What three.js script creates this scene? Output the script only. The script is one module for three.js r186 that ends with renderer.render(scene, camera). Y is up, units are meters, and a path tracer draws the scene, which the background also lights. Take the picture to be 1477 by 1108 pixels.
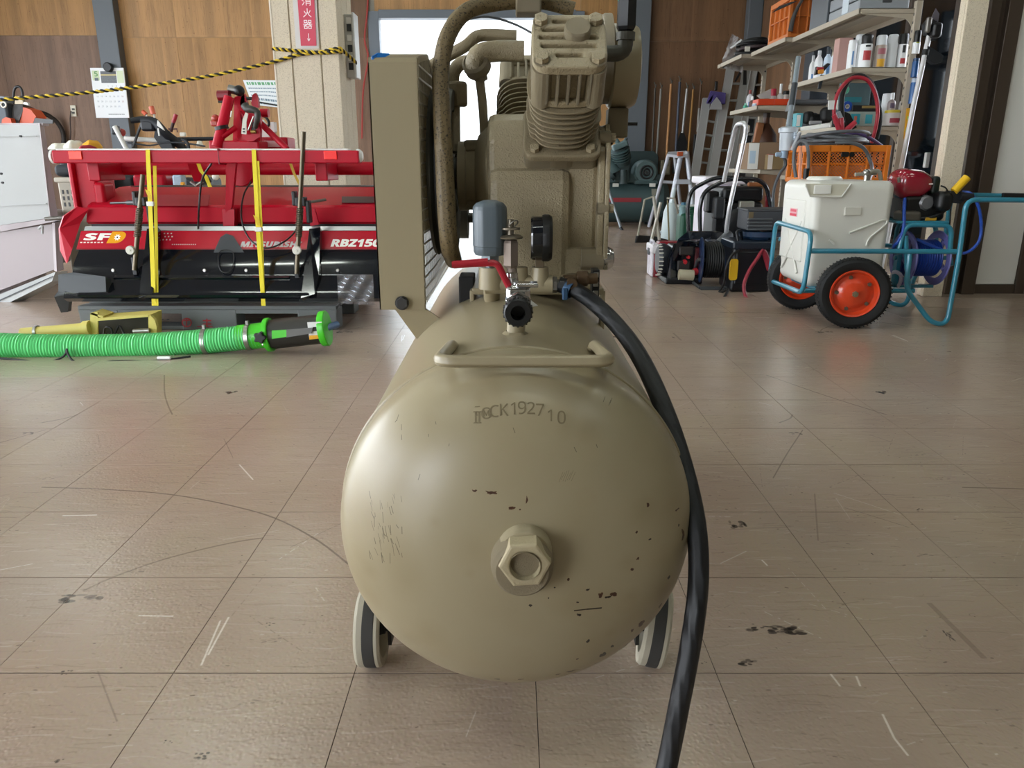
import * as THREE from 'three';
import { RoundedBoxGeometry } from 'three/addons/geometries/RoundedBoxGeometry.js';
import { mergeGeometries, toCreasedNormals } from 'three/addons/utils/BufferGeometryUtils.js';
import { RectAreaLightUniformsLib } from 'three/addons/lights/RectAreaLightUniformsLib.js';
import { FontLoader } from 'three/addons/loaders/FontLoader.js';
import { TextGeometry } from 'three/addons/geometries/TextGeometry.js';

// ------------------------------------------------------------ camera, sky, lamps, exposure
const EYE = 0.82, PITCH = 16.36 * Math.PI / 180, FPX = 1087;
const scene = new THREE.Scene();
const camera = new THREE.PerspectiveCamera(2 * Math.atan(554 / FPX) * 180 / Math.PI, 1477 / 1108, 0.05, 200);
camera.position.set(0, EYE, 0);
camera.rotation.set(-PITCH, 0, 0);
const renderer = new THREE.WebGLRenderer({ antialias: true });
renderer.toneMapping = THREE.LinearToneMapping;
renderer.toneMappingExposure = 1.28;
renderer.shadowMap.enabled = true;
{ // bright hazy sky, a little bluer towards the zenith
  const w = 64, h = 32, a = new Float32Array(w * h * 4);
  for (let y = 0; y < h; y++) for (let x = 0; x < w; x++) {
    const t = Math.max(0, ((y + 0.5) / h - 0.5) * 2), i = (y * w + x) * 4, k = t > 0 ? 1 : 0.55;
    a[i] = k * (0.95 - 0.28 * t); a[i + 1] = k * (0.99 - 0.16 * t); a[i + 2] = k * (1.04 + 0.02 * t); a[i + 3] = 1;
  }
  const t = new THREE.DataTexture(a, w, h, THREE.RGBAFormat, THREE.FloatType);
  t.mapping = THREE.EquirectangularReflectionMapping; t.magFilter = THREE.LinearFilter; t.needsUpdate = true;
  scene.background = t;
  scene.backgroundIntensity = 8.0;
}
RectAreaLightUniformsLib.init();
const TUBE_POWER = 12;          // the ceiling's fluorescent fittings

// ------------------------------------------------------------ small tools
let SEED = 12345;
const rnd = () => { SEED = (SEED + 0x6d2b79f5) | 0; let t = Math.imul(SEED ^ (SEED >>> 15), 1 | SEED); t = (t + Math.imul(t ^ (t >>> 7), 61 | t)) ^ t; return ((t ^ (t >>> 14)) >>> 0) / 4294967296; };
const rr = (a, b) => a + (b - a) * rnd();
const V = (x, y, z) => new THREE.Vector3(x, y, z);
const CP = Math.cos(PITCH), SP = Math.sin(PITCH), PI = Math.PI;
// surveying: a sight line of the photograph cut at a known distance d (metres ahead of the camera)
function P(px, py, d) { const b = (py - 554) / FPX, k = d / (CP - b * SP); return V((px - 738.5) / FPX * k, EYE - (b * CP + SP) * k, -d); }
const Yp = (py, d) => P(0, py, d).y;
const used = {};
function numbered(n) { const k = (used[n] = (used[n] ?? -1) + 1); return k ? n + '_' + String(k).padStart(3, '0') : n; }
function shadows(o) { o.traverse((m) => { if (m.isMesh) { m.castShadow = true; m.receiveShadow = true; } }); return o; }
function thing(name, label, category, pos = [0, 0, 0], group) {
  const o = new THREE.Group(); o.name = numbered(name);
  o.position.set(pos.x ?? pos[0], pos.y ?? pos[1], pos.z ?? pos[2]);
  o.userData = { label, category }; if (group) o.userData.group = group;
  scene.add(o); return o;
}
function struct(name) { const o = new THREE.Group(); o.name = numbered(name); o.userData = { kind: 'structure' }; scene.add(o); return o; }
function origin(p) { const v = V(0, 0, 0); for (let q = p; q && q !== scene; q = q.parent) v.add(q.position); return v; }
// joins geometries (world coordinates) into one named mesh below parent
function part(parent, name, geos, mat, label, kind) {
  geos = Array.isArray(geos) ? geos : [geos];
  const l = geos.map((g) => { g = g.index ? g.toNonIndexed() : g; for (const k of Object.keys(g.attributes)) if (!['position', 'normal', 'uv'].includes(k)) g.deleteAttribute(k);
    if (!g.attributes.uv) g.setAttribute('uv', new THREE.BufferAttribute(new Float32Array(g.attributes.position.count * 2), 2)); return g; });
  const g = l.length > 1 ? mergeGeometries(l) : l[0], v = origin(parent);
  g.translate(-v.x, -v.y, -v.z);
  const m = new THREE.Mesh(g, mat); m.name = parent === scene ? numbered(name) : name;
  if (label) m.userData.label = label; if (kind) m.userData.kind = kind;
  m.castShadow = m.receiveShadow = true; parent.add(m); return m;
}
function copyOf(src, name, label, pos, turn) { const c = src.clone(); c.name = numbered(name); c.userData = { ...src.userData, label: label ?? src.userData.label }; if (pos) c.position.set(pos.x ?? pos[0], pos.y ?? pos[1], pos.z ?? pos[2]); if (turn !== undefined) c.rotation.y = turn; scene.add(c); return c; }

// ------------------------------------------------------------ shapes
const bx = (x0, x1, y0, y1, z0, z1, r = 0) => bc((x0 + x1) / 2, (y0 + y1) / 2, (z0 + z1) / 2, Math.abs(x1 - x0), Math.abs(y1 - y0), Math.abs(z1 - z0), r);
function bc(x, y, z, w, h, d, r = 0, rot) {
  const g = r > 0 ? new RoundedBoxGeometry(w, h, d, 2, Math.min(r, w / 2.01, h / 2.01, d / 2.01)) : new THREE.BoxGeometry(w, h, d);
  if (rot) g.applyMatrix4(new THREE.Matrix4().makeRotationFromEuler(new THREE.Euler(...rot)));
  return g.translate(x, y, z);
}
function sweep(pts, r, sides = 10, closed = false) {
  const n = pts.length, R = typeof r === 'function' ? r : () => r, pos = [], idx = [], uv = []; let nrm = null, len = 0;
  for (let i = 0; i < n; i++) {
    const a = pts[closed ? (i + n - 1) % n : Math.max(0, i - 1)], b = pts[closed ? (i + 1) % n : Math.min(n - 1, i + 1)], t = b.clone().sub(a).normalize();
    if (!nrm) nrm = Math.abs(t.y) < 0.9 ? V(0, 1, 0) : V(1, 0, 0);
    nrm = nrm.clone().sub(t.clone().multiplyScalar(nrm.dot(t))).normalize();
    const bin = t.clone().cross(nrm), rad = R(i / (n - 1)); if (i) len += pts[i].distanceTo(pts[i - 1]);
    for (let j = 0; j <= sides; j++) { const u = j / sides * 2 * PI, c = Math.cos(u) * rad, s = Math.sin(u) * rad; pos.push(pts[i].x + nrm.x * c + bin.x * s, pts[i].y + nrm.y * c + bin.y * s, pts[i].z + nrm.z * c + bin.z * s); uv.push(len, j / sides * 2 * PI * 0.02); }
  }
  const m = sides + 1, q = (i, k) => { for (let j = 0; j < sides; j++) { const a = i * m + j, b = k * m + j; idx.push(a, a + 1, b, b, a + 1, b + 1); } };
  for (let i = 0; i < n - 1; i++) q(i, i + 1);
  if (closed) q(n - 1, 0);
  else for (const [i, f] of [[0, 1], [n - 1, -1]]) { const c = pos.length / 3; pos.push(pts[i].x, pts[i].y, pts[i].z); uv.push(0, 0); for (let j = 0; j < sides; j++) { const a = i * m + j; f > 0 ? idx.push(c, a + 1, a) : idx.push(c, a, a + 1); } }
  const g = new THREE.BufferGeometry(); g.setAttribute('position', new THREE.Float32BufferAttribute(pos, 3)); g.setAttribute('uv', new THREE.Float32BufferAttribute(uv, 2)); g.setIndex(idx);
  return toCreasedNormals(g, 0.9);
}
function bent(pts, rad, n = 5, closed = false) { // corners rounded
  const out = [], N = pts.length;
  for (let i = 0; i < N; i++) {
    if (!closed && (i === 0 || i === N - 1)) { out.push(pts[i].clone()); continue; }
    const p = pts[i], a = pts[(i + N - 1) % N], b = pts[(i + 1) % N], ra = Math.min(rad, p.distanceTo(a) * 0.49), rb = Math.min(rad, p.distanceTo(b) * 0.49);
    const s = p.clone().add(a.clone().sub(p).setLength(ra)), e = p.clone().add(b.clone().sub(p).setLength(rb)), c = new THREE.QuadraticBezierCurve3(s, p, e);
    for (let k = 0; k <= n; k++) out.push(c.getPoint(k / n));
  }
  return out;
}
const spline = (pts, n = 40, closed = false) => new THREE.CatmullRomCurve3(pts, closed, 'centripetal').getSpacedPoints(n);
const pipe = (pts, r, rad = 0.03, sides = 10) => sweep(bent(pts, rad), r, sides);
function rod(a, b, r, r2 = r, sides = 12) { const l = a.distanceTo(b), g = new THREE.CylinderGeometry(r2, r, l, sides); g.applyQuaternion(new THREE.Quaternion().setFromUnitVectors(V(0, 1, 0), b.clone().sub(a).normalize())); const m = a.clone().add(b).multiplyScalar(0.5); return g.translate(m.x, m.y, m.z); }
const AX = { x: V(1, 0, 0), y: V(0, 1, 0), z: V(0, 0, 1) };
function lathe(prof, at, axis = 'y', seg = 28, crease = 0.6) { // profile of [radius, along]
  let g = new THREE.LatheGeometry(prof.map((p) => new THREE.Vector2(Math.max(p[0], 1e-5), p[1])), seg); g = toCreasedNormals(g, crease);
  const ax = typeof axis === 'string' ? AX[axis] : axis.clone().normalize();
  if (axis !== 'y') g.applyQuaternion(new THREE.Quaternion().setFromUnitVectors(V(0, 1, 0), ax)); return g.translate(at.x, at.y, at.z);
}
function ext(pts, depth, bevel = 0, holes = []) { // outline in x, y pushed along z, centred
  const s = pts instanceof THREE.Shape ? pts : new THREE.Shape(pts.map((p) => new THREE.Vector2(p[0], p[1]))); for (const h of holes) s.holes.push(h instanceof THREE.Path ? h : new THREE.Path(h.map((p) => new THREE.Vector2(p[0], p[1]))));
  const g = new THREE.ExtrudeGeometry(s, { depth: depth - 2 * bevel, bevelEnabled: bevel > 0, bevelSize: bevel, bevelThickness: bevel, bevelOffset: -bevel, bevelSegments: 2, curveSegments: 8 });
  return g.translate(0, 0, -(depth - 2 * bevel) / 2);
}
function extX(prof, x0, x1, bevel = 0) { // profile of [distance, height] pushed along x
  const g = ext(prof.map(([d, y]) => [d, y]), x1 - x0, bevel); g.rotateY(PI / 2); return g.translate((x0 + x1) / 2, 0, 0);
}
function sheetX(line, x0, x1, t) { // bent sheet metal: open profile of [distance, height], thickness t downwards and away
  const o = [], nrm = line.map((p, i) => { const a = line[Math.max(0, i - 1)], b = line[Math.min(line.length - 1, i + 1)], x = b[0] - a[0], y = b[1] - a[1], l = Math.hypot(x, y); return [y / l, -x / l]; });
  line.forEach((p) => o.push(p)); for (let i = line.length - 1; i >= 0; i--) o.push([line[i][0] + nrm[i][0] * t, line[i][1] + nrm[i][1] * t]);
  return toCreasedNormals(extX(o, x0, x1), 0.5);
}
function slab(q, t) { // polygon of points in space given a thickness away from the camera side
  const n = q[1].clone().sub(q[0]).cross(q[2].clone().sub(q[0])).normalize(), c = q.reduce((a, p) => a.add(p), V(0, 0, 0)).multiplyScalar(1 / q.length);
  const k = n.dot(V(0, EYE, 0).sub(c)) > 0 ? -t : t, b = q.map((p) => p.clone().addScaledVector(n, k)), N = q.length, tri = [];
  for (let i = 1; i < N - 1; i++) { tri.push(q[0], q[i], q[i + 1], b[0], b[i + 1], b[i]); }
  for (let i = 0; i < N; i++) { const j = (i + 1) % N; tri.push(q[i], b[i], b[j], q[i], b[j], q[j]); }
  const g = new THREE.BufferGeometry().setFromPoints(tri); g.computeVertexNormals(); return g;
}
function rrect(w, h, r) { const s = new THREE.Shape(), x = w / 2, y = h / 2; s.moveTo(-x + r, -y); s.lineTo(x - r, -y); s.quadraticCurveTo(x, -y, x, -y + r); s.lineTo(x, y - r); s.quadraticCurveTo(x, y, x - r, y); s.lineTo(-x + r, y); s.quadraticCurveTo(-x, y, -x, y - r); s.lineTo(-x, -y + r); s.quadraticCurveTo(-x, -y, -x + r, -y); return s; }
const hex = (r) => { const s = new THREE.Shape(); for (let i = 0; i < 6; i++) { const a = i * PI / 3 + PI / 6; i ? s.lineTo(r * Math.cos(a), r * Math.sin(a)) : s.moveTo(r * Math.cos(a), r * Math.sin(a)); } return s; };
function hexnut(r, h, at, axis = 'y') { const g = ext(hex(r), h, h * 0.12); const ax = typeof axis === 'string' ? AX[axis] : axis.clone().normalize(); g.applyQuaternion(new THREE.Quaternion().setFromUnitVectors(V(0, 0, 1), ax)); return g.translate(at.x, at.y, at.z); }
const tf = (g, m) => (g.applyMatrix4(m), g);
const wave = (pts, amp) => pts.map((p) => V(p.x + rr(-amp, amp), p.y + rr(-amp, amp), p.z + rr(-amp, amp)));
// boxes whose texture keeps its size: uv in metres by the dominant face direction
function metric(g, ox = 0, oy = 0, s = 1) { if (g.index) g = g.toNonIndexed(); const p = g.attributes.position, n = g.attributes.normal, u = new Float32Array(p.count * 2); for (let i = 0; i < p.count; i++) { const ax = Math.abs(n.getX(i)), ay = Math.abs(n.getY(i)), az = Math.abs(n.getZ(i)); const a = az >= ax && az >= ay ? [p.getX(i), p.getY(i)] : ax >= ay ? [p.getZ(i), p.getY(i)] : [p.getX(i), p.getZ(i)]; u[i * 2] = (a[0] + ox) * s; u[i * 2 + 1] = (a[1] + oy) * s; } g.setAttribute('uv', new THREE.BufferAttribute(u, 2)); return g; }

// ------------------------------------------------------------ materials
function canvasTex(w, h, draw, srgb = true, repeat) { const c = document.createElement('canvas'); c.width = w; c.height = h; draw(c.getContext('2d'), w, h); const t = new THREE.CanvasTexture(c); if (srgb) t.colorSpace = THREE.SRGBColorSpace; t.wrapS = t.wrapT = THREE.RepeatWrapping; if (repeat) t.repeat.set(...repeat); t.magFilter = THREE.LinearFilter; return t; }
const cache = {};
function M(color, roughness = 0.5, metalness = 0, more) { const k = JSON.stringify([color, roughness, metalness]); if (!more && cache[k]) return cache[k]; const m = new THREE.MeshPhysicalMaterial({ color, roughness, metalness, ...more }); if (!more) cache[k] = m; return m; }
const speck = canvasTex(256, 256, (c, w, h) => { c.fillStyle = '#808080'; c.fillRect(0, 0, w, h); for (let i = 0; i < 9000; i++) { const v = 128 + rr(-60, 60) | 0; c.fillStyle = `rgb(${v},${v},${v})`; c.fillRect(rnd() * w, rnd() * h, rr(1, 3), rr(1, 3)); } }, false);
function bump(scale, rep) { const t = speck.clone(); t.repeat.set(rep, rep); t.needsUpdate = true; return { bumpMap: t, bumpScale: scale }; }
const BEIGE = 0x988c70;
const mat = {
  tank: M(BEIGE, 0.34),
  cast: M(0x9f9276, 0.4, 0, bump(0.003, 5)),
  castDark: M(0x887b61, 0.5, 0, bump(0.002, 5)),
  chrome: M(0xc8c8c8, 0.15, 1), steel: M(0xa8a6a0, 0.35, 1), dullSteel: M(0x8a8782, 0.5, 1), darkSteel: M(0x4a4a4a, 0.45, 0.8), iron: M(0x57564f, 0.55, 0.6),
  alu: M(0xb9bcbf, 0.4, 0.7), black: M(0x0b0c0d, 0.45), blackGloss: M(0x0d1118, 0.14, 0, { clearcoat: 0.8, clearcoatRoughness: 0.06 }), rubber: M(0x0d0d0e, 0.6),
  red: M(0xb40b26, 0.38, 0, { specularIntensity: 0.5 }), redDark: M(0x7d0f1f, 0.4), crimson: M(0xa01425, 0.4), orange: M(0xe0451a, 0.4), white: M(0xe6e6e2, 0.45), offWhite: M(0xd8d4c8, 0.5),
  yellow: M(0xe6d21e, 0.6), paleYellow: M(0xcdbf5a, 0.5), green: M(0x3fae3a, 0.35), greenDark: M(0x14503a, 0.45), teal: M(0x2f7f94, 0.35), blue: M(0x173a78, 0.4), brass: M(0x8d7440, 0.4, 0.8),
  gray: M(0x6c6f72, 0.5), grayDark: M(0x3c3f42, 0.55), bluegray: M(0x5b6670, 0.5), cardboard: M(0xa08262, 0.85), crate: M(0xd9791b, 0.5), clear: M(0xffffff, 0.15, 0, { transmission: 0.85, thickness: 0 }),
};
// ------------------------------------------------------------ the room
const H = 4.4, BACK = 11.2;
const plyTex = canvasTex(512, 1024, (c, w, h) => {
  c.fillStyle = '#e2e2e2'; c.fillRect(0, 0, w, h);
  for (let i = 0; i < 60; i++) { const x = rnd() * w, g = c.createLinearGradient(x, 0, x + rr(20, 90), 0), v = rnd() < 0.5 ? '0,0,0' : '255,255,255'; g.addColorStop(0, `rgba(${v},0)`); g.addColorStop(0.5, `rgba(${v},${rr(0.02, 0.07)})`); g.addColorStop(1, `rgba(${v},0)`); c.fillStyle = g; c.fillRect(x, 0, 90, h); }
  for (let i = 0; i < 900; i++) { const x = rnd() * w, y = rnd() * h, l = rr(30, 260), dx = rr(-8, 8); c.strokeStyle = `rgba(${rnd() < 0.65 ? '70,45,25' : '255,245,225'},${rr(0.05, 0.17)})`; c.lineWidth = rr(0.6, 2); c.beginPath(); c.moveTo(x, y); c.quadraticCurveTo(x + dx, y + l / 2, x + dx / 2, y + l); c.stroke(); }
  for (let i = 0; i < 26; i++) { const x = rnd() * w, y = rnd() * h; c.strokeStyle = `rgba(80,50,28,${rr(0.06, 0.14)})`; for (let k = 0; k < 4; k++) { c.lineWidth = 1.4; c.beginPath(); c.moveTo(x - 12 - k * 7, y + 160); c.quadraticCurveTo(x, y - 120 - k * 26, x + 12 + k * 7, y + 160); c.stroke(); } }
  for (let i = 0; i < 70; i++) { c.fillStyle = `rgba(60,35,20,${rr(0.1, 0.4)})`; c.beginPath(); c.ellipse(rnd() * w, rnd() * h, rr(1, 3), rr(2, 6), 0, 0, 7); c.fill(); }
}, true);
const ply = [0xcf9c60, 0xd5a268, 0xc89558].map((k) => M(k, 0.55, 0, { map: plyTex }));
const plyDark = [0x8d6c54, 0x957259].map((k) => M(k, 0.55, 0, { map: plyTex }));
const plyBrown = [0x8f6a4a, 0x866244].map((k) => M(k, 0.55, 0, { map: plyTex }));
const postMat = M(0x5f656b, 0.5), frameMat = M(0x68707a, 0.45), sashMat = M(0x4b3f35, 0.35, 0.3), darkGlass = M(0x10161c, 0.04, 0, { specularIntensity: 0.5 });
const wallPaint = M(0x8d887d, 0.8), boardMat = M(0xe9dfcc, 0.8, 0, { map: canvasTex(256, 256, (c, w, h) => { c.fillStyle = '#f2efe9'; c.fillRect(0, 0, w, h); for (let i = 0; i < 5000; i++) { const v = rr(170, 255) | 0; c.fillStyle = `rgba(${v},${v - 8},${v - 18},.35)`; c.fillRect(rnd() * w, rnd() * h, rr(1, 4), rr(1, 4)); } }), ...bump(0.002, 2) });

// floor of tiles, each of the 300 that show largest on its own
const TS = 0.303, X0 = 0.039, D0 = 1.0745 - TS;
const floorTex = canvasTex(2048, 2048, (c, w, h) => {
  c.fillStyle = '#ad9989'; c.fillRect(0, 0, w, h);
  for (let i = 0; i < 260; i++) { const x = rnd() * w, y = rnd() * h, r = rr(60, 260), g = c.createRadialGradient(x, y, 0, x, y, r); const k = ['178,162,134', '164,136,118', '148,132,118', '182,166,150'][rnd() * 4 | 0]; g.addColorStop(0, `rgba(${k},.22)`); g.addColorStop(1, `rgba(${k},0)`); c.fillStyle = g; c.fillRect(x - r, y - r, 2 * r, 2 * r); }
  for (let i = 0; i < 9000; i++) { const x = rnd() * w, y = rnd() * h, l = rr(8, 70); c.strokeStyle = `rgba(${rnd() < 0.55 ? '120,102,88' : '214,200,186'},${rr(0.06, 0.3)})`; c.lineWidth = rr(0.7, 2.4); c.beginPath(); c.moveTo(x, y); c.quadraticCurveTo(x + l / 2, y + rr(-7, 7), x + l, y + rr(-6, 6)); c.stroke(); }
  for (let i = 0; i < 1500; i++) { c.fillStyle = `rgba(${rnd() < 0.8 ? '70,58,50' : '236,228,216'},${rr(0.15, 0.5)})`; c.beginPath(); c.ellipse(rnd() * w, rnd() * h, rr(0.6, 4), rr(0.5, 1.6), rr(-0.4, 0.4), 0, 7); c.fill(); }
  for (let i = 0; i < 120; i++) { const x = rnd() * w, y = rnd() * h, a = rr(0, 6.3), l = rr(30, 150); c.strokeStyle = rnd() < 0.5 ? `rgba(240,232,220,${rr(0.2, 0.55)})` : `rgba(80,66,58,${rr(0.15, 0.4)})`; c.lineWidth = rr(0.8, 2.2); c.setLineDash(rnd() < 0.5 ? [14, 9, 4, 7] : []); c.beginPath(); c.moveTo(x, y); c.lineTo(x + Math.cos(a) * l, y + Math.sin(a) * l); c.stroke(); c.setLineDash([]); }
  for (let i = 0; i < 12; i++) { const x = rnd() * w, y = rnd() * h; for (let k = 0; k < 9; k++) { c.fillStyle = `rgba(62,54,48,${rr(0.1, 0.32)})`; c.beginPath(); c.ellipse(x + rr(-30, 30), y + rr(-5, 5), rr(1, 6), rr(0.8, 2), rr(-0.3, 0.3), 0, 7); c.fill(); } }
  // wear that the floor really carries: drag marks, dark scuffs and pale scratches, placed in metres
  const F = (px, py) => { const b = (py - 554) / FPX, k = EYE / (b * CP + SP), fr = (v) => (v % 1 + 1) % 1; return [(px - 738.5) / FPX * k / (8 * TS), k * (CP - b * SP) / (8 * TS), fr]; };
  const drag = (pts, lw, col) => { const q = pts.map(([x, y]) => F(x, y)), ox = Math.floor(q[0][0]), oy = Math.floor(q[0][1]); c.strokeStyle = col; c.lineWidth = lw; c.lineJoin = 'round'; c.beginPath(); q.forEach(([u, v], i) => { const X = (u - ox) * w, Y = (v - oy) * h; i ? c.lineTo(X, Y) : c.moveTo(X, Y); }); c.stroke(); };
  const smooth = (p) => new THREE.CatmullRomCurve3(p.map(([x, y]) => V(x, y, 0))).getPoints(40).map((v) => [v.x, v.y]);
  drag(smooth([[60, 703], [150, 706], [250, 714], [340, 731], [400, 749], [460, 781], [503, 814]]), 4, 'rgba(78,66,58,.5)'); drag(smooth([[120, 852], [165, 832], [240, 806], [340, 782], [380, 776]]), 5, 'rgba(78,66,58,.32)'); drag(smooth([[237, 541], [238, 570], [247, 595], [262, 618]]), 4, 'rgba(78,66,58,.4)'); drag(smooth([[60, 610], [100, 602], [140, 588]]), 5, 'rgba(70,60,52,.35)'); drag([[230, 665], [390, 740]], 3, 'rgba(90,78,68,.0)'); drag(smooth([[1115, 690], [1135, 655], [1158, 620]]), 3, 'rgba(80,68,60,.4)'); drag([[1175, 712], [1180, 780]], 3, 'rgba(80,68,60,.25)'); drag(smooth([[1340, 870], [1380, 910], [1420, 950]]), 9, 'rgba(90,76,66,.25)');
  for (const [x, y, sx, sy, n] of [[1131, 909, 26, 5, 26], [1092, 908, 18, 3, 8], [1368, 917, 9, 6, 10], [1274, 566, 14, 2, 7], [1065, 757, 14, 5, 10], [1080, 956, 16, 4, 9], [289, 1091, 6, 5, 9], [243, 1070, 5, 2, 5], [42, 625, 8, 1.5, 5], [117, 864, 22, 6, 12], [85, 1097, 5, 3, 6], [390, 900, 6, 2, 4], [20, 765, 5, 1, 3], [1015, 955, 5, 2, 3], [96, 970, 5, 3, 5], [1260, 800, 4, 2, 3], [1325, 735, 8, 2, 4]]) { const [u, v, fr] = F(x, y), [u2, v2] = F(x + sx, y + sy), ex = Math.abs(u2 - u) * w, ey = Math.abs(v2 - v) * h; for (let k = 0; k < n; k++) { c.fillStyle = `rgba(44,38,34,${rr(0.3, 0.75)})`; c.beginPath(); c.ellipse(fr(u) * w + rr(-ex, ex), fr(v) * h + rr(-ey, ey), rr(0.15, 0.4) * ex, rr(0.2, 0.5) * ey, rr(-0.3, 0.3), 0, 7); c.fill(); } }
  for (const [a, b] of [[[1198, 972], [1212, 990]], [[1235, 975], [1241, 990]], [[1273, 1030], [1290, 1065]], [[1290, 1065], [1310, 1090]], [[1099, 808], [1107, 816]], [[318, 895], [290, 960]], [[330, 890], [300, 945]], [[345, 670], [365, 692]], [[90, 744], [140, 743]], [[200, 888], [250, 889]]]) drag([a, b], 3, 'rgba(240,232,220,.7)');
}, true);
const tileMat = M(0xffffff, 0.22, 0, { map: floorTex, ...bump(0.0012, 5) });
{
  const floor = struct('floor');
  part(floor, 'subfloor', bx(-8.2, 6, -0.12, -0.0016, 4.2, -BACK), M(0x3d3129, 0.9));
  const big = [], rest = [];
  for (let i = -28; i < 20; i++) for (let k = -18; k < 35; k++) {
    const x = X0 + i * TS, d = D0 + k * TS; if (x > 5.9 || x < -8.2 || d > BACK - 0.05) continue;
    const a = d > 0.6 ? P(0, 0, 1) && (x + TS / 2) / (d + 0.5) : 9, inView = d > 0.55 && Math.abs(x + TS / 2) / ((d + TS / 2) * CP + EYE * SP) < 738.5 / FPX + 0.1;
    (inView ? big : rest).push([x, d]);
  }
  big.sort((p, q) => p[1] - q[1]); rest.push(...big.splice(300));
  const tile = (x, d) => { const w = TS - 0.0014, g = metric(new THREE.BoxGeometry(w, 0.004, TS - 0.0026).translate(x + TS / 2, -0.002 + rr(-0.0003, 0.0002), -d - TS / 2), 0, 0, 1 / (8 * TS)); return g; };
  for (const [x, d] of big) part(floor, 'tile', tile(x, d), tileMat);
  part(floor, 'tile_field', rest.map(([x, d]) => tile(x, d)), tileMat, undefined, 'stuff');
}
part(scene, 'ground', bx(-60, 50, -0.2, -0.13, 40, -70), M(0xb4b0a6, 0.9)).userData.kind = 'structure';

const panelGeo = (x0, x1, y0, y1, z) => metric(bx(x0 + 0.0015, x1 - 0.0015, y0 + 0.0015, y1 - 0.0015, z, z - 0.012, 0), rr(0, 3), rr(0, 3), 1 / 1.3);
{ // back wall: plywood sheets between steel posts, and the goods door
  const w = struct('wall_back'), z = -BACK, pick = (a) => a[rnd() * a.length | 0];
  part(w, 'backing', [bx(-8.2, -1.86, 0, H, z - 0.012, z - 0.15), bx(0.93, 3.5, 0, H, z - 0.012, z - 0.15), bx(-1.86, 0.93, 2.76, H, z - 0.012, z - 0.15)], wallPaint);
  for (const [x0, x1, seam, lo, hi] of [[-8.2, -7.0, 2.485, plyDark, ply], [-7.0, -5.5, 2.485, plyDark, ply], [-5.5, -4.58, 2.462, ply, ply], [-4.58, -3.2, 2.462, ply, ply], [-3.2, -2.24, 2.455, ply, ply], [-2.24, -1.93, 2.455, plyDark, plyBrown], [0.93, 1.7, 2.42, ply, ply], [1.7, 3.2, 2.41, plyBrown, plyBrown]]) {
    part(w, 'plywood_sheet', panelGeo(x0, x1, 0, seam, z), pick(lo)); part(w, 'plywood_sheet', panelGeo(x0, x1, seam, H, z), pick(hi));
  }
  part(w, 'plywood_sheet', panelGeo(-1.86, 0.93, 2.79, H, z), ply[1]);
  for (const [x0, x1, dz] of [[-5.585, -5.31, 0.16], [1.585, 1.86, 0.16], [3.16, 3.35, 0.16]]) { const p = struct('pillar'); part(p, 'web', bx(x0, x1, 0, H, z, z + dz, 0.01), postMat); }
  const d = struct('door_1');
  part(d, 'door_post', bx(-1.95, -1.8, 0, 2.78, z - 0.12, z + 0.06, 0.006), frameMat); part(d, 'door_post', bx(0.86, 0.98, 0, 2.78, z - 0.12, z + 0.06, 0.006), frameMat);
  part(d, 'lintel', bx(-1.8, 0.86, 2.695, 2.8, z - 0.12, z + 0.06, 0.006), frameMat);
  
}
{
  const l = struct('wall_left');
  part(l, 'masonry', [bx(-8.35, -8.2, 0, H, 4.2, 3.2), bx(-8.35, -8.2, 0, H, -8.6, -BACK - 0.15), bx(-8.35, -8.2, 3.6, H, 3.2, -8.6)], wallPaint);
  for (const z of [0.2, -2.8, -5.8]) part(l, 'opening_post', bx(-8.36, -8.18, 0, 3.6, z - 0.08, z + 0.08), frameMat);
  const r = struct('wall_rear');
  part(r, 'masonry', [bx(-8.35, -7.2, 0, H, 4.2, 4.35), bx(-3.4, 6.15, 0, H, 4.2, 4.35), bx(-7.2, -3.4, 3.2, H, 4.2, 4.35)], wallPaint);
  part(scene, 'ceiling', bx(-8.35, 6.15, H, H + 0.15, 4.35, -BACK - 0.15), M(0x66635d, 0.85)).userData.kind = 'structure';
}
{ // side wall with dark glazing behind the shelves
  const w = struct('wall_right');
  const pl = (d0, d1, y0, y1) => metric(bx(3.35, 3.362, y0 + 0.001, y1 - 0.001, -d0 - 0.001, -d1 + 0.001), rr(0, 3), rr(0, 3), 1 / 1.3);
  part(w, 'backing', [bx(3.362, 3.5, 0, H, -8.5, -BACK - 0.15), bx(3.362, 3.5, 3.1, H, -5.0, -8.5), bx(3.362, 3.5, 0, 0.1, -5.0, -8.5)], wallPaint);
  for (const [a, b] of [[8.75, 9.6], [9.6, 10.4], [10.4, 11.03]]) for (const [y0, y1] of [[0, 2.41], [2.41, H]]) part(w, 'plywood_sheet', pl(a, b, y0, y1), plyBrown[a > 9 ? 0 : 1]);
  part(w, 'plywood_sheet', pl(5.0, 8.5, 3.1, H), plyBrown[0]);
  const p = struct('pillar'); part(p, 'web', bx(3.14, 3.36, 0, H, -8.5, -8.75, 0.01), M(0x3b4149, 0.5));
  const win = struct('window_1');
  for (const [a, b] of [[5.05, 6.2], [6.2, 6.95], [6.95, 7.7], [7.7, 8.5]]) {
    part(win, 'pane', bx(3.4, 3.406, 0.15, 3.05, -a - 0.03, -b + 0.03), a < 5.5 ? M(0xffffff, 0.02, 0, { transmission: 1, thickness: 0 }) : darkGlass);
    part(win, 'sash', [bx(3.35, 3.42, 0.1, 3.1, -a, -a - 0.07, 0.004), bx(3.35, 3.42, 3.03, 3.1, -a, -b, 0.004), bx(3.35, 3.42, 0.1, 0.17, -a, -b, 0.004)], sashMat);
  }
}
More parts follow.
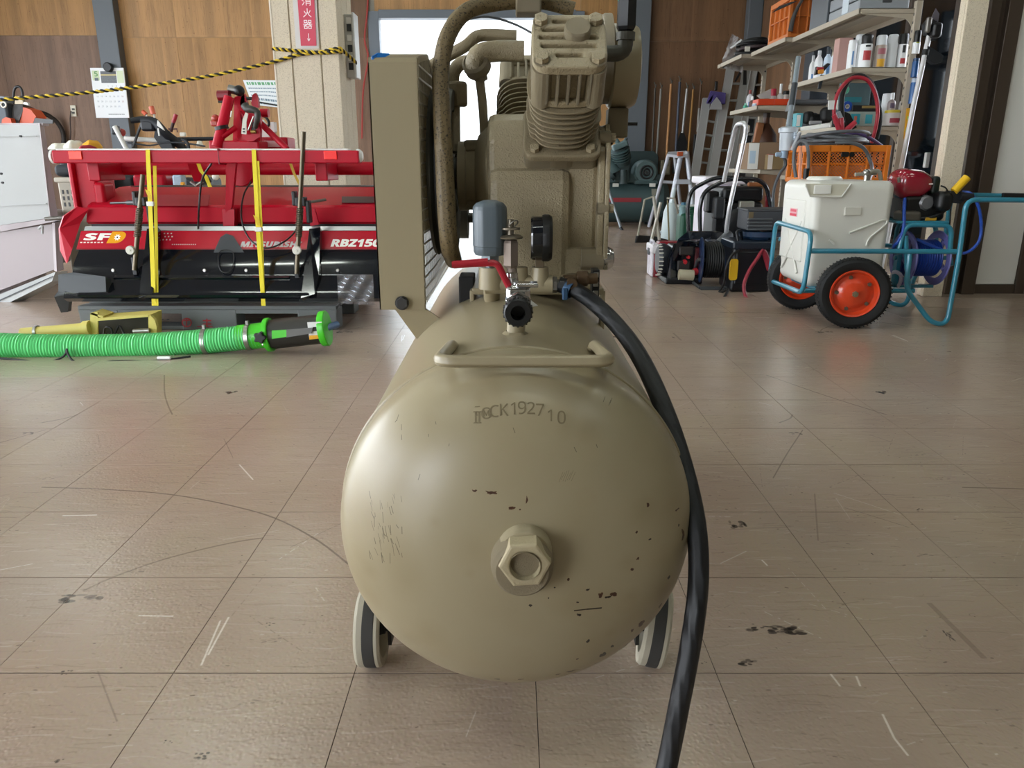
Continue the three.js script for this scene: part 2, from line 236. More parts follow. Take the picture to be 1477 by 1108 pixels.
{ // right end: boarded column, slit of glass, brown sash, white panel, glazed door
  const z = -4.86;
  const c = struct('column_right');
  part(c, 'core', bx(2.64, 2.73, 0, H, -4.795, -4.84), M(0x8a8072, 0.9));
  part(c, 'facing_board', metric(bx(2.624, 2.748, 0, H, -4.78, -4.8, 0.004), 0, 0, 3), boardMat);
  part(c, 'facing_board', metric(bx(2.624, 2.644, 0, H, -4.803, -4.86, 0.004), 0.3, 0, 3), boardMat); part(c, 'facing_board', metric(bx(2.73, 2.748, 0, H, -4.803, -4.86, 0.004), 0.6, 0, 3), boardMat);
  const w = struct('wall_front_right');
  part(w, 'masonry', [bx(3.36, 3.5, 0, H, -4.9, -5.05), bx(4.35, 6.1, 0, H, -4.9, -5.05), bx(2.75, 6.1, 3.0, H, -4.9, -5.05), bx(6.0, 6.15, 0, H, 4.35, -5.05)], wallPaint);
  part(w, 'white_panel', bx(3.01, 3.275, 0.06, 3.0, z - 0.04, z - 0.07, 0.003), M(0xdcdad4, 0.55));
  part(w, 'kick_board', bx(3.0, 3.28, 0, 0.06, z - 0.03, z - 0.07), sashMat);
  const win = struct('window_2');
  part(win, 'pane', bx(2.755, 2.81, 0.02, 3.0, z - 0.04, z - 0.044), M(0xffffff, 0.02, 0, { transmission: 1, thickness: 0 }));
  part(win, 'sash', [bx(2.81, 2.87, 0, 3.0, z, z - 0.09, 0.004), bx(2.915, 3.0, 0, 3.0, z, z - 0.09, 0.004), bx(2.87, 2.915, 0, 3.0, z - 0.04, z - 0.09)], sashMat);
  const dr = struct('door_2');
  part(dr, 'door_frame', [bx(3.275, 3.335, 0, 3.0, z - 0.02, z - 0.09, 0.004), bx(4.3, 4.36, 0, 3.0, z - 0.02, z - 0.09, 0.004), bx(3.335, 4.3, 2.0, 2.07, z - 0.02, z - 0.09, 0.004)], sashMat);
  part(dr, 'kick_panel', bx(3.335, 4.3, 0.02, 0.22, z - 0.04, z - 0.07), M(0x6b6156, 0.5)); part(dr, 'pane', [bx(3.335, 4.3, 0.22, 2.0, z - 0.05, z - 0.056), bx(3.335, 4.3, 2.07, 3.0, z - 0.05, z - 0.056)], darkGlass);
}
{ // left column, clad in sprayed boards
  const c = struct('column_left'), x0 = -1.575, x1 = -1.146, z = -5.4, m = (g) => metric(g, rr(0, 2), rr(0, 2), 3);
  part(c, 'core', bx(x0 + 0.009, x1 - 0.009, 0, H, z - 0.009, z - 0.495), M(0xb0a48e, 0.9));
  for (const [a, b] of [[x0, x0 + 0.115], [x0 + 0.123, x0 + 0.307], [x0 + 0.315, x1]]) part(c, 'facing_board', m(bx(a, b, 0, H, z, z - 0.022, 0.004)), boardMat);
  for (const [a, b] of [[0.023, 0.16], [0.166, 0.34], [0.346, 0.5]]) { part(c, 'facing_board', m(bx(x1 - 0.022, x1, 0, H, z - a, z - b, 0.004)), boardMat); part(c, 'facing_board', m(bx(x0, x0 + 0.022, 0, H, z - a, z - b, 0.004)), boardMat); }
  part(c, 'edge_strip', bx(x0 - 0.006, x0 + 0.006, 0, H, z + 0.003, z - 0.02, 0.002), M(0xe0d6c4, 0.6));
}
// fluorescent fittings in rows under the ceiling
let bay = 0;
for (const [z, where] of [[0.6, 'over the shutter bay'], [-2.2, 'over the compressor'], [-5.2, 'over the free column'], [-8.4, 'near the back wall']]) for (const x of [-5.4, -2.4, 0.6, 3.2]) {
  if (x > 3 && z < -5.05) continue;
  const t = thing('ceiling_light', 'long twin fluorescent fitting in the ceiling row ' + where, 'ceiling light', [x, H - 0.06, z], 'fluorescent ceiling fittings');
  t.userData.label = ['first', 'second', 'third', 'fourth'][[-5.4, -2.4, 0.6, 3.2].indexOf(x)] + ' fluorescent fitting from the open side in the ceiling row ' + where;
  part(t, 'housing', bx(x - 0.64, x + 0.64, H - 0.06, H, z - 0.1, z + 0.1, 0.01), mat.white);
  for (const s of [-0.05, 0.05]) part(t, 'tube', rod(V(x - 0.6, H - 0.085, z + s), V(x + 0.6, H - 0.085, z + s), 0.014), M(0xffffff, 0.5, 0, { emissive: 0xf6fff6, emissiveIntensity: 14 }));
  const l = new THREE.RectAreaLight(0xf6fff4, TUBE_POWER, 1.2, 0.14); l.position.set(x, H - 0.105, z); l.rotation.x = -PI / 2; l.name = 'tube_light'; scene.add(l);
}
part(scene, 'exterior_wall', bx(-6, 8, -0.13, 7, -15.2, -15.5), M(0xe4e4e0, 0.8)).userData.kind = 'structure';
// ------------------------------------------------------------ the air compressor
const TR = 0.233, TX = 0.005, TY = 0.36, TD = 0.925, TA = 0.14, TN = 2.16;
const domeD = (x, y) => { const q = Math.min(1, Math.hypot(x - TX, y - TY) / TR); return TD - TA * Math.pow(1 - Math.pow(q, TN), 1 / TN); };
function onDome(px, py) { let d = 0.8, p; for (let i = 0; i < 14; i++) { p = P(px, py, d); d = d * 0.4 + 0.6 * domeD(p.x, p.y); } return P(px, py, d); }
function domeNormal(x, y) { const e = 0.002, a = (domeD(x + e, y) - domeD(x - e, y)) / (2 * e), b = (domeD(x, y + e) - domeD(x, y - e)) / (2 * e); return V(a, b, 1).normalize(); }
const headTex = canvasTex(2048, 2048, (c, w, h) => {
  c.fillStyle = '#ffffff'; c.fillRect(0, 0, w, h);
  const U = (px, py) => { const p = onDome(px, py); return [(p.x - TX) / TR * 0.5 * w + w / 2, h / 2 - (p.y - TY) / TR * 0.5 * h]; };
  for (let i = 0; i < 120; i++) { const x = rnd() * w, y = rnd() * h, r = rr(40, 200), g = c.createRadialGradient(x, y, 0, x, y, r); g.addColorStop(0, `rgba(${rnd() < 0.5 ? '170,150,110' : '255,250,236'},.10)`); g.addColorStop(1, 'rgba(200,180,140,0)'); c.fillStyle = g; c.fillRect(x - r, y - r, 2 * r, 2 * r); }
  const blot = (px, py, sx, sy, col, n = 6) => { const [x, y] = U(px, py), k = 4.3; for (let i = 0; i < n; i++) { c.fillStyle = col; c.beginPath(); c.ellipse(x + rr(-sx, sx) * k * 0.6, y + rr(-sy, sy) * k * 0.6, rr(0.3, 0.8) * sx * k, rr(0.4, 0.9) * sy * k, rr(-0.5, 0.5), 0, 7); c.fill(); } };
  const line = (x0, y0, x1, y1, lw, col) => { const a = U(x0, y0), b = U(x1, y1); c.strokeStyle = col; c.lineWidth = lw; c.beginPath(); c.moveTo(...a); c.lineTo(...b); c.stroke(); };
  const dk = 'rgba(52,34,22,.9)', rust = 'rgba(98,52,20,.85)', gr = 'rgba(80,74,62,.7)';
  for (const [x, y, a, b] of [[765, 874, 2.5, 2], [833, 869, 2, 1], [835, 887, 3, 2], [866, 859, 3, 4], [884, 858, 5, 3], [877, 861, 4, 2], [820, 836, 2, 2], [847, 851, 3, 1], [848, 925, 2, 3], [870, 944, 5, 6], [883, 932, 2, 3], [832, 951, 3, 1], [826, 968, 8, 2], [805, 973, 4, 2], [752, 980, 4, 2], [718, 980, 5, 2], [920, 806, 2, 1.5], [935, 728, 2, 3], [938, 778, 2, 1], [918, 768, 1.5, 2], [985, 772, 2, 8], [977, 735, 3, 1], [979, 758, 1, 2], [912, 822, 2, 2], [965, 832, 2, 3], [925, 900, 4, 5], [952, 875, 2, 5], [912, 910, 2, 3], [800, 848, 1, 1], [791, 863, 1, 1], [760, 722, 1, 4], [738, 733, 4, 1.5], [750, 735, 1, 1], [708, 711, 6, 1.5], [684, 708, 3, 1]]) blot(x, y, a, b, rnd() < 0.5 ? dk : rust);
  line(828, 881, 846, 879, 7, dk); line(846, 879, 868, 877, 9, dk); line(880, 952, 905, 930, 16, rust); line(858, 958, 890, 945, 9, dk);
  for (let i = 0; i < 46; i++) { const x = 540 + rr(-8, 40), y = rr(705, 800); line(x, y, x + rr(0, 5), y + rr(4, 16), rr(1, 3), gr); }
  for (const [x, y] of [[575, 598], [572, 606], [579, 612], [628, 608], [618, 626], [579, 627], [648, 640], [606, 684], [740, 617], [860, 641], [828, 645]]) line(x, y, x + rr(-3, 4), y + rr(2, 9), 2.4, gr);
  for (const [x, y] of [[870, 580], [878, 585], [880, 582], [869, 540]]) line(x, y, x + 3, y - 8, 3, 'rgba(70,60,44,.5)');
  for (let i = 0; i < 7; i++) line(806 + i * 3, 696 - rnd() * 4, 812 + i * 3, 678 + rnd() * 4, 1.5, 'rgba(90,80,60,.45)');
});
const C = thing('air_compressor', 'beige twin-cylinder air compressor on a horizontal tank, standing on the tiled floor', 'air compressor', [TX, 0, -1.4]);
{
  // tank
  const nt = 44, np = 96, pos = [], uv = [], idx = [];
  for (let i = 0; i <= nt; i++) for (let j = 0; j <= np; j++) { const t = Math.pow(i / nt, 0.9) * PI / 2, ro = TR * Math.pow(Math.sin(t), 2 / TN), d = TD - TA * Math.pow(Math.max(0, Math.cos(t)), 2 / TN), a = j / np * 2 * PI; pos.push(TX + ro * Math.cos(a), TY + ro * Math.sin(a), -d); uv.push(0.5 + 0.5 * ro / TR * Math.cos(a), 0.5 + 0.5 * ro / TR * Math.sin(a)); }
  for (let i = 0; i < nt; i++) for (let j = 0; j < np; j++) { const a = i * (np + 1) + j, b = a + np + 1; idx.push(a, b, a + 1, a + 1, b, b + 1); }
  const dome = () => { const g = new THREE.BufferGeometry(); g.setAttribute('position', new THREE.Float32BufferAttribute(pos, 3)); g.setAttribute('uv', new THREE.Float32BufferAttribute(uv, 2)); g.setIndex(idx); g.computeVertexNormals(); return g; };
  const skin = (o) => M(BEIGE, 0.34, 0, { ...o });
  part(C, 'tank_head', dome(), skin({ map: headTex }));
  part(C, 'tank_shell', lathe([[TR, -TD + 0.002], [TR + 0.0012, -TD - 0.012], [TR + 0.0012, -2.0], [TR, -2.02], [TR * 0.93, -2.09], [TR * 0.6, -2.14], [0, -2.16]].map(([r, z]) => [r, z]), V(TX, TY, 0), 'z', 96, 0.9), skin());
  part(C, 'weld_seam', new THREE.TorusGeometry(TR + 0.0005, 0.0032, 8, 140).translate(TX, TY, -TD - 0.012), mat.tank);
  part(C, 'carry_handle', pipe([V(-0.081, 0.571, -1.02), V(-0.081, 0.583, -0.998), V(-0.089, 0.5935, -0.868), V(0.118, 0.5935, -0.868), V(0.112, 0.583, -1.0), V(0.112, 0.564, -1.03)], 0.0078, 0.022, 14), mat.tank);
  // stamped number along the shoulder of the dome
  const font = await new FontLoader().loadAsync('fonts/droid/droid_sans_regular.typeface.json'), letters = [];
  for (const [ch, px, py, s] of [['C', 713, 593, 1], ['K', 727, 591, 1], ['1', 740, 589, 1], ['9', 753, 588, 1.05], ['2', 766, 588.5, 1], ['7', 779, 591, 1], ['1', 793, 599, 0.95], ['0', 810, 602, 1.05], ['I', 686, 602, 1], ['I', 691, 602, 1], ['_', 688.5, 599, 0.7], ['_', 688.5, 586.5, 0.7], ['M', 701.5, 596, 0.45], ['O', 701.5, 596, 0.95]]) {
    const g = new TextGeometry(ch, { font, size: 0.0148 * s, depth: 0.0007, curveSegments: 5 }); g.computeBoundingBox(); const b = g.boundingBox; g.translate(-(b.min.x + b.max.x) / 2, -(b.min.y + b.max.y) / 2, -0.0004);
    const p = onDome(px, py), n = domeNormal(p.x, p.y), up = V(0, 1, 0).addScaledVector(n, -n.y).normalize(), m = new THREE.Matrix4().makeBasis(up.clone().cross(n), up, n).setPosition(p); g.rotateZ((748 - px) * 0.0022); letters.push(tf(g, m));
  }
  part(C, 'stamped_lettering', letters, M(0x74674c, 0.5));
  // drain plug
  const q = onDome(753, 806), pl = part(C, 'drain_plug', [lathe([[0.0, 0.03], [0.03, 0.03], [0.0345, 0.024], [0.0365, 0.01], [0.0365, -0.03], [0, -0.03]], V(q.x, q.y, q.z), 'z', 40)], mat.castDark);
  const hx = P(757, 815, 0.752), s = hex(0.0298); s.holes.push(new THREE.Path().absarc(0, 0, 0.0165, 0, 2 * PI, true));
  { const g = ext(s, 0.03, 0.003); g.rotateZ(PI / 6 + 0.07); part(pl, 'hex_plug', [g.translate(hx.x, hx.y, hx.z - 0.013), lathe([[0.0175, 0.004], [0.015, -0.008], [0.008, -0.013], [0, -0.0145]], V(hx.x, hx.y, hx.z), 'z', 24), lathe([[0, 0], [0.0295, 0], [0.0315, -0.003], [0.033, -0.03]], V(hx.x, hx.y, hx.z - 0.02), 'z', 30)], M(0xa89b7c, 0.55, 0, bump(0.001, 6))); }
  // castor wheels and their brackets
  const worn = M(0x353330, 0.8), rim = M(0xb9b19c, 0.6, 0, bump(0.0015, 4));
  for (const [x, d, t] of [[-0.236, 1.11, 0], [0.241, 1.11, 0.16]]) {
    const k = x < 0 ? -1 : 1, w = new THREE.Group(); w.name = 'castor'; w.position.set(x - TX, 0.066, 1.4 - d); w.rotation.set(0, 0, 0); C.add(w);
    const put = (n, g, m) => { const e = part(w, n, g, m); return e; }, c = V(x, 0.066, -d), sl = (g) => { g.translate(-c.x, -c.y, -c.z); g.rotateY(t * -k); g.rotateZ(-t * 0.8); return g.translate(c.x, c.y, c.z); };
    put('rim', [sl(lathe([[0.052, -0.02], [0.062, -0.021], [0.0655, -0.016], [0.0655, -0.006]], c, 'x', 40)), sl(lathe([[0.0655, 0.012], [0.0655, 0.017], [0.062, 0.021], [0.05, 0.02], [0.046, 0.006], [0.046, -0.02], [0.052, -0.02]], c, 'x', 40))], rim);
    put('tread', sl(lathe([[0.0652, -0.008], [0.0662, -0.005], [0.0662, 0.010], [0.0652, 0.0125]], c, 'x', 40)), worn);
    put('hub', [sl(lathe([[0, -0.012], [0.046, -0.01], [0.046, 0.004], [0.015, 0.008], [0.012, 0.022], [0, 0.022]], c, 'x', 24))], mat.rubber);
    part(C, 'castor_bracket', [bx(x - k * 0.036, x - k * 0.03, 0.05, 0.19, -d - 0.03, -d + 0.03), rod(V(x - k * 0.06, 0.066, -d), V(x, 0.066, -d), 0.008), bx(x - k * 0.12, x - k * 0.03, 0.14, 0.19, -d - 0.03, -d + 0.03, 0.004)], mat.black);
  }
  for (const x of [-0.2, 0.2]) part(C, 'rear_leg', bx(x - 0.02, x + 0.02, 0, 0.24, -1.84, -1.78, 0.005), mat.tank);

  // mounting frame on the tank
  part(C, 'pump_saddle', [bx(-0.072, 0.165, 0.592, 0.604, -1.345, -1.78, 0.003), bx(-0.076, -0.068, 0.565, 0.6, -1.345, -1.37, 0.002), bx(0.16, 0.168, 0.52, 0.6, -1.345, -1.37, 0.002), bx(-0.076, -0.068, 0.55, 0.6, -1.72, -1.78), bx(0.16, 0.168, 0.52, 0.6, -1.72, -1.78)], mat.tank);
  part(C, 'rubber_block', bx(-0.098, -0.07, 0.555, 0.62, -1.38, -1.44, 0.003), mat.rubber); { const q = P(858, 408, 1.32); const rb = part(C, 'terminal_block', bc(q.x, q.y, q.z, 0.013, 0.05, 0.03, 0.002), mat.black); for (let i = 0; i < 3; i++) part(rb, 'terminal_ring', bc(q.x, q.y + 0.016 - i * 0.016, q.z + 0.015, 0.009, 0.009, 0.003, 0.001), mat.steel); }
  // crankcase
  const x0 = -0.044, x1 = 0.158;
  const cc = part(C, 'crankcase', [extX([[1.40, 0.604], [1.40, 0.80], [1.405, 0.86], [1.425, 0.893], [1.46, 0.905], [1.58, 0.905], [1.63, 0.86], [1.64, 0.604]], x0, x1, 0.012),
    extX([[1.385, 0.62], [1.383, 0.79], [1.392, 0.806], [1.41, 0.815], [1.44, 0.815], [1.44, 0.615]], x0 + 0.001, 0.106, 0.016), extX([[1.388, 0.625], [1.388, 0.668], [1.41, 0.675], [1.41, 0.62]], 0.09, x1 - 0.002, 0.006),
    extX([[1.37, 0.604], [1.37, 0.618], [1.41, 0.63], [1.41, 0.604]], x0 - 0.012, x1, 0.004)], mat.cast);
  part(cc, 'side_cover', [extX([[1.37, 0.66], [1.375, 0.84], [1.40, 0.88], [1.60, 0.88], [1.64, 0.84], [1.64, 0.66], [1.60, 0.635], [1.40, 0.635]], 0.152, 0.1635, 0.002), extX([[1.365, 0.655], [1.37, 0.845], [1.40, 0.885], [1.60, 0.885], [1.645, 0.845], [1.645, 0.655], [1.6, 0.63], [1.4, 0.63]], 0.164, 0.172, 0.002)], mat.cast);
  for (const [d, y] of [[1.385, 0.862], [1.378, 0.742], [1.385, 0.66], [1.5, 0.875]]) part(cc, 'bolt', [hexnut(0.008, 0.008, V(0.177, y, -d), 'x'), lathe([[0, -0.02], [0.012, -0.02], [0.012, 0], [0, 0]], V(0.172, y, -d), 'x', 14)], mat.cast);
  const sg = part(cc, 'oil_sight_glass', [lathe([[0, -0.04], [0.02, -0.04], [0.02, 0], [0, 0]], V(0.166, 0.652, -1.388), 'x', 26)], mat.cast);
  part(sg, 'bezel', lathe([[0.019, 0], [0.021, 0.003], [0.021, 0.012], [0.017, 0.019], [0.01, 0.021], [0, 0.0215]], V(0.165, 0.652, -1.388), 'x', 26), mat.chrome);
  part(cc, 'bearing_housing', [lathe([[0.095, 0.02], [0.09, -0.012], [0.075, -0.028], [0.058, -0.034], [0.056, -0.05], [0.064, -0.052], [0.064, -0.066], [0.03, -0.07], [0, -0.07]].map(([r, z]) => [r, -z]), V(-0.035, 0.795, -1.5), V(-1, 0, 0), 36), bc(-0.075, 0.85, -1.475, 0.03, 0.022, 0.022, 0.006), bc(-0.075, 0.745, -1.475, 0.03, 0.022, 0.022, 0.006)], mat.cast);
  // cylinders, leaning fore and aft
  function cylinder(X, lean, base) {
    const R = new THREE.Matrix4().makeRotationX(lean).setPosition(X, base[0], -base[1]), L = (g) => tf(g, R), up = (g) => g.rotateX(-PI / 2);
    const b = part(C, 'cylinder', [L(up(ext(rrect(0.134, 0.114, 0.022), 0.014, 0.003)).translate(0, 0, 0)), L(lathe([[0.043, -0.04], [0.043, 0.12]], V(0, 0, 0), 'y', 28))], mat.castDark);
    if (lean > 0) part(b, 'mount_block', L(bc(0, -0.034, -0.012, 0.13, 0.06, 0.1, 0.012)), mat.cast); else part(b, 'mount_block', L(bc(0, -0.02, 0.01, 0.125, 0.04, 0.1, 0.012)), mat.cast);
    for (const [bx_, bz] of [[-0.048, 0.042], [0.048, 0.042]]) part(b, 'bolt', L(hexnut(0.0085, 0.009, V(bx_, 0.011, bz), 'y')), mat.cast);
    const fins = []; for (let i = 0; i < 8; i++) { const k = i / 7, w = 0.104 + 0.022 * k, y = 0.02 + i * 0.0127; fins.push(L(up(ext(rrect(w, w, w * 0.46), 0.0034, 0.001)).translate(0, y, 0))); if (i < 4) fins.push(L(up(ext(rrect(w + 0.012, w * 0.62, 0.02), 0.0032, 0.001)).translate(0, y, 0))); }
    part(b, 'cooling_fins', fins, mat.castDark);
    const y = 0.122, s = rrect(0.112, 0.112, 0.045), h = part(C, 'cylinder_head', [L(up(ext(rrect(0.09, 0.09, 0.02), 0.066, 0.004)).translate(0, y + 0.032, 0)), L(up(ext(s, 0.012, 0.003)).translate(0, y - 0.002, 0)), L(up(ext(rrect(0.1, 0.098, 0.02), 0.012, 0.002)).translate(0, y + 0.058, 0)), L((() => { const slot = (xc, zc, w) => { const p = new THREE.Path(), r = 0.0042, a = xc - w / 2, b = xc + w / 2; p.moveTo(a + r, -zc - r); p.lineTo(b - r, -zc - r); p.quadraticCurveTo(b, -zc - r, b, -zc); p.quadraticCurveTo(b, -zc + r, b - r, -zc + r); p.lineTo(a + r, -zc + r); p.quadraticCurveTo(a, -zc + r, a, -zc); p.quadraticCurveTo(a, -zc - r, a + r, -zc - r); return p; }; return up(ext(rrect(0.114, 0.114, 0.03), 0.016, 0.003, [slot(-0.012, -0.042, 0.026), slot(-0.02, -0.024, 0.042), slot(-0.021, -0.007, 0.05), slot(0.035, -0.007, 0.02), slot(0, 0.011, 0.086), slot(0, 0.031, 0.042)])).translate(0, y + 0.066, 0); })())], mat.cast);
    const ribs = []; for (let i = -2; i <= 2; i++) for (const z of [-1, 1]) { ribs.push(L(bc(i * 0.0165, y + 0.03, z * 0.049, 0.0055, 0.062, 0.016, 0.002))); ribs.push(L(bc(z * 0.049, y + 0.03, i * 0.0165, 0.016, 0.062, 0.0055, 0.002))); }
    for (const i of [-1, 1]) for (const z of [-1, 1]) ribs.push(L(lathe([[0, -0.045], [0.0165, -0.045], [0.0155, 0.022], [0, 0.022]], V(i * 0.041, y + 0.038, z * 0.041), 'y', 18)));
    part(h, 'head_ribs', ribs, mat.cast);
    part(h, 'valve_boss', L(lathe([[0, 0.012], [0.0185, 0.012], [0.0205, 0.009], [0.0205, -0.004], [0, -0.004]], V(0.013, y + 0.074, -0.017), 'y', 28)), mat.cast);
    for (const i of [-1, 1]) for (const z of [-1, 1]) part(h, 'bolt', L(mergeGeometries([hexnut(0.011, 0.01, V(i * 0.042, y + 0.078, z * 0.041)), lathe([[0, 0], [0.013, 0], [0.013, -0.003], [0, -0.003]], V(i * 0.042, y + 0.074, z * 0.041), 'y', 16)].map((g) => { g = g.index ? g.toNonIndexed() : g; for (const k of Object.keys(g.attributes)) if (!['position', 'normal', 'uv'].includes(k)) g.deleteAttribute(k); return g; }))), mat.cast);
  }
  cylinder(0.087, 0.84, [0.868, 1.392]);
  cylinder(0.03, -0.84, [0.868, 1.628]);
  // intake drum beside the heads
  const f = part(C, 'intake_filter', [lathe([[0, -0.026], [0.066, -0.026], [0.07, -0.022], [0.07, 0.012], [0.064, 0.022], [0.045, 0.026], [0, 0.027]], V(0.197, 0.983, -1.44), 'x', 40)], mat.tank);
  part(f, 'flange', lathe([[0.03, -0.012], [0.072, -0.012], [0.074, -0.008], [0.074, 0.004], [0.03, 0.004]], V(0.168, 0.995, -1.44), 'x', 36), mat.cast);
  part(f, 'drain_box', [bc(0.188, 0.888, -1.43, 0.036, 0.05, 0.04, 0.004)], mat.castDark); part(f, 'knob', bc(0.172, 0.86, -1.42, 0.018, 0.02, 0.02, 0.005), mat.rubber); part(f, 'stop_cock', rod(V(0.203, 0.887, -1.43), V(0.225, 0.887, -1.43), 0.003), mat.rubber);
  part(f, 'neck', rod(V(0.11, 0.985, -1.45), V(0.17, 0.99, -1.45), 0.03), mat.cast);
  const el = part(C, 'iron_elbow', [pipe([V(0.145, 0.992, -1.34), V(0.1855, 0.992, -1.34), V(0.1855, 1.02, -1.34)], 0.0125, 0.03, 16), lathe([[0, -0.006], [0.0155, -0.006], [0.0155, 0.006], [0, 0.006]], V(0.1855, 1.018, -1.34), 'y', 20)], mat.iron);
  const sl = part(C, 'unloader_valve', [hexnut(0.0165, 0.06, V(0.1855, 1.055, -1.34)), lathe([[0, -0.02], [0.0145, -0.02], [0.0145, 0.035], [0, 0.035]], V(0.1855, 1.1, -1.34), 'y', 20)], mat.black);
  part(sl, 'label_band', lathe([[0.0149, -0.008], [0.0149, 0.008]], V(0.1855, 1.078, -1.34), 'y', 24), M(0x1f8f78, 0.5));

  // pipes on the flywheel side
  const mott = M(0x70644c, 0.55, 0, { map: canvasTex(256, 256, (c, w, h) => { c.fillStyle = '#f4ead2'; c.fillRect(0, 0, w, h); for (let i = 0; i < 700; i++) { c.fillStyle = `rgba(${rnd() < 0.75 ? '48,40,32' : '255,250,235'},${rr(0.15, 0.6)})`; c.beginPath(); c.ellipse(rnd() * w, rnd() * h, rr(0.8, 3.6), rr(0.8, 6), 0, 0, 7); c.fill(); } }, true, [9, 9]), ...bump(0.001, 8) });
  part(C, 'discharge_pipe', sweep(spline([P(828, 14, 1.46), P(780, 2, 1.46), P(700, 7, 1.44), P(668, 20, 1.42), P(646, 52, 1.40), P(636, 100, 1.38), P(637, 160, 1.36), P(641, 240, 1.34), P(645, 320, 1.33), P(648, 352, 1.34), P(653, 372, 1.42), P(655, 376, 1.56)], 60), (t) => 0.0125 + 0.0035 * Math.min(1, t * 1.6), 18), mott);
  part(C, 'pipe_clamp', [bc(P(762, 8, 1.44).x, P(762, 8, 1.44).y + 0.012, -1.44, 0.044, 0.055, 0.05, 0.004)], mat.castDark);
  part(C, 'transfer_elbow', [sweep(spline([P(756, 74, 1.5), P(715, 74, 1.5), P(690, 80, 1.5), P(684, 96, 1.5), P(684, 104, 1.5)], 20), 0.0185, 16), lathe([[0.013, -0.012], [0.025, -0.008], [0.025, 0.012], [0.02, 0.016]], P(688, 95, 1.5), V(-0.3, 0.5, 0.8), 22)], mat.cast);
  part(C, 'transfer_pipe', [sweep(spline([P(690, 100, 1.5), P(696, 150, 1.5), P(699, 200, 1.5)], 10), 0.0085, 14), rod(P(686, 98, 1.5), P(697, 118, 1.5), 0.018, 0.01)], mat.castDark);
  part(C, 'intercooler_pipe', [sweep(spline([P(745, 52, 1.62), P(690, 52, 1.62), P(672, 66, 1.6), P(640, 84, 1.6), P(615, 100, 1.6)], 24), 0.0115, 12), sweep(spline([P(690, 88, 1.54), P(664, 92, 1.54), P(654, 106, 1.54), P(654, 130, 1.54), P(655, 220, 1.52)], 24), 0.0125, 14)], mat.castDark);
  part(C, 'union_nut', [hexnut(0.021, 0.045, P(660, 136, 1.535))], mat.castDark);
  part(C, 'pressure_tube', sweep(spline([P(658, 32, 1.6), P(700, 24, 1.6), P(740, 34, 1.6), P(775, 52, 1.58)], 24), 0.0022, 8), mat.grayDark);
  // flywheel
  const fw = V(-0.128, 0.80, -1.5);
  const w = part(C, 'flywheel', [lathe([[0.115, -0.018], [0.15, -0.02], [0.153, -0.014], [0.14, -0.004], [0.14, 0.004], [0.153, 0.014], [0.15, 0.02], [0.115, 0.018], [0.115, -0.018]], fw, 'x', 56), lathe([[0, -0.025], [0.03, -0.025], [0.03, 0.03], [0, 0.03]], fw, 'x', 24)], mat.iron);
  for (let i = 0; i < 5; i++) { const a = i * 2 * PI / 5 + 0.3; part(w, 'spoke', rod(fw, V(fw.x, fw.y + Math.cos(a) * 0.122, fw.z + Math.sin(a) * 0.122), 0.014, 0.018), mat.iron); }
  part(C, 'drive_belt', [lathe([[0.145, -0.006], [0.157, -0.006], [0.157, 0.006], [0.145, 0.006]], fw, 'x', 48)], mat.rubber);
  // belt guard
  const g0 = -0.236, g1 = -0.156, yb = 0.568, yt = 0.984, gp = [[1.33, yb], [1.33, yt - 0.006], [1.334, yt + 0.001], [1.345, yt + 0.004], [1.39, yt + 0.012], [1.5, yt + 0.028], [1.72, yt - 0.02], [1.9, yt - 0.1], [2.0, 0.8], [2.0, 0.65]];
  const gd = part(C, 'belt_guard', [sheetX(gp, g0, g1, 0.0022), extX([...gp, [1.95, 0.58], [1.34, yb]], g0, g0 + 0.002)], mat.tank);
  part(gd, 'guard_lip', [sheetX(gp.slice(0, 7).map(([d, y]) => [d + 0.001, y - 0.001]), g1 - 0.001, g1 + 0.0012, 0.009)], mat.tank);
  const wires = []; for (let y = 0.585; y < 0.99; y += 0.0195) wires.push(sweep([V(g1 + 0.001, y, -1.335), V(g1 + 0.004, y, -1.5), V(g1, y, -1.9)], 0.002, 5)); for (let d = 1.345; d < 1.9; d += 0.02) wires.push(sweep([V(g1 + 0.001, 0.575, -d), V(g1 + 0.001, 0.982 + Math.min(0.02, (d - 1.34) * 0.15) - Math.max(0, d - 1.5) * 0.4, -d)], 0.0009, 5));
  part(gd, 'guard_wire', wires, M(0xc9c2b0, 0.3, 0.2), undefined, 'stuff');
  part(gd, 'guard_bolt', [hexnut(0.011, 0.008, P(580, 437, 1.322), 'z'), lathe([[0, 0], [0.0125, 0], [0.0125, 0.003], [0, 0.003]], P(580, 437, 1.327), 'z', 18)], mat.darkSteel);
  part(gd, 'blue_film', slab([P(536, 92, 1.332), P(539, 84, 1.332), P(546, 79, 1.34), P(562, 79, 1.345), P(562, 77.5, 1.345), P(546, 76.5, 1.34), P(537, 82, 1.332)], 0.002), M(0x1f74c8, 0.3));
  part(gd, 'guard_bracket', slab([P(568, 444, 1.334), P(612, 444, 1.334), P(639, 463, 1.336), P(603, 492, 1.336)], 0.004), mat.tank);
  // motor behind
  const mo = part(C, 'motor', [lathe([[0, -0.13], [0.06, -0.13], [0.08, -0.11], [0.085, 0.11], [0.07, 0.13], [0, 0.13]], V(0.05, 0.69, -1.9), 'x', 32), bc(0.05, 0.605, -1.9, 0.2, 0.03, 0.16, 0.004)], mat.tank);
  part(mo, 'pulley', [lathe([[0, -0.02], [0.05, -0.02], [0.05, 0.02], [0, 0.02]], V(-0.128, 0.69, -1.9), 'x', 28), rod(V(-0.14, 0.69, -1.9), V(-0.07, 0.69, -1.9), 0.012)], mat.iron);

  // manifold with its fittings
  const D = 1.27, my = 0.622;
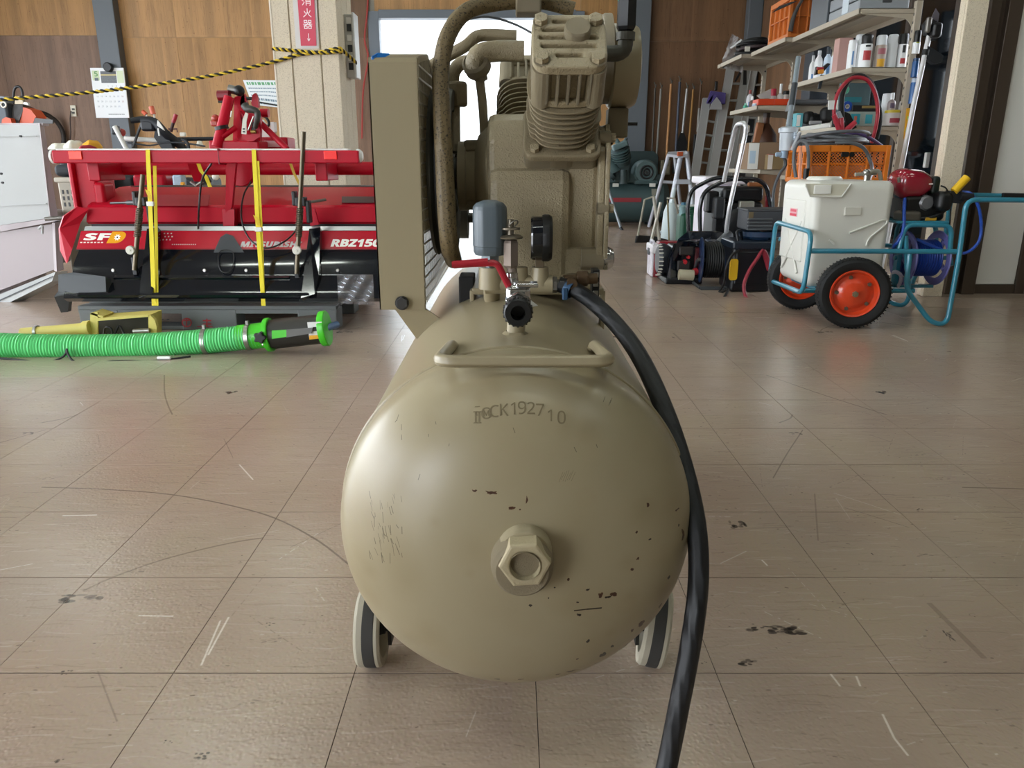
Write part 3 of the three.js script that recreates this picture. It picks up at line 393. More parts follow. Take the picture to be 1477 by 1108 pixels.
  const ma = part(C, 'manifold', [rod(V(-0.045, my, -D), V(0.068, my, -D), 0.0155, 0.0155, 20), rod(V(-0.035, my - 0.006, -D), V(-0.035, my + 0.03, -D), 0.0215, 0.0205, 22), rod(V(0.012, my, -D), V(0.012, my + 0.03, -D), 0.016, 0.0145, 18), rod(V(0.047, my, -D), V(0.047, my + 0.03, -D), 0.017, 0.014, 18), rod(V(-0.035, 0.594, -D - 0.03), V(-0.035, my, -D), 0.014)], mat.tank);
  part(ma, 'union', [hexnut(0.014, 0.008, V(0.072, my, -D), 'x'), hexnut(0.014, 0.008, V(0.084, my, -D), 'x'), rod(V(0.07, my, -D), V(0.1, my, -D), 0.009)], mat.dullSteel);
  part(ma, 'brass_outlet', [rod(V(0.088, my + 0.006, -D - 0.01), V(0.145, my + 0.008, -D - 0.02), 0.009), hexnut(0.013, 0.02, V(0.12, my + 0.008, -D - 0.015), 'x'), rod(V(0.098, my + 0.004, -D - 0.015), V(0.1, my + 0.004, -D + 0.02), 0.009)], M(0x59452f, 0.6, 0.4));
  const ps = part(C, 'pressure_switch', lathe([[0, 0.086], [0.01, 0.0855], [0.022, 0.081], [0.0275, 0.075], [0.0285, 0.07], [0.0285, 0.012], [0.0275, 0.011], [0.0275, 0.002], [0.025, -0.003], [0, -0.003]], V(-0.0365, 0.676, -D), 'y', 36), M(0x566067, 0.4), 'blue-grey pressure switch can');
  part(ps, 'switch_nut', [hexnut(0.0165, 0.02, V(-0.0365, 0.665, -D)), rod(V(-0.0365, 0.64, -D), V(-0.0365, 0.66, -D), 0.0085)], M(0x6c7478, 0.3, 0.7));
  const sv = part(C, 'safety_valve', [hexnut(0.0135, 0.048, V(-0.002, 0.675, -D + 0.01)), rod(V(0.004, 0.63, -D + 0.01), V(-0.001, 0.655, -D + 0.01), 0.009)], M(0x83766c, 0.45, 0.5));
  part(sv, 'valve_disc', [lathe([[0, -0.002], [0.02, -0.0015], [0.021, 0.001], [0.017, 0.004], [0, 0.005]], V(-0.003, 0.702, -D + 0.01), 'y', 24), lathe([[0, -0.002], [0.0165, -0.001], [0.0165, 0.002], [0, 0.003]], V(-0.003, 0.716, -D + 0.01), 'y', 24), rod(V(-0.003, 0.7, -D + 0.01), V(-0.002, 0.731, -D + 0.01), 0.006, 0.005)], M(0x8a8172, 0.4, 0.7));
  part(sv, 'pull_ring', new THREE.TorusGeometry(0.0075, 0.0011, 8, 24).rotateY(0.5).rotateX(0.9).translate(0.003, 0.724, -D + 0.012), mat.steel);
  const ga = part(C, 'pressure_gauge', [lathe([[0, -0.016], [0.034, -0.016], [0.0362, -0.013], [0.0362, 0.004], [0, 0.004]], V(0.047, 0.7, -D), 'x', 36)], mat.blackGloss);
  part(ga, 'gauge_bezel', lathe([[0, 0.003], [0.0375, 0.003], [0.0385, 0.006], [0.0385, 0.014], [0.035, 0.019], [0.03, 0.0175], [0, 0.0175]], V(0.047, 0.7, -D), 'x', 36), mat.black);
  part(ga, 'gauge_stem', [bc(0.046, 0.658, -D, 0.014, 0.014, 0.014, 0.001), rod(V(0.046, 0.64, -D), V(0.046, 0.655, -D), 0.006)], M(0x6d5f4a, 0.5, 0.5));
  // ball valve on its riser
  const vd = 1.02, r0 = P(741, 482, vd), vc = P(747, 432, vd);
  part(C, 'riser', [rod(V(r0.x + 0.002, 0.585, -vd), V(vc.x, vc.y, -vd), 0.0128, 0.0128, 22), lathe([[0.024, 0], [0.02, 0.003], [0.013, 0.008]], V(r0.x + 0.002, 0.589, -vd), 'y', 24)], mat.tank);
  const bv = part(C, 'ball_valve', [bc(vc.x, vc.y + 0.002, -vd + 0.004, 0.033, 0.04, 0.036, 0.008), hexnut(0.0195, 0.014, V(vc.x, vc.y - 0.004, -vd + 0.026), 'z'), rod(V(vc.x - 0.008, vc.y + 0.02, -vd), V(vc.x - 0.008, vc.y + 0.036, -vd), 0.008), bc(vc.x + 0.012, vc.y + 0.022, -vd + 0.01, 0.03, 0.006, 0.024, 0.002)], mat.chrome);
  part(bv, 'seal_tape', slab([P(762, 430, 1.0), P(776, 441, 0.99), P(764, 443, 0.99)], 0.001), mat.white); part(bv, 'seal_tape', slab([P(762, 446, 1.0), P(768, 462, 0.99), P(763, 450, 0.99)], 0.001), mat.white);
  const cf = P(747, 449, 0.965);
  part(bv, 'coupler', [lathe([[0.0095, 0.026], [0.0165, 0.026], [0.0183, 0.023], [0.0183, 0.002], [0.0165, 0], [0.0165, -0.03], [0, -0.03]], V(cf.x, cf.y, cf.z - 0.012), 'z', 30), lathe([[0.0095, 0.026], [0.0095, 0.0], [0, 0]], V(cf.x, cf.y, cf.z - 0.012), 'z', 24), ...Array.from({ length: 20 }, (_, i) => bc(cf.x + Math.cos(i * PI / 10) * 0.0182, cf.y + Math.sin(i * PI / 10) * 0.0182, cf.z + 0.001, 0.003, 0.003, 0.018, 0.0008))], mat.black);
  const l0 = P(731, 412, 1.01), l1 = P(717, 379, 1.01), l2 = P(652, 382, 1.01);
  part(bv, 'lever', [sweep(bent([l0.clone().add(V(0.004, -0.004, 0)), l1, l2], 0.008), 0.0045, 10), sweep(bent([l1.clone().add(V(-0.012, 0.001, 0)), l2.clone().add(V(0.002, 0, 0))], 0.002), 0.0052, 10)], mat.crimson, 'red lever');
  part(bv, 'lever_nut', hexnut(0.006, 0.006, P(738, 404, 1.015)), mat.steel);
}
const hose = part(scene, 'air_hose', sweep(spline([P(806, 410, 1.27), P(832, 420, 1.26), P(868, 447, 1.2), P(915, 502, 1.1), P(957, 588, 1.0), P(988, 682, 0.93), P(1005, 765, 0.88), P(1007, 845, 0.845), P(996, 930, 0.82), P(980, 1015, 0.80), P(963, 1100, 0.785), P(946, 1180, 0.75), V(0.14, 0.06, -0.6), V(0.08, 0.0135, -0.42), V(-0.1, 0.0135, -0.25), V(-0.6, 0.0135, -0.15)], 110), 0.0132, 18), M(0x0a0c10, 0.42, 0, bump(0.0004, 40)));
Object.assign(hose.userData, { label: 'black rubber air hose arching from the compressor outlet down to the floor', category: 'hose' });
const clip = part(scene, 'hose_clip', [lathe([[0.0138, -0.006], [0.016, -0.006], [0.016, 0.006], [0.0138, 0.006]], P(822, 417, 1.262), P(845, 430, 1.24).sub(P(810, 411, 1.266)), 20), bc(P(815, 424, 1.25).x, P(815, 424, 1.25).y, -1.25, 0.009, 0.02, 0.012, 0.002)], M(0x33506e, 0.4, 0.4));
Object.assign(clip.userData, { label: 'small blue clamp round the upper end of the black hose', category: 'hose clamp' });
// ------------------------------------------------------------ left half: rotary tiller on its pallet and what stands round it
function quad(a, b, c, d) { // corners bottom left, bottom right, top right, top left
  const g = new THREE.BufferGeometry().setFromPoints([a, b, c, a, c, d]); g.setAttribute('uv', new THREE.Float32BufferAttribute([0, 0, 1, 0, 1, 1, 0, 0, 1, 1, 0, 1], 2)); g.computeVertexNormals(); return g;
}
const ribbon = (pts, w, t = 0.0015) => { const o = []; for (let i = 0; i < pts.length - 1; i++) { const a = pts[i], b = pts[i + 1], h = w / 2; o.push(slab([V(a.x - h, a.y, a.z), V(a.x + h, a.y, a.z), V(b.x + h, b.y, b.z), V(b.x - h, b.y, b.z)], t)); } return o; };
{
  const T = thing('rotary_tiller', 'red and black rotary tiller attachment strapped to a grey pallet', 'tiller', [-1.5, 0, -4.1]);
  const L0 = -2.24, L1 = -0.61, Q = (py, d) => [d, Yp(py, d)], plain = mat.blackGloss;
  const hoodLine = [Q(269, 4.6), Q(271, 4.46), Q(283, 4.26), Q(297, 4.1)];
  part(T, 'top_hood', sheetX(hoodLine, L0 - 0.01, L1, 0.004), mat.red);
  part(T, 'hood_edge', sheetX([Q(268.5, 4.62), Q(270.5, 4.47)], L0 + 0.05, L1, 0.006), mat.black);
  part(T, 'hood_band', [sheetX([Q(297, 4.1), Q(300, 4.085), Q(320, 4.06), Q(322, 4.075)], L0 - 0.005, L1, 0.004)], mat.red);
  part(T, 'hinge_gap', bx(L0, L1, Yp(330, 4.1), Yp(318, 4.1), -4.12, -4.09), mat.black);
  part(T, 'trim_strip', sheetX([Q(327, 3.995), Q(333, 3.98)], L0 + 0.02, L1, 0.004), M(0xc9ccce, 0.25, 0.6));
  // printed panel
  const dx0 = P(112, 347, 3.93).x, k = 4.4;
  const decal = canvasTex(2048, 128, (c, w, h) => {
    const X = (px) => (px - 112) * k, Y = (py) => (py - 333) / 28.5 * h;
    c.fillStyle = '#b3142a'; c.fillRect(0, 0, w, h); c.fillStyle = '#8d0f20'; c.fillRect(0, h - 16, w, 4);
    c.fillStyle = '#1b2028'; c.fillRect(0, h - 8, w, 8);
    const it = (s, px, py, wd, size, col) => { c.save(); c.fillStyle = col; c.font = `bold ${size}px sans-serif`; const m = c.measureText(s).width; c.translate(X(px), Y(py)); c.transform(wd * k / m, 0, -0.22, 1, 0, 0); c.lineWidth = size * 0.06; c.strokeStyle = col; c.fillText(s, 0, 0); c.strokeText(s, 0, 0); c.restore(); };
    it('SF', 118, 346, 38, 58, '#f2efe8'); c.fillStyle = '#e8a21c'; c.beginPath(); c.moveTo(X(158), Y(334)); c.lineTo(X(172), Y(334)); c.quadraticCurveTo(X(181), Y(336), X(178), Y(343)); c.quadraticCurveTo(X(175), Y(350), X(166), Y(351)); c.lineTo(X(153), Y(351)); c.closePath(); c.fill();
    c.fillStyle = '#fff'; for (let i = 0; i < 8; i++) { c.save(); c.translate(X(167), Y(342.5)); c.rotate(i * PI / 4); c.beginPath(); c.ellipse(4, -11, 4, 9, 0.5, 0, 7); c.fill(); c.restore(); } c.fillStyle = '#222'; c.beginPath(); c.arc(X(167), Y(342.5), 5, 0, 7); c.fill();
    c.fillStyle = '#e9ddd4'; for (let i = 0; i < 7; i++) c.fillRect(X(115 + i * 5), Y(349), 14, 8);
    it('MITSUBISHI', 346, 356, 88, 46, '#b9b6b4'); it('RBZ150', 476, 355.5, 72, 62, '#f4f1ea');
    c.fillStyle = '#c9c2bf'; for (let i = 0; i < 3; i++) for (let j = 0; j < 3; j++) c.fillRect(X(233 + i * 5 + (j & 1) * 2), Y(336 + j * 4.5), 9, 8); for (let i = 0; i < 12; i++) c.fillRect(X(248 + i * 3), Y(352), 8, 6);
  });
  { const a = Yp(361.5, 3.9), b = Yp(333, 3.975), x1 = P(112 + 2048 / k, 347, 3.93).x;
    part(T, 'printed_panel', [quad(V(dx0, a, -3.9), V(x1, a, -3.9), V(x1, b, -3.975), V(dx0, b, -3.975))], M(0xffffff, 0.22, 0, { map: decal, clearcoat: 0.6, clearcoatRoughness: 0.1 })); }
  part(T, 'rear_cover', [sheetX([Q(332, 3.985), Q(361, 3.906), Q(380, 3.84), Q(396, 3.81), Q(400, 3.80), Q(418, 3.73), Q(424, 3.715), Q(430, 3.70), Q(434, 3.73)], L0 + 0.02, L1, 0.004), extX([Q(332, 3.985), Q(361, 3.906), Q(400, 3.8), Q(430, 3.7), [4.3, 0.2], [4.4, 0.5]], L0 + 0.02, L0 + 0.03)], plain);
  part(T, 'cover_rib', [sheetX([Q(398, 3.797), Q(401, 3.78), Q(404, 3.787)], -2.0, -1.12, 0.004), sheetX([Q(423, 3.70), Q(426, 3.69), Q(429, 3.692)], L0 + 0.1, -1.0, 0.004)], plain);
  for (const px of [163, 295, 355, 487]) part(T, 'cover_bolt', lathe([[0.009, 0], [0.007, 0.005], [0, 0.006]], P(px, 390, 3.808), 'z', 12), mat.steel);
  // pressed boss in the middle of the panel
  part(T, 'latch_plate', [slab([P(308, 364, 3.885), P(352, 364, 3.885), P(336, 340, 3.945), P(326, 337, 3.955), P(318, 342, 3.945)], 0.004)], mat.grayDark); part(T, 'latch_ring', sweep(spline([P(318, 362, 3.88), P(315, 375, 3.84), P(320, 392, 3.8), P(331, 392, 3.8), P(337, 378, 3.83), P(334, 362, 3.88)], 24, true), 0.003, 6, true), mat.black);
  // side plates and ends
  part(T, 'side_plate', [slab([P(86, 330, 3.98), P(92, 312, 4.0), P(112, 298, 4.05), P(128, 302, 4.05), P(116, 322, 4.03), P(104, 360, 3.95), P(97, 380, 3.93), P(88, 362, 3.96)], 0.02)], mat.red);
  part(T, 'skid', [slab([P(84, 396, 3.74), P(106, 393, 3.74), P(152, 399, 3.72), P(153, 421, 3.70), P(84, 424, 3.72)], 0.05), slab([P(78, 428, 3.72), P(84, 420, 3.72), P(100, 425, 3.72), P(98, 450, 3.80), P(88, 451, 3.80)], 0.03)], mat.grayDark);
  part(T, 'gear_case', [bc(P(134, 265, 4.25).x, P(134, 266, 4.25).y, -4.25, 0.15, 0.27, 0.2, 0.02), bc(P(116, 262, 4.2).x, P(116, 262, 4.2).y, -4.2, 0.02, 0.28, 0.16, 0.006), bc(P(144, 280, 4.15).x, P(144, 280, 4.15).y, -4.2, 0.06, 0.12, 0.12, 0.02)], mat.red);
  // beams
  const t0 = P(200, 243, 4.2), t1 = P(545, 243, 4.2);
  part(T, 'main_tube', rod(V(t0.x - 0.15, t0.y, t0.z), V(L1, t0.y, t0.z), 0.034, 0.034, 24), mat.red);
  const b0 = P(75, 226, 3.85), b1 = P(517, 226, 3.85);
  const bm = part(T, 'lamp_beam', [bx(b0.x, b1.x, Yp(235.5, 3.85), Yp(217, 3.85), -3.85, -3.95, 0.006)], mat.red);
  part(bm, 'reflector', bc(P(108.5, 224, 3.845).x, P(108.5, 224, 3.845).y, -3.848, 0.064, 0.04, 0.01, 0.003), M(0xff3a1c, 0.3)); part(bm, 'reflector', bc(P(476.5, 224, 3.845).x, P(476.5, 224, 3.845).y, -3.848, 0.064, 0.04, 0.01, 0.003), M(0xff1d18, 0.3));
  part(bm, 'end_cap', lathe([[0, 0.02], [0.02, 0.018], [0.033, 0.004], [0.033, -0.01], [0, -0.01]], P(518, 225, 3.9), 'x', 20), mat.white); part(bm, 'end_cap', lathe([[0, 0.012], [0.02, 0.01], [0.033, 0.002], [0.033, -0.01], [0, -0.01]], P(76, 226, 3.9), V(-1, 0, 0), 20), mat.white);
  part(bm, 'foam_strip', bx(b0.x + 0.01, b1.x - 0.05, Yp(217.5, 3.9), Yp(214.6, 3.9), -3.87, -3.93, 0.004), mat.white);
  part(bm, 'joint_line', bc(P(315, 226, 3.85).x, P(315, 226, 3.85).y, -3.9, 0.004, 0.074, 0.104), mat.redDark);
  for (const px of [150, 470]) part(T, 'beam_bracket', bx(P(px, 240, 4.05).x - 0.03, P(px, 240, 4.05).x + 0.03, Yp(260, 4.1), Yp(230, 4.1), -3.94, -4.2, 0.006), mat.red);
  // centre bracket
  part(T, 'centre_bracket', [slab([P(326, 236, 4.0), P(340, 236, 4.0), P(334, 300, 4.02), P(325, 308, 4.02)], 0.03), slab([P(320, 302, 4.02), P(338, 302, 4.02), P(338, 326, 4.02), P(322, 326, 4.02)], 0.05)], mat.red);
  part(T, 'flange_disc', lathe([[0, 0.02], [0.07, 0.02], [0.075, 0.01], [0.075, -0.03], [0, -0.03]], P(347, 248, 4.16), 'z', 28), mat.red);
  part(T, 'gusset', [slab([P(270, 236, 4.1), P(286, 236, 4.1), P(292, 262, 4.15), P(280, 262, 4.15)], 0.02)], mat.red); part(T, 'spring_clip', sweep([P(275, 262, 4.1), P(283, 268, 4.1), P(292, 262, 4.1)], 0.008, 8), mat.steel);
  // depth adjusters
  const screw = M(0x5e5545, 0.35, 0.7), coil = M(0x5f5a4a, 0.4, 0.7);
  for (const [x0, y0, x1, y1, px] of [[206, 252, 194, 390, 188], [438, 190, 428, 395, 428]]) {
    const a = P(x0, y0, 3.86), b = P(x1, y1, 3.79), at = (py) => { const t = (py - y0) / (y1 - y0); return P(x0 + (x1 - x0) * t, py, 3.86 - 0.07 * t); };
    const ad = part(T, 'depth_rod', rod(a, b, 0.0115, 0.0115, 14), screw);
    const n = 16 * 12, c0 = at(300), c1 = at(342); part(ad, 'spring', sweep(Array.from({ length: n + 1 }, (_, i) => { const t = i / n, u = t * 16 * 2 * PI; return c0.clone().lerp(c1, t).add(V(Math.cos(u) * 0.016, 0, Math.sin(u) * 0.016)); }), 0.003, 5), coil);
    part(ad, 'rod_bracket', [bc(at(291).x, at(291).y, at(291).z - 0.02, 0.05, 0.045, 0.05, 0.006), bc(at(300).x + 0.035, at(300).y - 0.02, at(300).z - 0.03, 0.02, 0.11, 0.05, 0.006), bc(at(288).x - 0.035, at(288).y + 0.005, at(288).z - 0.03, 0.02, 0.07, 0.05, 0.006)], mat.black);
    part(ad, 'white_knob', lathe([[0, 0.012], [0.005, 0.012], [0.006, 0.008], [0.02, 0.008], [0.022, 0.004], [0.022, -0.006], [0, -0.006]], P(px, 361, 3.79), 'z', 24), mat.offWhite);
    part(ad, 'rod_end', [bc(b.x, b.y + 0.02, b.z - 0.01, 0.022, 0.09, 0.02, 0.004)], mat.black);
    part(T, 'lift_arm', [slab([P(x1 + 18, 330, 3.94), P(x1 + 34, 328, 3.94), P(x1 + 32, 398, 3.77), P(x1 + 26, 424, 3.69), P(x1 + 6, 430, 3.68), P(x1 + 12, 395, 3.77)], 0.03)], mat.blackGloss);
  }
  part(T, 'lock_pin', [rod(P(160, 293, 4.0), P(196, 292, 3.9), 0.006), rod(P(184, 292.5, 3.93), P(198, 292, 3.9), 0.012)], mat.darkSteel); part(T, 'lock_pin', rod(P(444, 292, 3.9), P(470, 288, 3.95), 0.007), mat.dullSteel);
  part(T, 'lower_tabs', [slab([P(440, 300, 3.98), P(454, 302, 3.98), P(460, 324, 3.98), P(448, 326, 3.98)], 0.02)], mat.red);
  // hitch mast
  const mastTube = (a, b, r) => rod(a, b, r, r, 18);
  const mast = part(T, 'hitch_mast', [slab([P(338, 140, 4.3), P(352, 136, 4.3), P(362, 216, 4.3), P(335, 216, 4.3)], 0.03), slab([P(346, 160, 4.26), P(354, 170, 4.26), P(352, 200, 4.26), P(366, 216, 4.26), P(340, 216, 4.26)], 0.03)], mat.red);
  part(mast, 'top_link_tube', [mastTube(P(331, 140, 4.2), P(313, 212, 4.15), 0.027)], mat.red); part(mast, 'tube_clamp', mastTube(P(319, 182, 4.17), P(320.5, 187, 4.17), 0.036), mat.black);
  part(mast, 'top_pin', [mastTube(P(330, 128, 4.25), P(342, 131, 4.25), 0.022)], mat.dullSteel); part(mast, 'rubber_cap', new THREE.SphereGeometry(0.028, 18, 14).translate(...P(345, 131, 4.22).toArray()), mat.black); part(mast, 'cross_pin', rod(P(315, 147, 4.25), P(330, 147, 4.25), 0.006), mat.black);
  part(mast, 'upper_lug', lathe([[0, -0.03], [0.026, -0.03], [0.026, 0.03], [0, 0.03]], P(323, 138, 4.22), 'x', 18), mat.redDark);
  part(mast, 'arch_plate', slab([P(349, 199, 4.12), P(356, 204, 4.12), P(366, 203, 4.12), P(375, 197, 4.12), P(376, 167, 4.12), P(370, 162, 4.12), P(358, 162, 4.12), P(353, 172, 4.12), P(350, 185, 4.12)], 0.024), mat.red);
  part(mast, 'scale_plate', slab([P(348, 193, 4.09), P(355.5, 194, 4.09), P(355.5, 176, 4.09), P(358, 164, 4.09), P(354, 162, 4.09), P(350, 172, 4.09)], 0.006), mat.offWhite); part(mast, 'scale_marks', [slab([P(350, 191, 4.086), P(353, 191, 4.086), P(353, 189, 4.086), P(350, 189, 4.086)], 0.002), slab([P(350, 187, 4.086), P(353, 187, 4.086), P(353, 185, 4.086), P(350, 185, 4.086)], 0.002)], mat.grayDark);
  part(mast, 'plate_opening', slab([P(361, 191, 4.115), P(368, 191, 4.115), P(368.5, 172, 4.115), P(364, 177, 4.115)], 0.004), mat.black); part(mast, 'linkage_rod', rod(P(358, 188, 4.1), P(366, 168, 4.1), 0.005), mat.steel); part(mast, 'brass_sleeve', rod(P(362, 190, 4.1), P(369, 190, 4.1), 0.009), mat.brass); part(mast, 'decal_strip', slab([P(331.5, 169, 4.14), P(333, 169, 4.14), P(334.5, 160, 4.14), P(333, 160, 4.14)], 0.003), mat.white);
  part(mast, 'curved_hose', sweep(spline([P(353, 152, 4.1), P(357, 157, 4.09), P(364, 158, 4.08), P(371, 162, 4.08), P(371, 172, 4.08), P(368, 184, 4.1)], 20), (t) => 0.021 - 0.009 * t, 12), M(0x33322c, 0.5));
  for (const [x, y] of [[351, 140], [367, 139]]) part(mast, 'hook_plate', [slab([P(x - 5, y + 10, 4.3), P(x - 3, y - 2, 4.3), P(x + 1, y - 5, 4.3), P(x + 4, y + 2, 4.3), P(x + 6, y + 16, 4.3), P(x - 2, y + 16, 4.3)], 0.03)], mat.red);
  part(mast, 'hook_bar', rod(P(352, 142, 4.31), P(367, 142, 4.31), 0.008), mat.darkSteel);
  part(mast, 'side_strut', [rod(P(374, 176, 4.2), P(414, 215, 4.15), 0.016)], mat.red); part(mast, 'lug_plate', [slab([P(372, 168, 4.18), P(376, 163, 4.18), P(375, 216, 4.18), P(362, 216, 4.18), P(368, 190, 4.18)], 0.03), lathe([[0, -0.02], [0.022, -0.02], [0.022, 0.02], [0, 0.02]], P(382, 163, 4.18), 'x', 16)], mat.red);
  part(mast, 'mast_foot', [bx(P(306, 210, 4.2).x, P(378, 210, 4.2).x, Yp(232, 4.2), Yp(203, 4.2), -4.15, -4.35, 0.01), rod(P(320, 198, 4.15), P(340, 184, 4.2), 0.014)], mat.red);
  part(mast, 'mast_knob', [new THREE.SphereGeometry(0.021, 14, 12).translate(...P(311, 171, 4.2).toArray()), bc(...P(310, 178, 4.2).toArray(), 0.04, 0.03, 0.03, 0.008)], M(0xa33c2c, 0.4));
  part(mast, 'gearbox_box', [bc(P(395, 212, 4.4).x, P(395, 208, 4.4).y, -4.4, 0.2, 0.07, 0.16, 0.01)], mat.red); part(mast, 'shaft_cover', [slab([P(374, 203, 4.5), P(388, 203, 4.5), P(387, 186, 4.5), P(380, 178, 4.5), P(376, 172, 4.5), P(374, 180, 4.5)], 0.06), slab([P(390, 196, 4.5), P(396, 190, 4.5), P(395, 176, 4.5), P(390, 176, 4.5)], 0.05)], mat.white); part(mast, 'cover_hose', sweep(spline([P(376, 165, 4.45), P(384, 170, 4.45), P(388, 178, 4.45), P(386, 182, 4.45), P(380, 179, 4.45)], 16), 0.008, 8), mat.black); part(mast, 'warning_label', slab([P(381, 212, 4.3), P(404, 212, 4.3), P(404, 203, 4.3), P(381, 203, 4.3)], 0.002), M(0xd8b9c0, 0.5));
  // cables
  part(T, 'cable', sweep(spline([P(305, 236, 3.98), P(292, 258, 4.02), P(287, 300, 4.02), P(286, 330, 3.95)], 20), 0.005, 8), mat.black);
  part(T, 'cable', sweep(spline([P(362, 262, 4.1), P(352, 280, 4.05), P(348, 310, 3.98), P(354, 335, 3.92), P(368, 352, 3.87), P(384, 358, 3.86), P(404, 352, 3.87), P(424, 336, 3.9), P(436, 310, 3.93)], 40), 0.0042, 8), mat.black);
  part(T, 'yellow_lead', ribbon([P(286, 236, 4.05), P(290, 247, 4.05), P(297, 255, 4.05), P(303, 270, 4.05)], 0.02, 0.003), mat.yellow); part(T, 'yellow_lead', ribbon([P(419, 236, 4.05), P(424, 250, 4.05), P(433, 268, 4.05)], 0.014, 0.003), M(0xc9a62c, 0.5));
  part(T, 'hood_label', slab([P(208, 298, 4.078), P(300, 298, 4.078), P(303, 282, 4.27), P(216, 282, 4.27)].map((p) => p.add(V(0, 0.004, 0))), 0.001), M(0xa52536, 0.35)); part(T, 'hood_label', slab([P(493, 294, 4.12), P(540, 294, 4.12), P(540, 285, 4.24), P(493, 285, 4.24)].map((p) => p.add(V(0, 0.006, 0))), 0.001), M(0x4a3236, 0.4));
  part(T, 'rotor_shaft', [rod(V(-2.2, 0.28, -4.1), V(-0.65, 0.28, -4.1), 0.04)], mat.grayDark); for (let i = 0; i < 14; i++) part(T, 'tine', bc(-2.1 + i * 0.108, 0.28 + Math.sin(i * 1.9) * 0.07, -4.1 + Math.cos(i * 1.9) * 0.07, 0.012, 0.04 + Math.abs(Math.sin(i * 1.9)) * 0.1, 0.04 + Math.abs(Math.cos(i * 1.9)) * 0.1, 0.003), mat.black);
}
{ const g = new THREE.PlaneGeometry(1, 1, 14, 14), p = g.attributes.position; for (let i = 0; i < p.count; i++) { const u = p.getX(i) + 0.5, v = p.getY(i) + 0.5, q = P(488 + 52 * u - 2 * v, 440 - 44 * v + 14 * (1 - u) * (1 - v) - 16 * (1 - u) * (1 - v), 3.66 + 0.03 * Math.sin(u * 11 + v * 5) * Math.cos(v * 13 - u * 4) - 0.04 * v); p.setXYZ(i, q.x, q.y, q.z); } g.computeVertexNormals(); const f = part(scene, 'plastic_film', g, M(0xf0f0f4, 0.12, 0, { transmission: 0.85, thickness: 0 })); f.userData = { label: 'crumpled clear film clinging to the black skirt beside the belt guard', category: 'film' }; }
// straps
for (const [a, lab] of [[[[213, 215], [218, 330], [222, 441], [223, 239], [226, 441], 217, 294], 'yellow tie-down strap over the tiller beam near its white knob and gear case'], [[[366, 215], [372, 330], [380, 441], [0, 0], [0, 0], 373, 331], 'yellow tie-down strap beside the tiller hitch mast']]) {
  const s = thing('tie_down_strap', lab, 'strap', P(a[0][0], 440, 3.74), 'yellow straps holding the tiller');
  const A = P(...a[0], 3.9), B = P(a[0][0], a[0][1] + 1.5, 3.842), Cc = P(...a[1], 3.80), E = P(...a[2], 3.69);
  part(s, 'webbing', ribbon([A, B, Cc, E], 0.021), mat.yellow); part(s, 'buckle', bc(P(a[5], a[6], 3.79).x, P(a[5], a[6], 3.79).y, P(a[5], a[6], 3.79).z, 0.036, 0.022, 0.014, 0.004), mat.white);
  if (a[3][0]) part(s, 'webbing', ribbon([P(...a[3], 3.92), P(225, 330, 3.84), P(...a[4], 3.69)], 0.017), mat.yellow); else part(s, 'webbing', ribbon([P(372, 232, 3.84), P(377, 330, 3.805), P(381, 441, 3.695)], 0.012), mat.yellow);
  part(s, 'loose_end', slab([P(a[5] - 8, a[6] - 21, 3.78), P(a[5] - 2, a[6] - 18, 3.78), P(a[5] + 3, a[6] - 5, 3.78), P(a[5] - 2, a[6] - 6, 3.78)], 0.002), M(0xd9b81c, 0.6));
}
{ // pallet
  const p = thing('plastic_pallet', 'dark grey plastic pallet with faded red stencil under the tiller', 'pallet', [-1.56, 0, -4.2]), g = M(0x6a6e6d, 0.6), x0 = -2.2, x1 = -0.89, y1 = 0.125, z0 = -3.77, z1 = -4.75;
  for (let i = 0; i < 9; i++) part(p, 'deck_slat', bx(x0, x1, y1 - 0.02, y1, z0 - i * 0.11, z0 - i * 0.11 - 0.082, 0.004), g);
  part(p, 'deck_rail', bx(x0, x1, y1 - 0.04, y1 - 0.004, z0 - 0.004, z0 - 0.04), g);
  for (const [a, b] of [[-2.2, -2.0], [-1.68, -1.4], [-1.09, -0.89]]) for (const z of [z0, -4.2, -4.62]) part(p, 'foot_block', bx(a, b, 0, y1 - 0.02, z - 0.002, z - 0.13, 0.006), g);
  for (const z of [z0, -4.2, -4.62]) part(p, 'runner', bx(x0, x1, 0, 0.02, z - 0.01, z - 0.12, 0.004), g);
  part(p, 'stencil', quad(P(260, 474, 3.764), P(312, 474, 3.764), P(312, 456, 3.764), P(260, 456, 3.764)), M(0xffffff, 0.7, 0, { transparent: true, map: canvasTex(256, 96, (c, w, h) => { c.clearRect(0, 0, w, h); c.strokeStyle = c.fillStyle = 'rgba(170,40,44,.9)'; c.lineWidth = 9; c.beginPath(); c.arc(46, 50, 32, 0, 7); c.moveTo(20, 36); c.lineTo(74, 30); c.moveTo(46, 16); c.lineTo(44, 84); c.stroke(); c.font = 'bold 60px sans-serif'; c.fillText('\u2261', 110, 70); c.fillRect(160, 30, 60, 10); c.fillRect(160, 56, 60, 10); c.fillRect(184, 20, 10, 62); c.fillRect(120, 78, 110, 8); }) }));
}
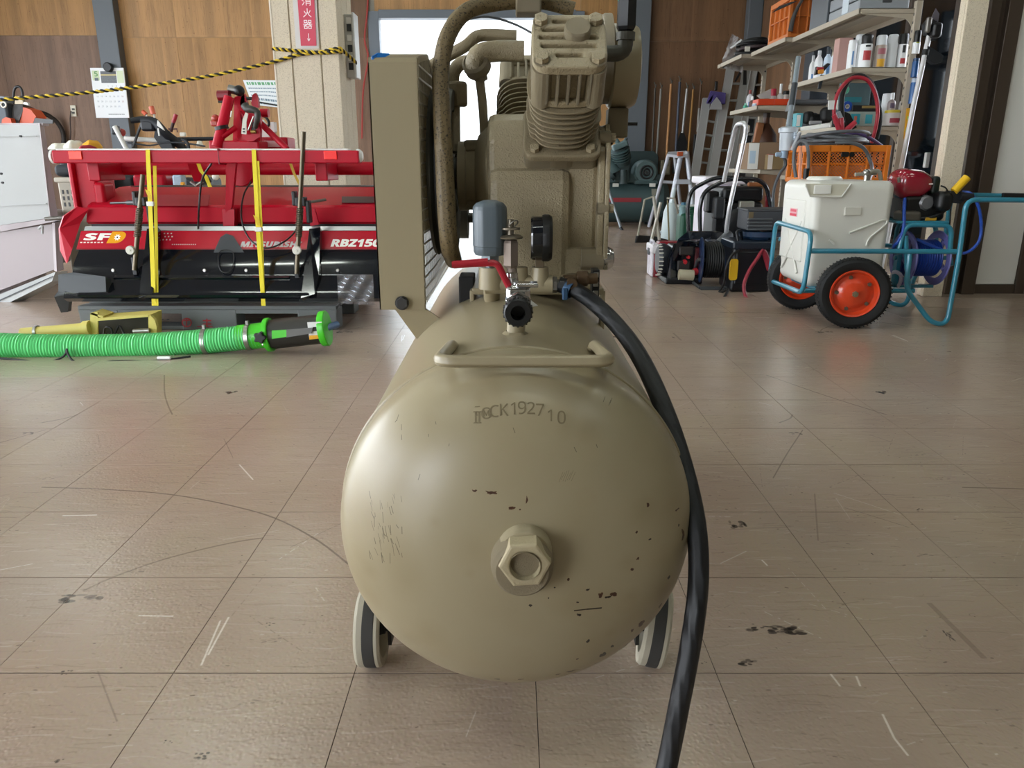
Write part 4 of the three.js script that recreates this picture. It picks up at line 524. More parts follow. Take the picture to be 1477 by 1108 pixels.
{ // green hose auger on the floor
  const g = thing('grain_auger', 'bright green corrugated hose auger with a dark end housing lying before the pallet', 'auger', [-1.6, 0, -3.25]);
  const path = spline([V(-2.75, 0.06, -3.22), P(-10, 498, 3.24), P(60, 500, 3.25), P(150, 500, 3.27), P(220, 498, 3.28), P(300, 492, 3.29), P(382, 484, 3.3)], 620), hm = M(0x66d884, 0.4, 0, { clearcoat: 0.3 }), lim = M(0x44c024, 0.35);
  part(g, 'corrugated_hose', sweep(path, (t) => 0.0535 + 0.0028 * Math.sin(t * 2 * PI * 130), 28), hm);
  for (const px of [298, 360]) { const c = P(px, px < 320 ? 492 : 486, 3.295); const cl = part(g, 'hose_clamp', lathe([[0.055, -0.01], [0.0605, -0.009], [0.0605, 0.009], [0.055, 0.01]], c, V(1, 0.06, 0), 30), mat.steel); part(cl, 'clamp_screw', [bc(c.x, c.y + 0.066, c.z + 0.01, 0.014, 0.022, 0.016, 0.003)], mat.dullSteel); }
  const a = P(388, 483, 3.3), b = P(468, 474, 3.3), ax = b.clone().sub(a).normalize();
  part(g, 'end_flange', lathe([[0, -0.01], [0.074, -0.01], [0.076, -0.006], [0.076, 0.008], [0.074, 0.012], [0, 0.012]], a, ax, 28), lim); part(g, 'end_flange', lathe([[0, -0.014], [0.077, -0.014], [0.079, -0.01], [0.079, 0.012], [0.076, 0.016], [0, 0.016]], b, ax, 28), lim);
  part(g, 'sleeve', rod(P(345, 487, 3.3), a, 0.056, 0.058, 24), lim);
  part(g, 'motor_housing', rod(a, b, 0.067, 0.067, 8), M(0x2f2d28, 0.45)); part(g, 'carry_strap', [slab([P(392, 489, 3.23), P(413, 486, 3.225), P(413, 476, 3.225), P(392, 477, 3.23)], 0.006)], lim); part(g, 'strap_grip', slab([P(413, 487, 3.22), P(449, 481, 3.22), P(451, 473, 3.22), P(413, 476, 3.22)], 0.008), M(0x6a6a68, 0.5));
  part(g, 'warning_label', slab([P(446, 488, 3.232), P(465, 487, 3.232), P(464, 464, 3.232), P(443, 465, 3.232)], 0.001), mat.white); part(g, 'warning_label', slab([P(446, 490, 3.229), P(465, 488, 3.229), P(464, 483, 3.229), P(446, 484, 3.229)], 0.001), M(0xe3a51c, 0.5)); part(g, 'warning_label', slab([P(451, 478, 3.229), P(464, 477, 3.229), P(464, 471, 3.229), P(451, 472, 3.229)], 0.001), M(0x2a2622, 0.5));
  const k = P(375, 487, 3.22); part(g, 'star_knob', [ext((() => { const s = new THREE.Shape(); for (let i = 0; i <= 40; i++) { const u = i / 40 * 2 * PI, r = 0.024 + 0.004 * Math.cos(5 * u); i ? s.lineTo(r * Math.cos(u), r * Math.sin(u)) : s.moveTo(r, 0); } return s; })(), 0.02, 0.004).translate(k.x, k.y, k.z)], mat.black);
  for (const u of [0, 1, 2, 3]) { const c = a.clone(), v = V(0, Math.cos(u * 1.57 + 0.5), Math.sin(u * 1.57 + 0.5)).multiplyScalar(0.062); part(g, 'flange_bolt', hexnut(0.007, 0.006, c.add(v).addScaledVector(ax, -0.013), ax), mat.steel); }
  part(g, 'drive_stub', rod(b, P(486, 468, 3.38), 0.016), M(0x4d6d95, 0.4));
  part(g, 'power_lead', sweep(spline([P(0, 517, 3.17), P(35, 520, 3.16), P(62, 523, 3.15), P(85, 518, 3.17), P(95, 510, 3.18), P(96, 503, 3.19), P(98, 511, 3.17), P(106, 521, 3.15), P(125, 526, 3.13), P(165, 521, 3.15), P(215, 521, 3.16), P(240, 519, 3.17), P(275, 514, 3.2)], 80), 0.0045, 8), mat.rubber);
  part(g, 'tape_wrap', bc(P(237, 519, 3.17).x, 0.008, -3.17, 0.06, 0.012, 0.014, 0.004), mat.white);
}
{ // pale yellow auger behind it
  const g = thing('grain_auger', 'pale yellow auger with an open square hopper lying behind the green hose', 'auger', [-1.95, 0, -3.55]), m = M(0xcdbd62, 0.5), d = 3.5;
  part(g, 'barrel', [rod(P(32, 481, d), P(124, 474, d), 0.026, 0.028, 20)], m); part(g, 'collar', rod(P(122, 474, d), P(131, 473, d), 0.036), m); part(g, 'clamp_ring', rod(P(52, 479, d), P(56, 478.6, d), 0.031), mat.steel);
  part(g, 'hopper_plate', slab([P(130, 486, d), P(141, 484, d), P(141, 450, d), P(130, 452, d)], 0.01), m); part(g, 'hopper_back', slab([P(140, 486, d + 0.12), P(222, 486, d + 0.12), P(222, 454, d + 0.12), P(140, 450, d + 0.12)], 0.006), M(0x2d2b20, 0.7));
  part(g, 'hopper_rim', [slab([P(141, 463, d), P(216, 457, d), P(215, 454, d), P(141, 459, d)], 0.12), slab([P(214, 488, d), P(217, 488, d), P(217, 454, d), P(214, 454, d)], 0.12), slab([P(130, 453, d), P(148, 459, d), P(149, 456, d), P(132, 451, d)], 0.1)], m);
  part(g, 'hopper_cheek', slab([P(217, 490, d - 0.01), P(226, 489, d - 0.01), P(226, 472, d - 0.01), P(223, 461, d - 0.01), P(217, 455, d - 0.01)], 0.02), m); part(g, 'shaft', rod(P(193, 478, d - 0.02), P(216, 477, d - 0.02), 0.012), mat.steel);
  part(g, 'wiring', sweep(spline([P(150, 482, 3.52), P(153, 472, 3.5), P(160, 474, 3.5), P(164, 484, 3.5), P(172, 470, 3.53), P(180, 484, 3.5)], 40), 0.005, 6), mat.black); part(g, 'floor_pan', bx(-2.1, -1.72, 0.0, 0.012, -3.5, -3.66), m);
}
{ // white steel box at the left edge
  const g = thing('cargo_box', 'white painted steel box body with an upright flap over a sloping base', 'cargo box', [-3.3, 0, -4.7]), m = M(0xa6a8a6, 0.45, 0, { clearcoat: 0.1 }), pk = M(0x978b8c, 0.35, 0, { clearcoat: 0.4 });
  const a = 4.62, b = 4.55;
  part(g, 'flap', slab([P(-60, 334, a), P(74, 314, b), P(58, 180, b), P(-60, 180, a)], 0.02), m);
  part(g, 'flap_frame', [slab([P(73, 316, b - 0.01), P(84, 315, b + 0.02), P(63, 178, b + 0.02), P(57, 178, b - 0.01)], 0.05), slab([P(-60, 181, a), P(62, 181, b), P(62, 177.6, b), P(-60, 177.6, a)], 0.05)], pk);
  part(g, 'flap_crease', slab([P(-60, 198, a), P(52, 196.5, b - 0.012), P(52, 195.5, b - 0.012), P(-60, 197, a)], 0.004), m); part(g, 'flap_crease', [slab([P(-60, 300, a), P(66, 294.5, b - 0.012), P(66, 293, b - 0.012), P(-60, 298.5, a)], 0.004)], m);
  for (const [x, y] of [[29, 196.5], [1, 250.5], [3, 263.5]]) part(g, 'bolt_hole', lathe([[0, 0.001], [0.006, 0.001], [0.006, -0.01], [0, -0.01]], P(x, y, 4.42), 'z', 10), mat.black);
  part(g, 'top_rail', slab([P(-60, 346, a), P(86, 318, b - 0.02), P(86, 313, b - 0.02), P(-60, 334, a)], 0.08), pk);
  part(g, 'base_panel', slab([P(-60, 442, a), P(80, 388, b + 0.02), P(83, 322, b + 0.02), P(-60, 344, a)], 0.02), pk); part(g, 'base_rib', slab([P(82, 392, b - 0.03), P(92, 389, b), P(86, 320, b), P(79, 322, b - 0.03)], 0.04), pk);
  part(g, 'sill_rail', slab([P(-60, 473, a), P(75, 406, b - 0.02), P(80, 392, b - 0.02), P(-60, 449, a)], 0.1), m); part(g, 'sill_groove', slab([P(-60, 461, a), P(76, 399, b - 0.03), P(76, 398, b - 0.03), P(-60, 459, a)], 0.004), mat.grayDark);
  part(g, 'hinge_pin', rod(P(65, 316, b - 0.06), P(90, 314, b - 0.04), 0.012), mat.dullSteel); part(g, 'hook', sweep(spline([P(56, 330, b - 0.05), P(61, 326, b - 0.06), P(61, 337, b - 0.06)], 10), 0.007, 8), m);
  part(g, 'box_body', [bx(-4.4, -3.25, 0.12, 0.5, -4.95, -5.6, 0.02), bx(-4.2, -3.4, 0, 0.13, -5.0, -5.5), bx(-3.75, -3.15, 0.0, 0.2, -4.72, -4.98)], pk);
}
// ------------------------------------------------------------ left background
function on(px, Y, d) { const zc = d * CP + (EYE - Y) * SP; return V((px - 738.5) / FPX * zc, Y, -d); }
const lines = (c, x, y, w, n, dy, col, jitter) => { c.fillStyle = col; for (let i = 0; i < n; i++) for (let u = 0; u < w;) { const l = rr(3, 9) * jitter; c.fillRect(x + u, y + i * dy, l, dy * 0.5); u += l + rr(1, 3) * jitter; } };
{ // striped rope
  const r = thing('barrier_rope', 'yellow and black twisted rope strung from the boarded column across the wall', 'rope', P(395, 88, 5.35));
  const twist = (pts, n, ph) => { const p = spline(pts, n); return p.map((q, i) => { const a = p[Math.max(0, i - 1)], b = p[Math.min(n, i + 1)], t = b.clone().sub(a).normalize(), u = V(0, 1, 0).cross(t).normalize(), v = t.clone().cross(u), w = i / 7 * PI + ph; return q.clone().addScaledVector(u, Math.cos(w) * 0.0058).addScaledVector(v, Math.sin(w) * 0.0058); }); };
  const a = [P(-70, 151, 5.1), P(0, 144, 5.15), P(150, 131, 5.25), P(300, 110, 5.32), P(395, 89, 5.38), P(430, 79, 5.385), P(462, 75, 5.385), P(489, 70, 5.385), P(494, 73, 5.42), P(514, 91, 5.62)], b = [P(393, 70, 5.4), P(412, 72, 5.385), P(440, 74.5, 5.385), P(470, 76, 5.383), P(489, 74, 5.385), P(493, 76, 5.42)];
  for (const [q, n] of [[a, 620], [b, 160]]) { part(r, 'yellow_strand', sweep(twist(q, n, 0), 0.0068, 6), M(0xe2c23a, 0.7)); part(r, 'black_strand', sweep(twist(q, n, PI), 0.0066, 6), M(0x17150f, 0.7)); }
  part(r, 'knot', [new THREE.TorusGeometry(0.014, 0.007, 8, 20).rotateY(0.8).translate(...P(491, 72, 5.39).toArray())], M(0xc9a72c, 0.7));
}
{ // fire extinguisher sign
  const s = thing('safety_sign', 'red vertical sign with white characters on the boarded column', 'sign', P(443, 40, 5.39));
  part(s, 'backing', slab([P(427, 70, 5.394), P(460, 70, 5.394), P(455, -30, 5.394), P(420, -30, 5.394)], 0.004), M(0xd9d5d2, 0.5));
  const t = canvasTex(160, 640, (c, w, h) => {
    c.fillStyle = '#d2425a'; c.fillRect(0, 0, w, h); c.strokeStyle = '#fbeef0'; c.lineCap = 'round'; c.lineJoin = 'round'; c.lineWidth = 8;
    const G = [[[12, 18, 26, 28], [8, 42, 22, 50], [10, 90, 28, 62], [66, 6, 66, 34], [46, 14, 54, 30], [88, 12, 78, 30], [46, 38, 46, 94], [46, 38, 88, 38, 88, 92, 80, 92], [46, 56, 88, 56], [46, 73, 88, 73]],
      [[22, 34, 32, 54], [82, 28, 68, 52], [52, 8, 52, 42, 40, 66, 12, 92], [53, 46, 66, 72, 90, 92]],
      [[14, 8, 42, 8, 42, 30, 14, 30, 14, 8], [58, 8, 86, 8, 86, 30, 58, 30, 58, 8], [14, 68, 42, 68, 42, 92, 14, 92, 14, 68], [58, 68, 86, 68, 86, 92, 58, 92, 58, 68], [6, 48, 94, 48], [50, 34, 44, 50, 8, 66], [52, 48, 92, 66], [68, 36, 76, 42]]];
    G.forEach((g, i) => { for (const p of g) { c.beginPath(); for (let k = 0; k < p.length; k += 2) { const x = 34 + p[k] * 0.95, y = 150 + i * 115 + p[k + 1] * 0.95; k ? c.lineTo(x, y) : c.moveTo(x, y); } c.stroke(); } });
    c.lineWidth = 7; c.beginPath(); c.moveTo(84, 520); c.lineTo(84, 588); c.stroke(); c.beginPath(); c.moveTo(72, 570); c.lineTo(84, 592); c.lineTo(96, 570); c.stroke();
  });
  part(s, 'sign_face', quad(P(434, 66, 5.389), P(456.5, 66, 5.389), P(452, -28, 5.389), P(427, -28, 5.389)), M(0xffffff, 0.45, 0, { map: t }));
}
{ // switch strip on the column's side
  const s = thing('switch_strip', 'narrow grey switch strip screwed to the side of the boarded column', 'switch', P(516, 60, 5.62)), a = P(511, 112, 5.62), b = P(511, 20, 5.62);
  part(s, 'strip', bx(-1.146, -1.085, a.y, b.y, -5.62, -5.74, 0.006), M(0xb9b9b6, 0.5)); part(s, 'cover_edge', bx(-1.09, -1.075, a.y, b.y + 0.01, -5.61, -5.76, 0.004), M(0xcfd1d0, 0.4));
  for (const py of [40, 70, 96]) part(s, 'rocker', bc(-1.112, P(0, py, 5.62).y, -5.617, 0.03, 0.045, 0.01, 0.003), M(0x2f3337, 0.5));
  for (const py of [30, 55, 84]) part(s, 'rocker', bc(-1.112, P(0, py, 5.62).y, -5.617, 0.034, 0.04, 0.008, 0.003), M(0xdededb, 0.5));
}
const redCord = part(scene, 'wall_cable', sweep(spline([P(531, -6, 11.12), P(529, 25, 11.12), P(526, 60, 11.12), P(531, 80, 11.12), P(524, 130, 11.12), P(522, 200, 11.12)], 30), 0.012, 6), M(0xa8322a, 0.5));
Object.assign(redCord.userData, { label: 'thin red cable hanging down the plywood beside the goods door', category: 'cable' });
{ // calendar on the steel post
  const q = [P(139, 170, 11.02), P(186.5, 170, 11.02), P(178, 98, 11.02), P(130, 98, 11.02)], c = thing('wall_calendar', 'white wall calendar pinned to the grey steel post by a black magnet', 'calendar', q[0]);
  part(c, 'sheets', slab(q, 0.015), mat.white);
  const t = canvasTex(512, 768, (c, w, h) => {
    c.fillStyle = '#eceef0'; c.fillRect(0, 0, w, h); c.fillStyle = '#c9d6ae'; c.fillRect(20, 40, 110, 150); c.fillStyle = '#d5dfbd'; c.fillRect(400, 40, 100, 190); c.fillStyle = '#4d8f4a'; c.font = 'bold 110px sans-serif'; c.fillText('5', 50, 130); c.fillStyle = '#59646b'; c.fillRect(50, 150, 60, 46);
    c.fillStyle = '#5b5f63'; c.fillRect(150, 50, 240, 180); c.fillStyle = '#c7b67e'; c.fillRect(150, 96, 240, 22); for (let i = 0; i < 6; i++) lines(c, 160, 124 + i * 17, 215, 1, 10, '#8d9296', 2.4);
    c.font = '30px sans-serif'; let n = 1; for (let r = 0; r < 6; r++) for (let k = 0; k < 7; k++) { if (r === 0 && k < 3 || n > 31) continue; c.fillStyle = k === 6 ? '#8f5f63' : k === 5 ? '#5f6f9a' : '#7d858c'; c.fillText(String(n++), 46 + k * 64, 290 + r * 78); }
    c.fillStyle = '#4b5055'; lines(c, 200, 706, 250, 1, 26, '#4b5055', 2.6);
  });
  part(c, 'printed_page', quad(...q.map((p) => p.clone().add(V(0, 0, 0.004)))), M(0xffffff, 0.5, 0, { map: t }));
  const m = P(156, 97, 10.98); part(c, 'magnet_clip', lathe([[0, 0.03], [0.05, 0.03], [0.06, 0.02], [0.06, -0.03], [0, -0.03]], m, 'z', 24), mat.black);
}
{ // notice board behind the column
  const q = [P(364, 151, 11.17), P(420, 157, 11.17), P(412, 116, 11.17), P(350.5, 115.5, 11.17)], c = thing('notice_board', 'white notice with a green heading on the plywood, half behind the column', 'notice', q[0]);
  part(c, 'board', slab(q, 0.02), mat.white);
  part(c, 'printed_face', quad(...q.map((p) => p.clone().add(V(0, 0, 0.004)))), M(0xffffff, 0.5, 0, { map: canvasTex(512, 384, (c, w, h) => { c.fillStyle = '#e9eff2'; c.fillRect(0, 0, w, h); lines(c, 30, 30, 420, 1, 90, '#63a877', 5); for (let i = 0; i < 3; i++) lines(c, 30, 118 + i * 54, 440, 1, 34, '#8296a6', 2.6); lines(c, 30, 282, 440, 1, 60, '#6d8496', 4); lines(c, 30, 340, 440, 1, 40, '#6d8496', 3); }) }));
  part(c, 'hanging_wire', rod(P(372, 147, 11.12), P(410, 154, 11.12), 0.01), mat.black);
}
{ const c = thing('wall_outlet', 'cream power outlet with a brown cord on the brown plywood', 'outlet', P(106, 160, 11.19)); part(c, 'plate', slab([P(103, 168, 11.18), P(110.5, 168, 11.18), P(108.5, 152, 11.18), P(101, 152, 11.18)], 0.02), M(0xd9d2bf, 0.5)); for (const y of [157.5, 162.5]) part(c, 'socket', bc(...P(105.5, y, 11.172).toArray(), 0.035, 0.022, 0.012, 0.003), M(0x3c3a36, 0.5)); part(c, 'cord', sweep(spline([P(102.5, 160, 11.16), P(101, 172, 11.15), P(102, 190, 11.15), P(100, 212, 11.15), P(100, 240, 11.15), P(99, 300, 11.15)], 24), 0.009, 6), M(0x3f2d22, 0.6)); }
{ // chain saws on a bench
  const bt = Yp(178.5, 9), b = thing('work_bench', 'plain wooden bench by the back wall, carrying the chain saws', 'bench', [-6.3, 0, -9.2]);
  part(b, 'bench_top', bx(-7.4, -5.75, bt - 0.05, bt, -8.75, -9.6, 0.006), M(0x7a6248, 0.7)); for (const x of [-7.3, -5.85]) for (const z of [-8.82, -9.52]) part(b, 'leg', bx(x - 0.04, x + 0.04, 0, bt - 0.05, z - 0.04, z + 0.04), M(0x6d563e, 0.7));
  const d = 9, s = thing('chain_saw', 'orange chain saw with a black loop handle on the bench', 'chain saw', P(38, 178, d)), or = M(0xc8512c, 0.45);
  part(s, 'body', [slab([P(24, 178.4, d), P(47, 178.4, d), P(52, 168, d), P(44, 158, d), P(32, 154, d), P(26, 160, d)], 0.2)], or); part(s, 'crank_cover', [slab([P(14, 178.4, d - 0.02), P(26, 178.4, d - 0.02), P(33, 160, d), P(33, 150, d), P(21, 148, d), P(15, 160, d)], 0.2)], M(0x35322f, 0.5));
  part(s, 'loop_handle', sweep(bent([P(19, 150, d), P(20, 130, d), P(23, 125, d), P(29, 125, d), P(32, 131, d), P(34, 150, d)], 0.05), 0.014, 8), mat.black); part(s, 'air_cover', slab([P(21, 150, d - 0.03), P(33, 150, d - 0.03), P(32, 139, d - 0.03), P(22, 139, d - 0.03)], 0.06), M(0xb8aa90, 0.5)); part(s, 'hand_guard', slab([P(33, 150, d - 0.05), P(41, 152, d - 0.05), P(39, 147.5, d - 0.05), P(34, 147, d - 0.05)], 0.04), M(0xc9c9c6, 0.5)); part(s, 'guide_bar', slab([P(48, 178.4, d), P(76, 178.4, d), P(76, 173, d), P(50, 170, d)], 0.02), mat.darkSteel);
  const e = thing('brush_cutter_engine', 'grey-blue small engine with an orange foot beside the chain saw', 'engine', P(5, 178, d));
  part(e, 'block', [bc(...P(2, 164, d).toArray(), 0.24, 0.25, 0.16, 0.03)], M(0x3f474e, 0.5)); part(e, 'top_cover', bc(...P(-2, 146, d).toArray(), 0.24, 0.1, 0.14, 0.03), M(0x88909a, 0.4)); part(e, 'starter_ring', new THREE.TorusGeometry(0.028, 0.009, 8, 20).translate(...P(5, 151, d - 0.09).toArray()), mat.offWhite); part(e, 'fuel_cap', slab([P(2, 178.4, d - 0.1), P(17, 178.4, d - 0.1), P(15, 171, d - 0.1), P(8, 169, d - 0.1), P(3, 172, d - 0.1)], 0.08), or);
  const h = part(scene, 'rubber_hoop', new THREE.TorusGeometry(0.3, 0.03, 10, 40).rotateY(0.9).translate(...P(58, 195, 10.9).toArray()), M(0x2c2622, 0.6)); Object.assign(h.userData, { label: 'dark rubber hoop hanging against the brown plywood behind the white box', category: 'hoop' });
}
{ // stacked bin, bag, cloths beside the tiller
  const d = 5.6, x0 = P(81, 260, d).x, x1 = P(134, 260, d).x, yt = Yp(256, d), c = thing('perforated_bin', 'beige plastic bin with rows of slots between the white box and the tiller', 'bin', [(x0 + x1) / 2, 0, -d - 0.2]);
  part(c, 'shell', [bx(x0, x1, 0, yt, -d, -d - 0.4, 0.02)], M(0xa59c8c, 0.6)); part(c, 'rim', bx(x0 - 0.012, x1 + 0.012, yt - 0.035, yt, -d + 0.012, -d - 0.412, 0.01), M(0xb5ac9c, 0.55));
  const sl = []; for (let r = 0; r < 3; r++) for (let i = 0; i < 7; i++) sl.push(bc(x0 + 0.035 + i * 0.033, Yp(277 + r * 9, d), -d, 0.012, 0.028, 0.006)); part(c, 'slot', sl, mat.black, undefined, 'stuff');
  const y0 = Yp(255.6, d), g = part(scene, 'tool_bag', [bc(P(92, 246, d).x, y0 + 0.045, -d - 0.18, 0.24, 0.085, 0.22, 0.035), bc(P(82, 240, d).x, y0 + 0.06, -d - 0.16, 0.08, 0.1, 0.14, 0.03), rod(V(P(80, 240, d).x, y0 + 0.1, -d - 0.15), V(P(106, 246, d).x, y0 + 0.09, -d - 0.12), 0.013)], M(0x23262b, 0.7)); Object.assign(g.userData, { label: 'black tool bag lying on top of the beige slotted bin', category: 'bag' });
  const cloth = (name, lab, px, py, w, hh, col, cat, dd) => { const b = new THREE.SphereGeometry(1, 22, 14), p = b.attributes.position; for (let i = 0; i < p.count; i++) { const x = p.getX(i), y = p.getY(i), z = p.getZ(i), k = 1 + 0.12 * Math.sin(x * 7 + py) * Math.cos(z * 5 + px); p.setXYZ(i, x * w * k, Math.max(y, -0.25) * hh * k, z * 0.1 * k); } b.computeVertexNormals(); const q = P(px, py, dd); const m = part(scene, name, b.translate(q.x, q.y, q.z), M(col, 0.85)); Object.assign(m.userData, { label: lab, category: cat }); return m; };
  const dd = 6.3, ty = Yp(216, dd), t = thing('parts_table', 'low dark table behind the tiller, holding sacks and gloves', 'table', [-3.4, 0, -dd - 0.1]); part(t, 'table_top', bx(-3.85, -3.1, ty - 0.03, ty, -dd + 0.15, -dd - 0.4, 0.005), M(0x4c453d, 0.7)); for (const x of [-3.8, -3.15]) for (const z of [-dd + 0.1, -dd - 0.35]) part(t, 'leg', bx(x - 0.02, x + 0.02, 0, ty - 0.03, z - 0.02, z + 0.02), mat.grayDark);
  cloth('cloth_sack', 'white cloth sack behind the end of the red beam, nearer the white box', 90, 215, 0.1, 0.045, 0xd8d3c2, 'sack', dd); cloth('cloth_sack', 'white cloth sack heaped beside the yellow gloves behind the red beam', 109, 214, 0.075, 0.06, 0xdcd7c8, 'sack', dd); cloth('work_glove', 'yellow rubber glove lying behind the red beam', 134, 213, 0.06, 0.055, 0xe0a227, 'glove', dd); cloth('work_glove', 'dark red rubber glove beside the yellow glove', 127, 215, 0.05, 0.03, 0x9c1c2c, 'glove', dd - 0.12);
}
{ // walking cultivator behind the tiller
  const d = 5.7, c = thing('walking_cultivator', 'black walking cultivator with red levers and white crossbar behind the red beam', 'cultivator', P(230, 300, d + 0.2).setY(0)), nv = M(0x161a22, 0.5);
  part(c, 'handle_arm', [sweep(spline([P(205, 174, d), P(222, 176, d), P(238, 192, d), P(262, 212, d + 0.1), P(285, 240, d + 0.2), P(300, 262, d + 0.3)], 24), 0.032, 10), bc(...P(214, 180, d).toArray(), 0.1, 0.09, 0.06, 0.02), slab([P(224, 182, d), P(240, 190, d), P(250, 216, d), P(234, 216, d), P(222, 198, d)], 0.05)], nv);
  part(c, 'grip', [rod(P(188, 174, d - 0.03), P(206, 172, d), 0.019, 0.022)], nv); part(c, 'grip', rod(P(252, 201, d + 0.25), P(312, 200, d + 0.3), 0.014), nv);
  part(c, 'gear_lever', [rod(P(209, 163, d), P(214, 172, d), 0.006)], mat.white); part(c, 'gear_lever', rod(P(220, 156, d), P(223, 170, d), 0.007), mat.white); part(c, 'lever_knob', [rod(P(205.5, 160.5, d), P(211, 165, d), 0.014)], M(0xd9603c, 0.4)); part(c, 'lever_knob', rod(P(218, 153.5, d), P(221.5, 165, d), 0.018), M(0xd4694a, 0.4)); part(c, 'lever_knob', rod(P(254, 165, d), P(250, 177, d), 0.014), M(0xa31a2c, 0.4)); part(c, 'gear_lever', rod(P(250, 177, d), P(246.5, 190, d), 0.011), M(0x3a1216, 0.5));
  part(c, 'shield', slab([P(226, 181, d - 0.04), P(237, 188.5, d - 0.04), P(234, 183, d - 0.04), P(227, 173, d - 0.04)], 0.012), mat.white); part(c, 'link_plate', slab([P(226.5, 185, d - 0.05), P(228.5, 185, d - 0.05), P(230.5, 196, d - 0.05), P(228.5, 196, d - 0.05)], 0.006), mat.white);
  part(c, 'cross_bar', rod(P(180, 200, d + 0.05), P(234, 203, d + 0.05), 0.017), mat.white); part(c, 'brace_bar', rod(P(165, 182, d - 0.1), P(184, 218, d - 0.1), 0.016), mat.white); part(c, 'knob', new THREE.SphereGeometry(0.026, 14, 10).translate(...P(176, 191, d).toArray()), M(0xc04a44, 0.4)); part(c, 'bar_end', bc(...P(167, 188, d - 0.05).toArray(), 0.05, 0.06, 0.05, 0.012), nv);
  part(c, 'cable', sweep(spline([P(205, 176, d), P(199, 192, d), P(192, 212, d)], 14), 0.01, 6), mat.grayDark); part(c, 'cable', sweep(spline([P(262, 200, d), P(270, 206, d), P(273, 220, d)], 12), 0.012, 6), nv); part(c, 'cable', sweep(spline([P(184, 206, d), P(200, 208, d), P(216, 210, d), P(236, 206, d), P(262, 206, d), P(296, 211, d)], 24), 0.006, 6), nv); part(c, 'wire_hook', sweep([P(243, 186, d), P(255, 186, d), P(256, 191, d)], 0.006, 6), M(0x5b2b22, 0.5)); part(c, 'fittings', [bc(...P(264, 194, d).toArray(), 0.04, 0.03, 0.03, 0.008)], mat.offWhite); part(c, 'filler_cap', lathe([[0, 0.02], [0.015, 0.018], [0.028, -0.02], [0, -0.02]], P(288, 207, d + 0.1), 'y', 14), mat.offWhite);
  part(c, 'engine_block', bx(P(165, 255, 6).x, P(205, 255, 6).x, 0.3, Yp(252, 6), -5.85, -6.3, 0.03), M(0x1c1e22, 0.5)); part(c, 'gear_block', [bx(P(262, 262, 6).x, P(300, 262, 6).x, 0.3, Yp(256, 6), -5.9, -6.3, 0.03)], M(0x1c1e22, 0.5)); part(c, 'engine_hood', [bx(P(190, 258, 5.8).x, P(238, 258, 5.8).x, 0.5, Yp(251, 5.8), -5.8, -6.2, 0.03)], mat.red); part(c, 'carburettor', [bc(...P(259, 261, 5.75).toArray(), 0.08, 0.09, 0.08, 0.02)], M(0x9fb0c2, 0.4)); part(c, 'oil_cap', bc(...P(264, 268, 5.68).toArray(), 0.03, 0.05, 0.03, 0.008), M(0xd9971f, 0.4)); part(c, 'mirror_boss', new THREE.SphereGeometry(0.026, 12, 10).translate(...P(311, 255, 5.8).toArray()), mat.offWhite);
  for (const px of [190, 285]) part(c, 'wheel', lathe([[0.1, -0.06], [0.24, -0.07], [0.26, -0.05], [0.26, 0.05], [0.24, 0.07], [0.1, 0.06], [0, 0.05], [0, -0.05], [0.1, -0.06]], on(px, 0.262, 6.1), 'x', 28), mat.rubber);
  part(c, 'frame', [bx(P(180, 280, 6.1).x, P(300, 280, 6.1).x, 0.26, 0.32, -5.95, -6.25)], mat.grayDark);
}
// ------------------------------------------------------------ right: back wall tools, old compressor, ladders
function tool(name, label, x0, y0, x1, y1, r, m, extra, d = 11.08) { const t = thing(name, label, 'tool', P(x1, y1, d), undefined); part(t, 'shaft', rod(P(x0, y0, d), P(x1, y1, d), r, r, 8), m); part(t, 'wall_hook', sweep([P(x0 - 1, y0 - 8, d + 0.11), P(x0 - 1, y0 - 8, d - 0.02), P(x0 + 1, y0 - 1, d - 0.02), P(x0 + 2, y0 - 5, d)], 0.008, 6), mat.iron); if (extra) extra(t, d); return t; }
const head = (px, py, w, h) => (t, d) => part(t, 'tool_head', bc(...P(px, py, d).toArray(), w, h, 0.06, 0.012), mat.darkSteel);
tool('garden_tool', 'dark-handled garden tool hanging first in the row beside the grey post', 945, 127, 940, 228, 0.013, M(0x4b463f, 0.6), head(939, 236, 0.06, 0.18));
tool('garden_tool', 'grey-handled garden tool hanging second from the grey post', 953.5, 128, 947, 226, 0.015, M(0x77766f, 0.5), head(946, 236, 0.06, 0.2));
tool('garden_tool', 'pale wooden garden tool handle, third from the grey post and tallest of the pale ones', 968, 121, 961, 230, 0.017, M(0xb58352, 0.6), head(960, 240, 0.06, 0.18));
tool('garden_tool', 'blue-black handled garden tool between two paler handles on the plywood', 980.5, 118, 974, 230, 0.018, M(0x3a4150, 0.5), head(973, 240, 0.06, 0.2));
tool('garden_tool', 'steel shaft with a black spade blade hanging fifth from the grey post', 991, 128, 984.5, 192, 0.018, M(0x9a9a98, 0.4, 0.4), (t, d) => part(t, 'tool_head', slab([P(977, 224, d), P(990, 224, d), P(991, 205, d), P(986.5, 190, d), P(982.5, 190, d), P(977, 204, d)], 0.03), mat.black));
tool('garden_tool', 'amber wooden garden tool handle beside the black spade', 1000, 129, 992.5, 222, 0.014, M(0x9c7034, 0.6), head(991, 232, 0.06, 0.2));
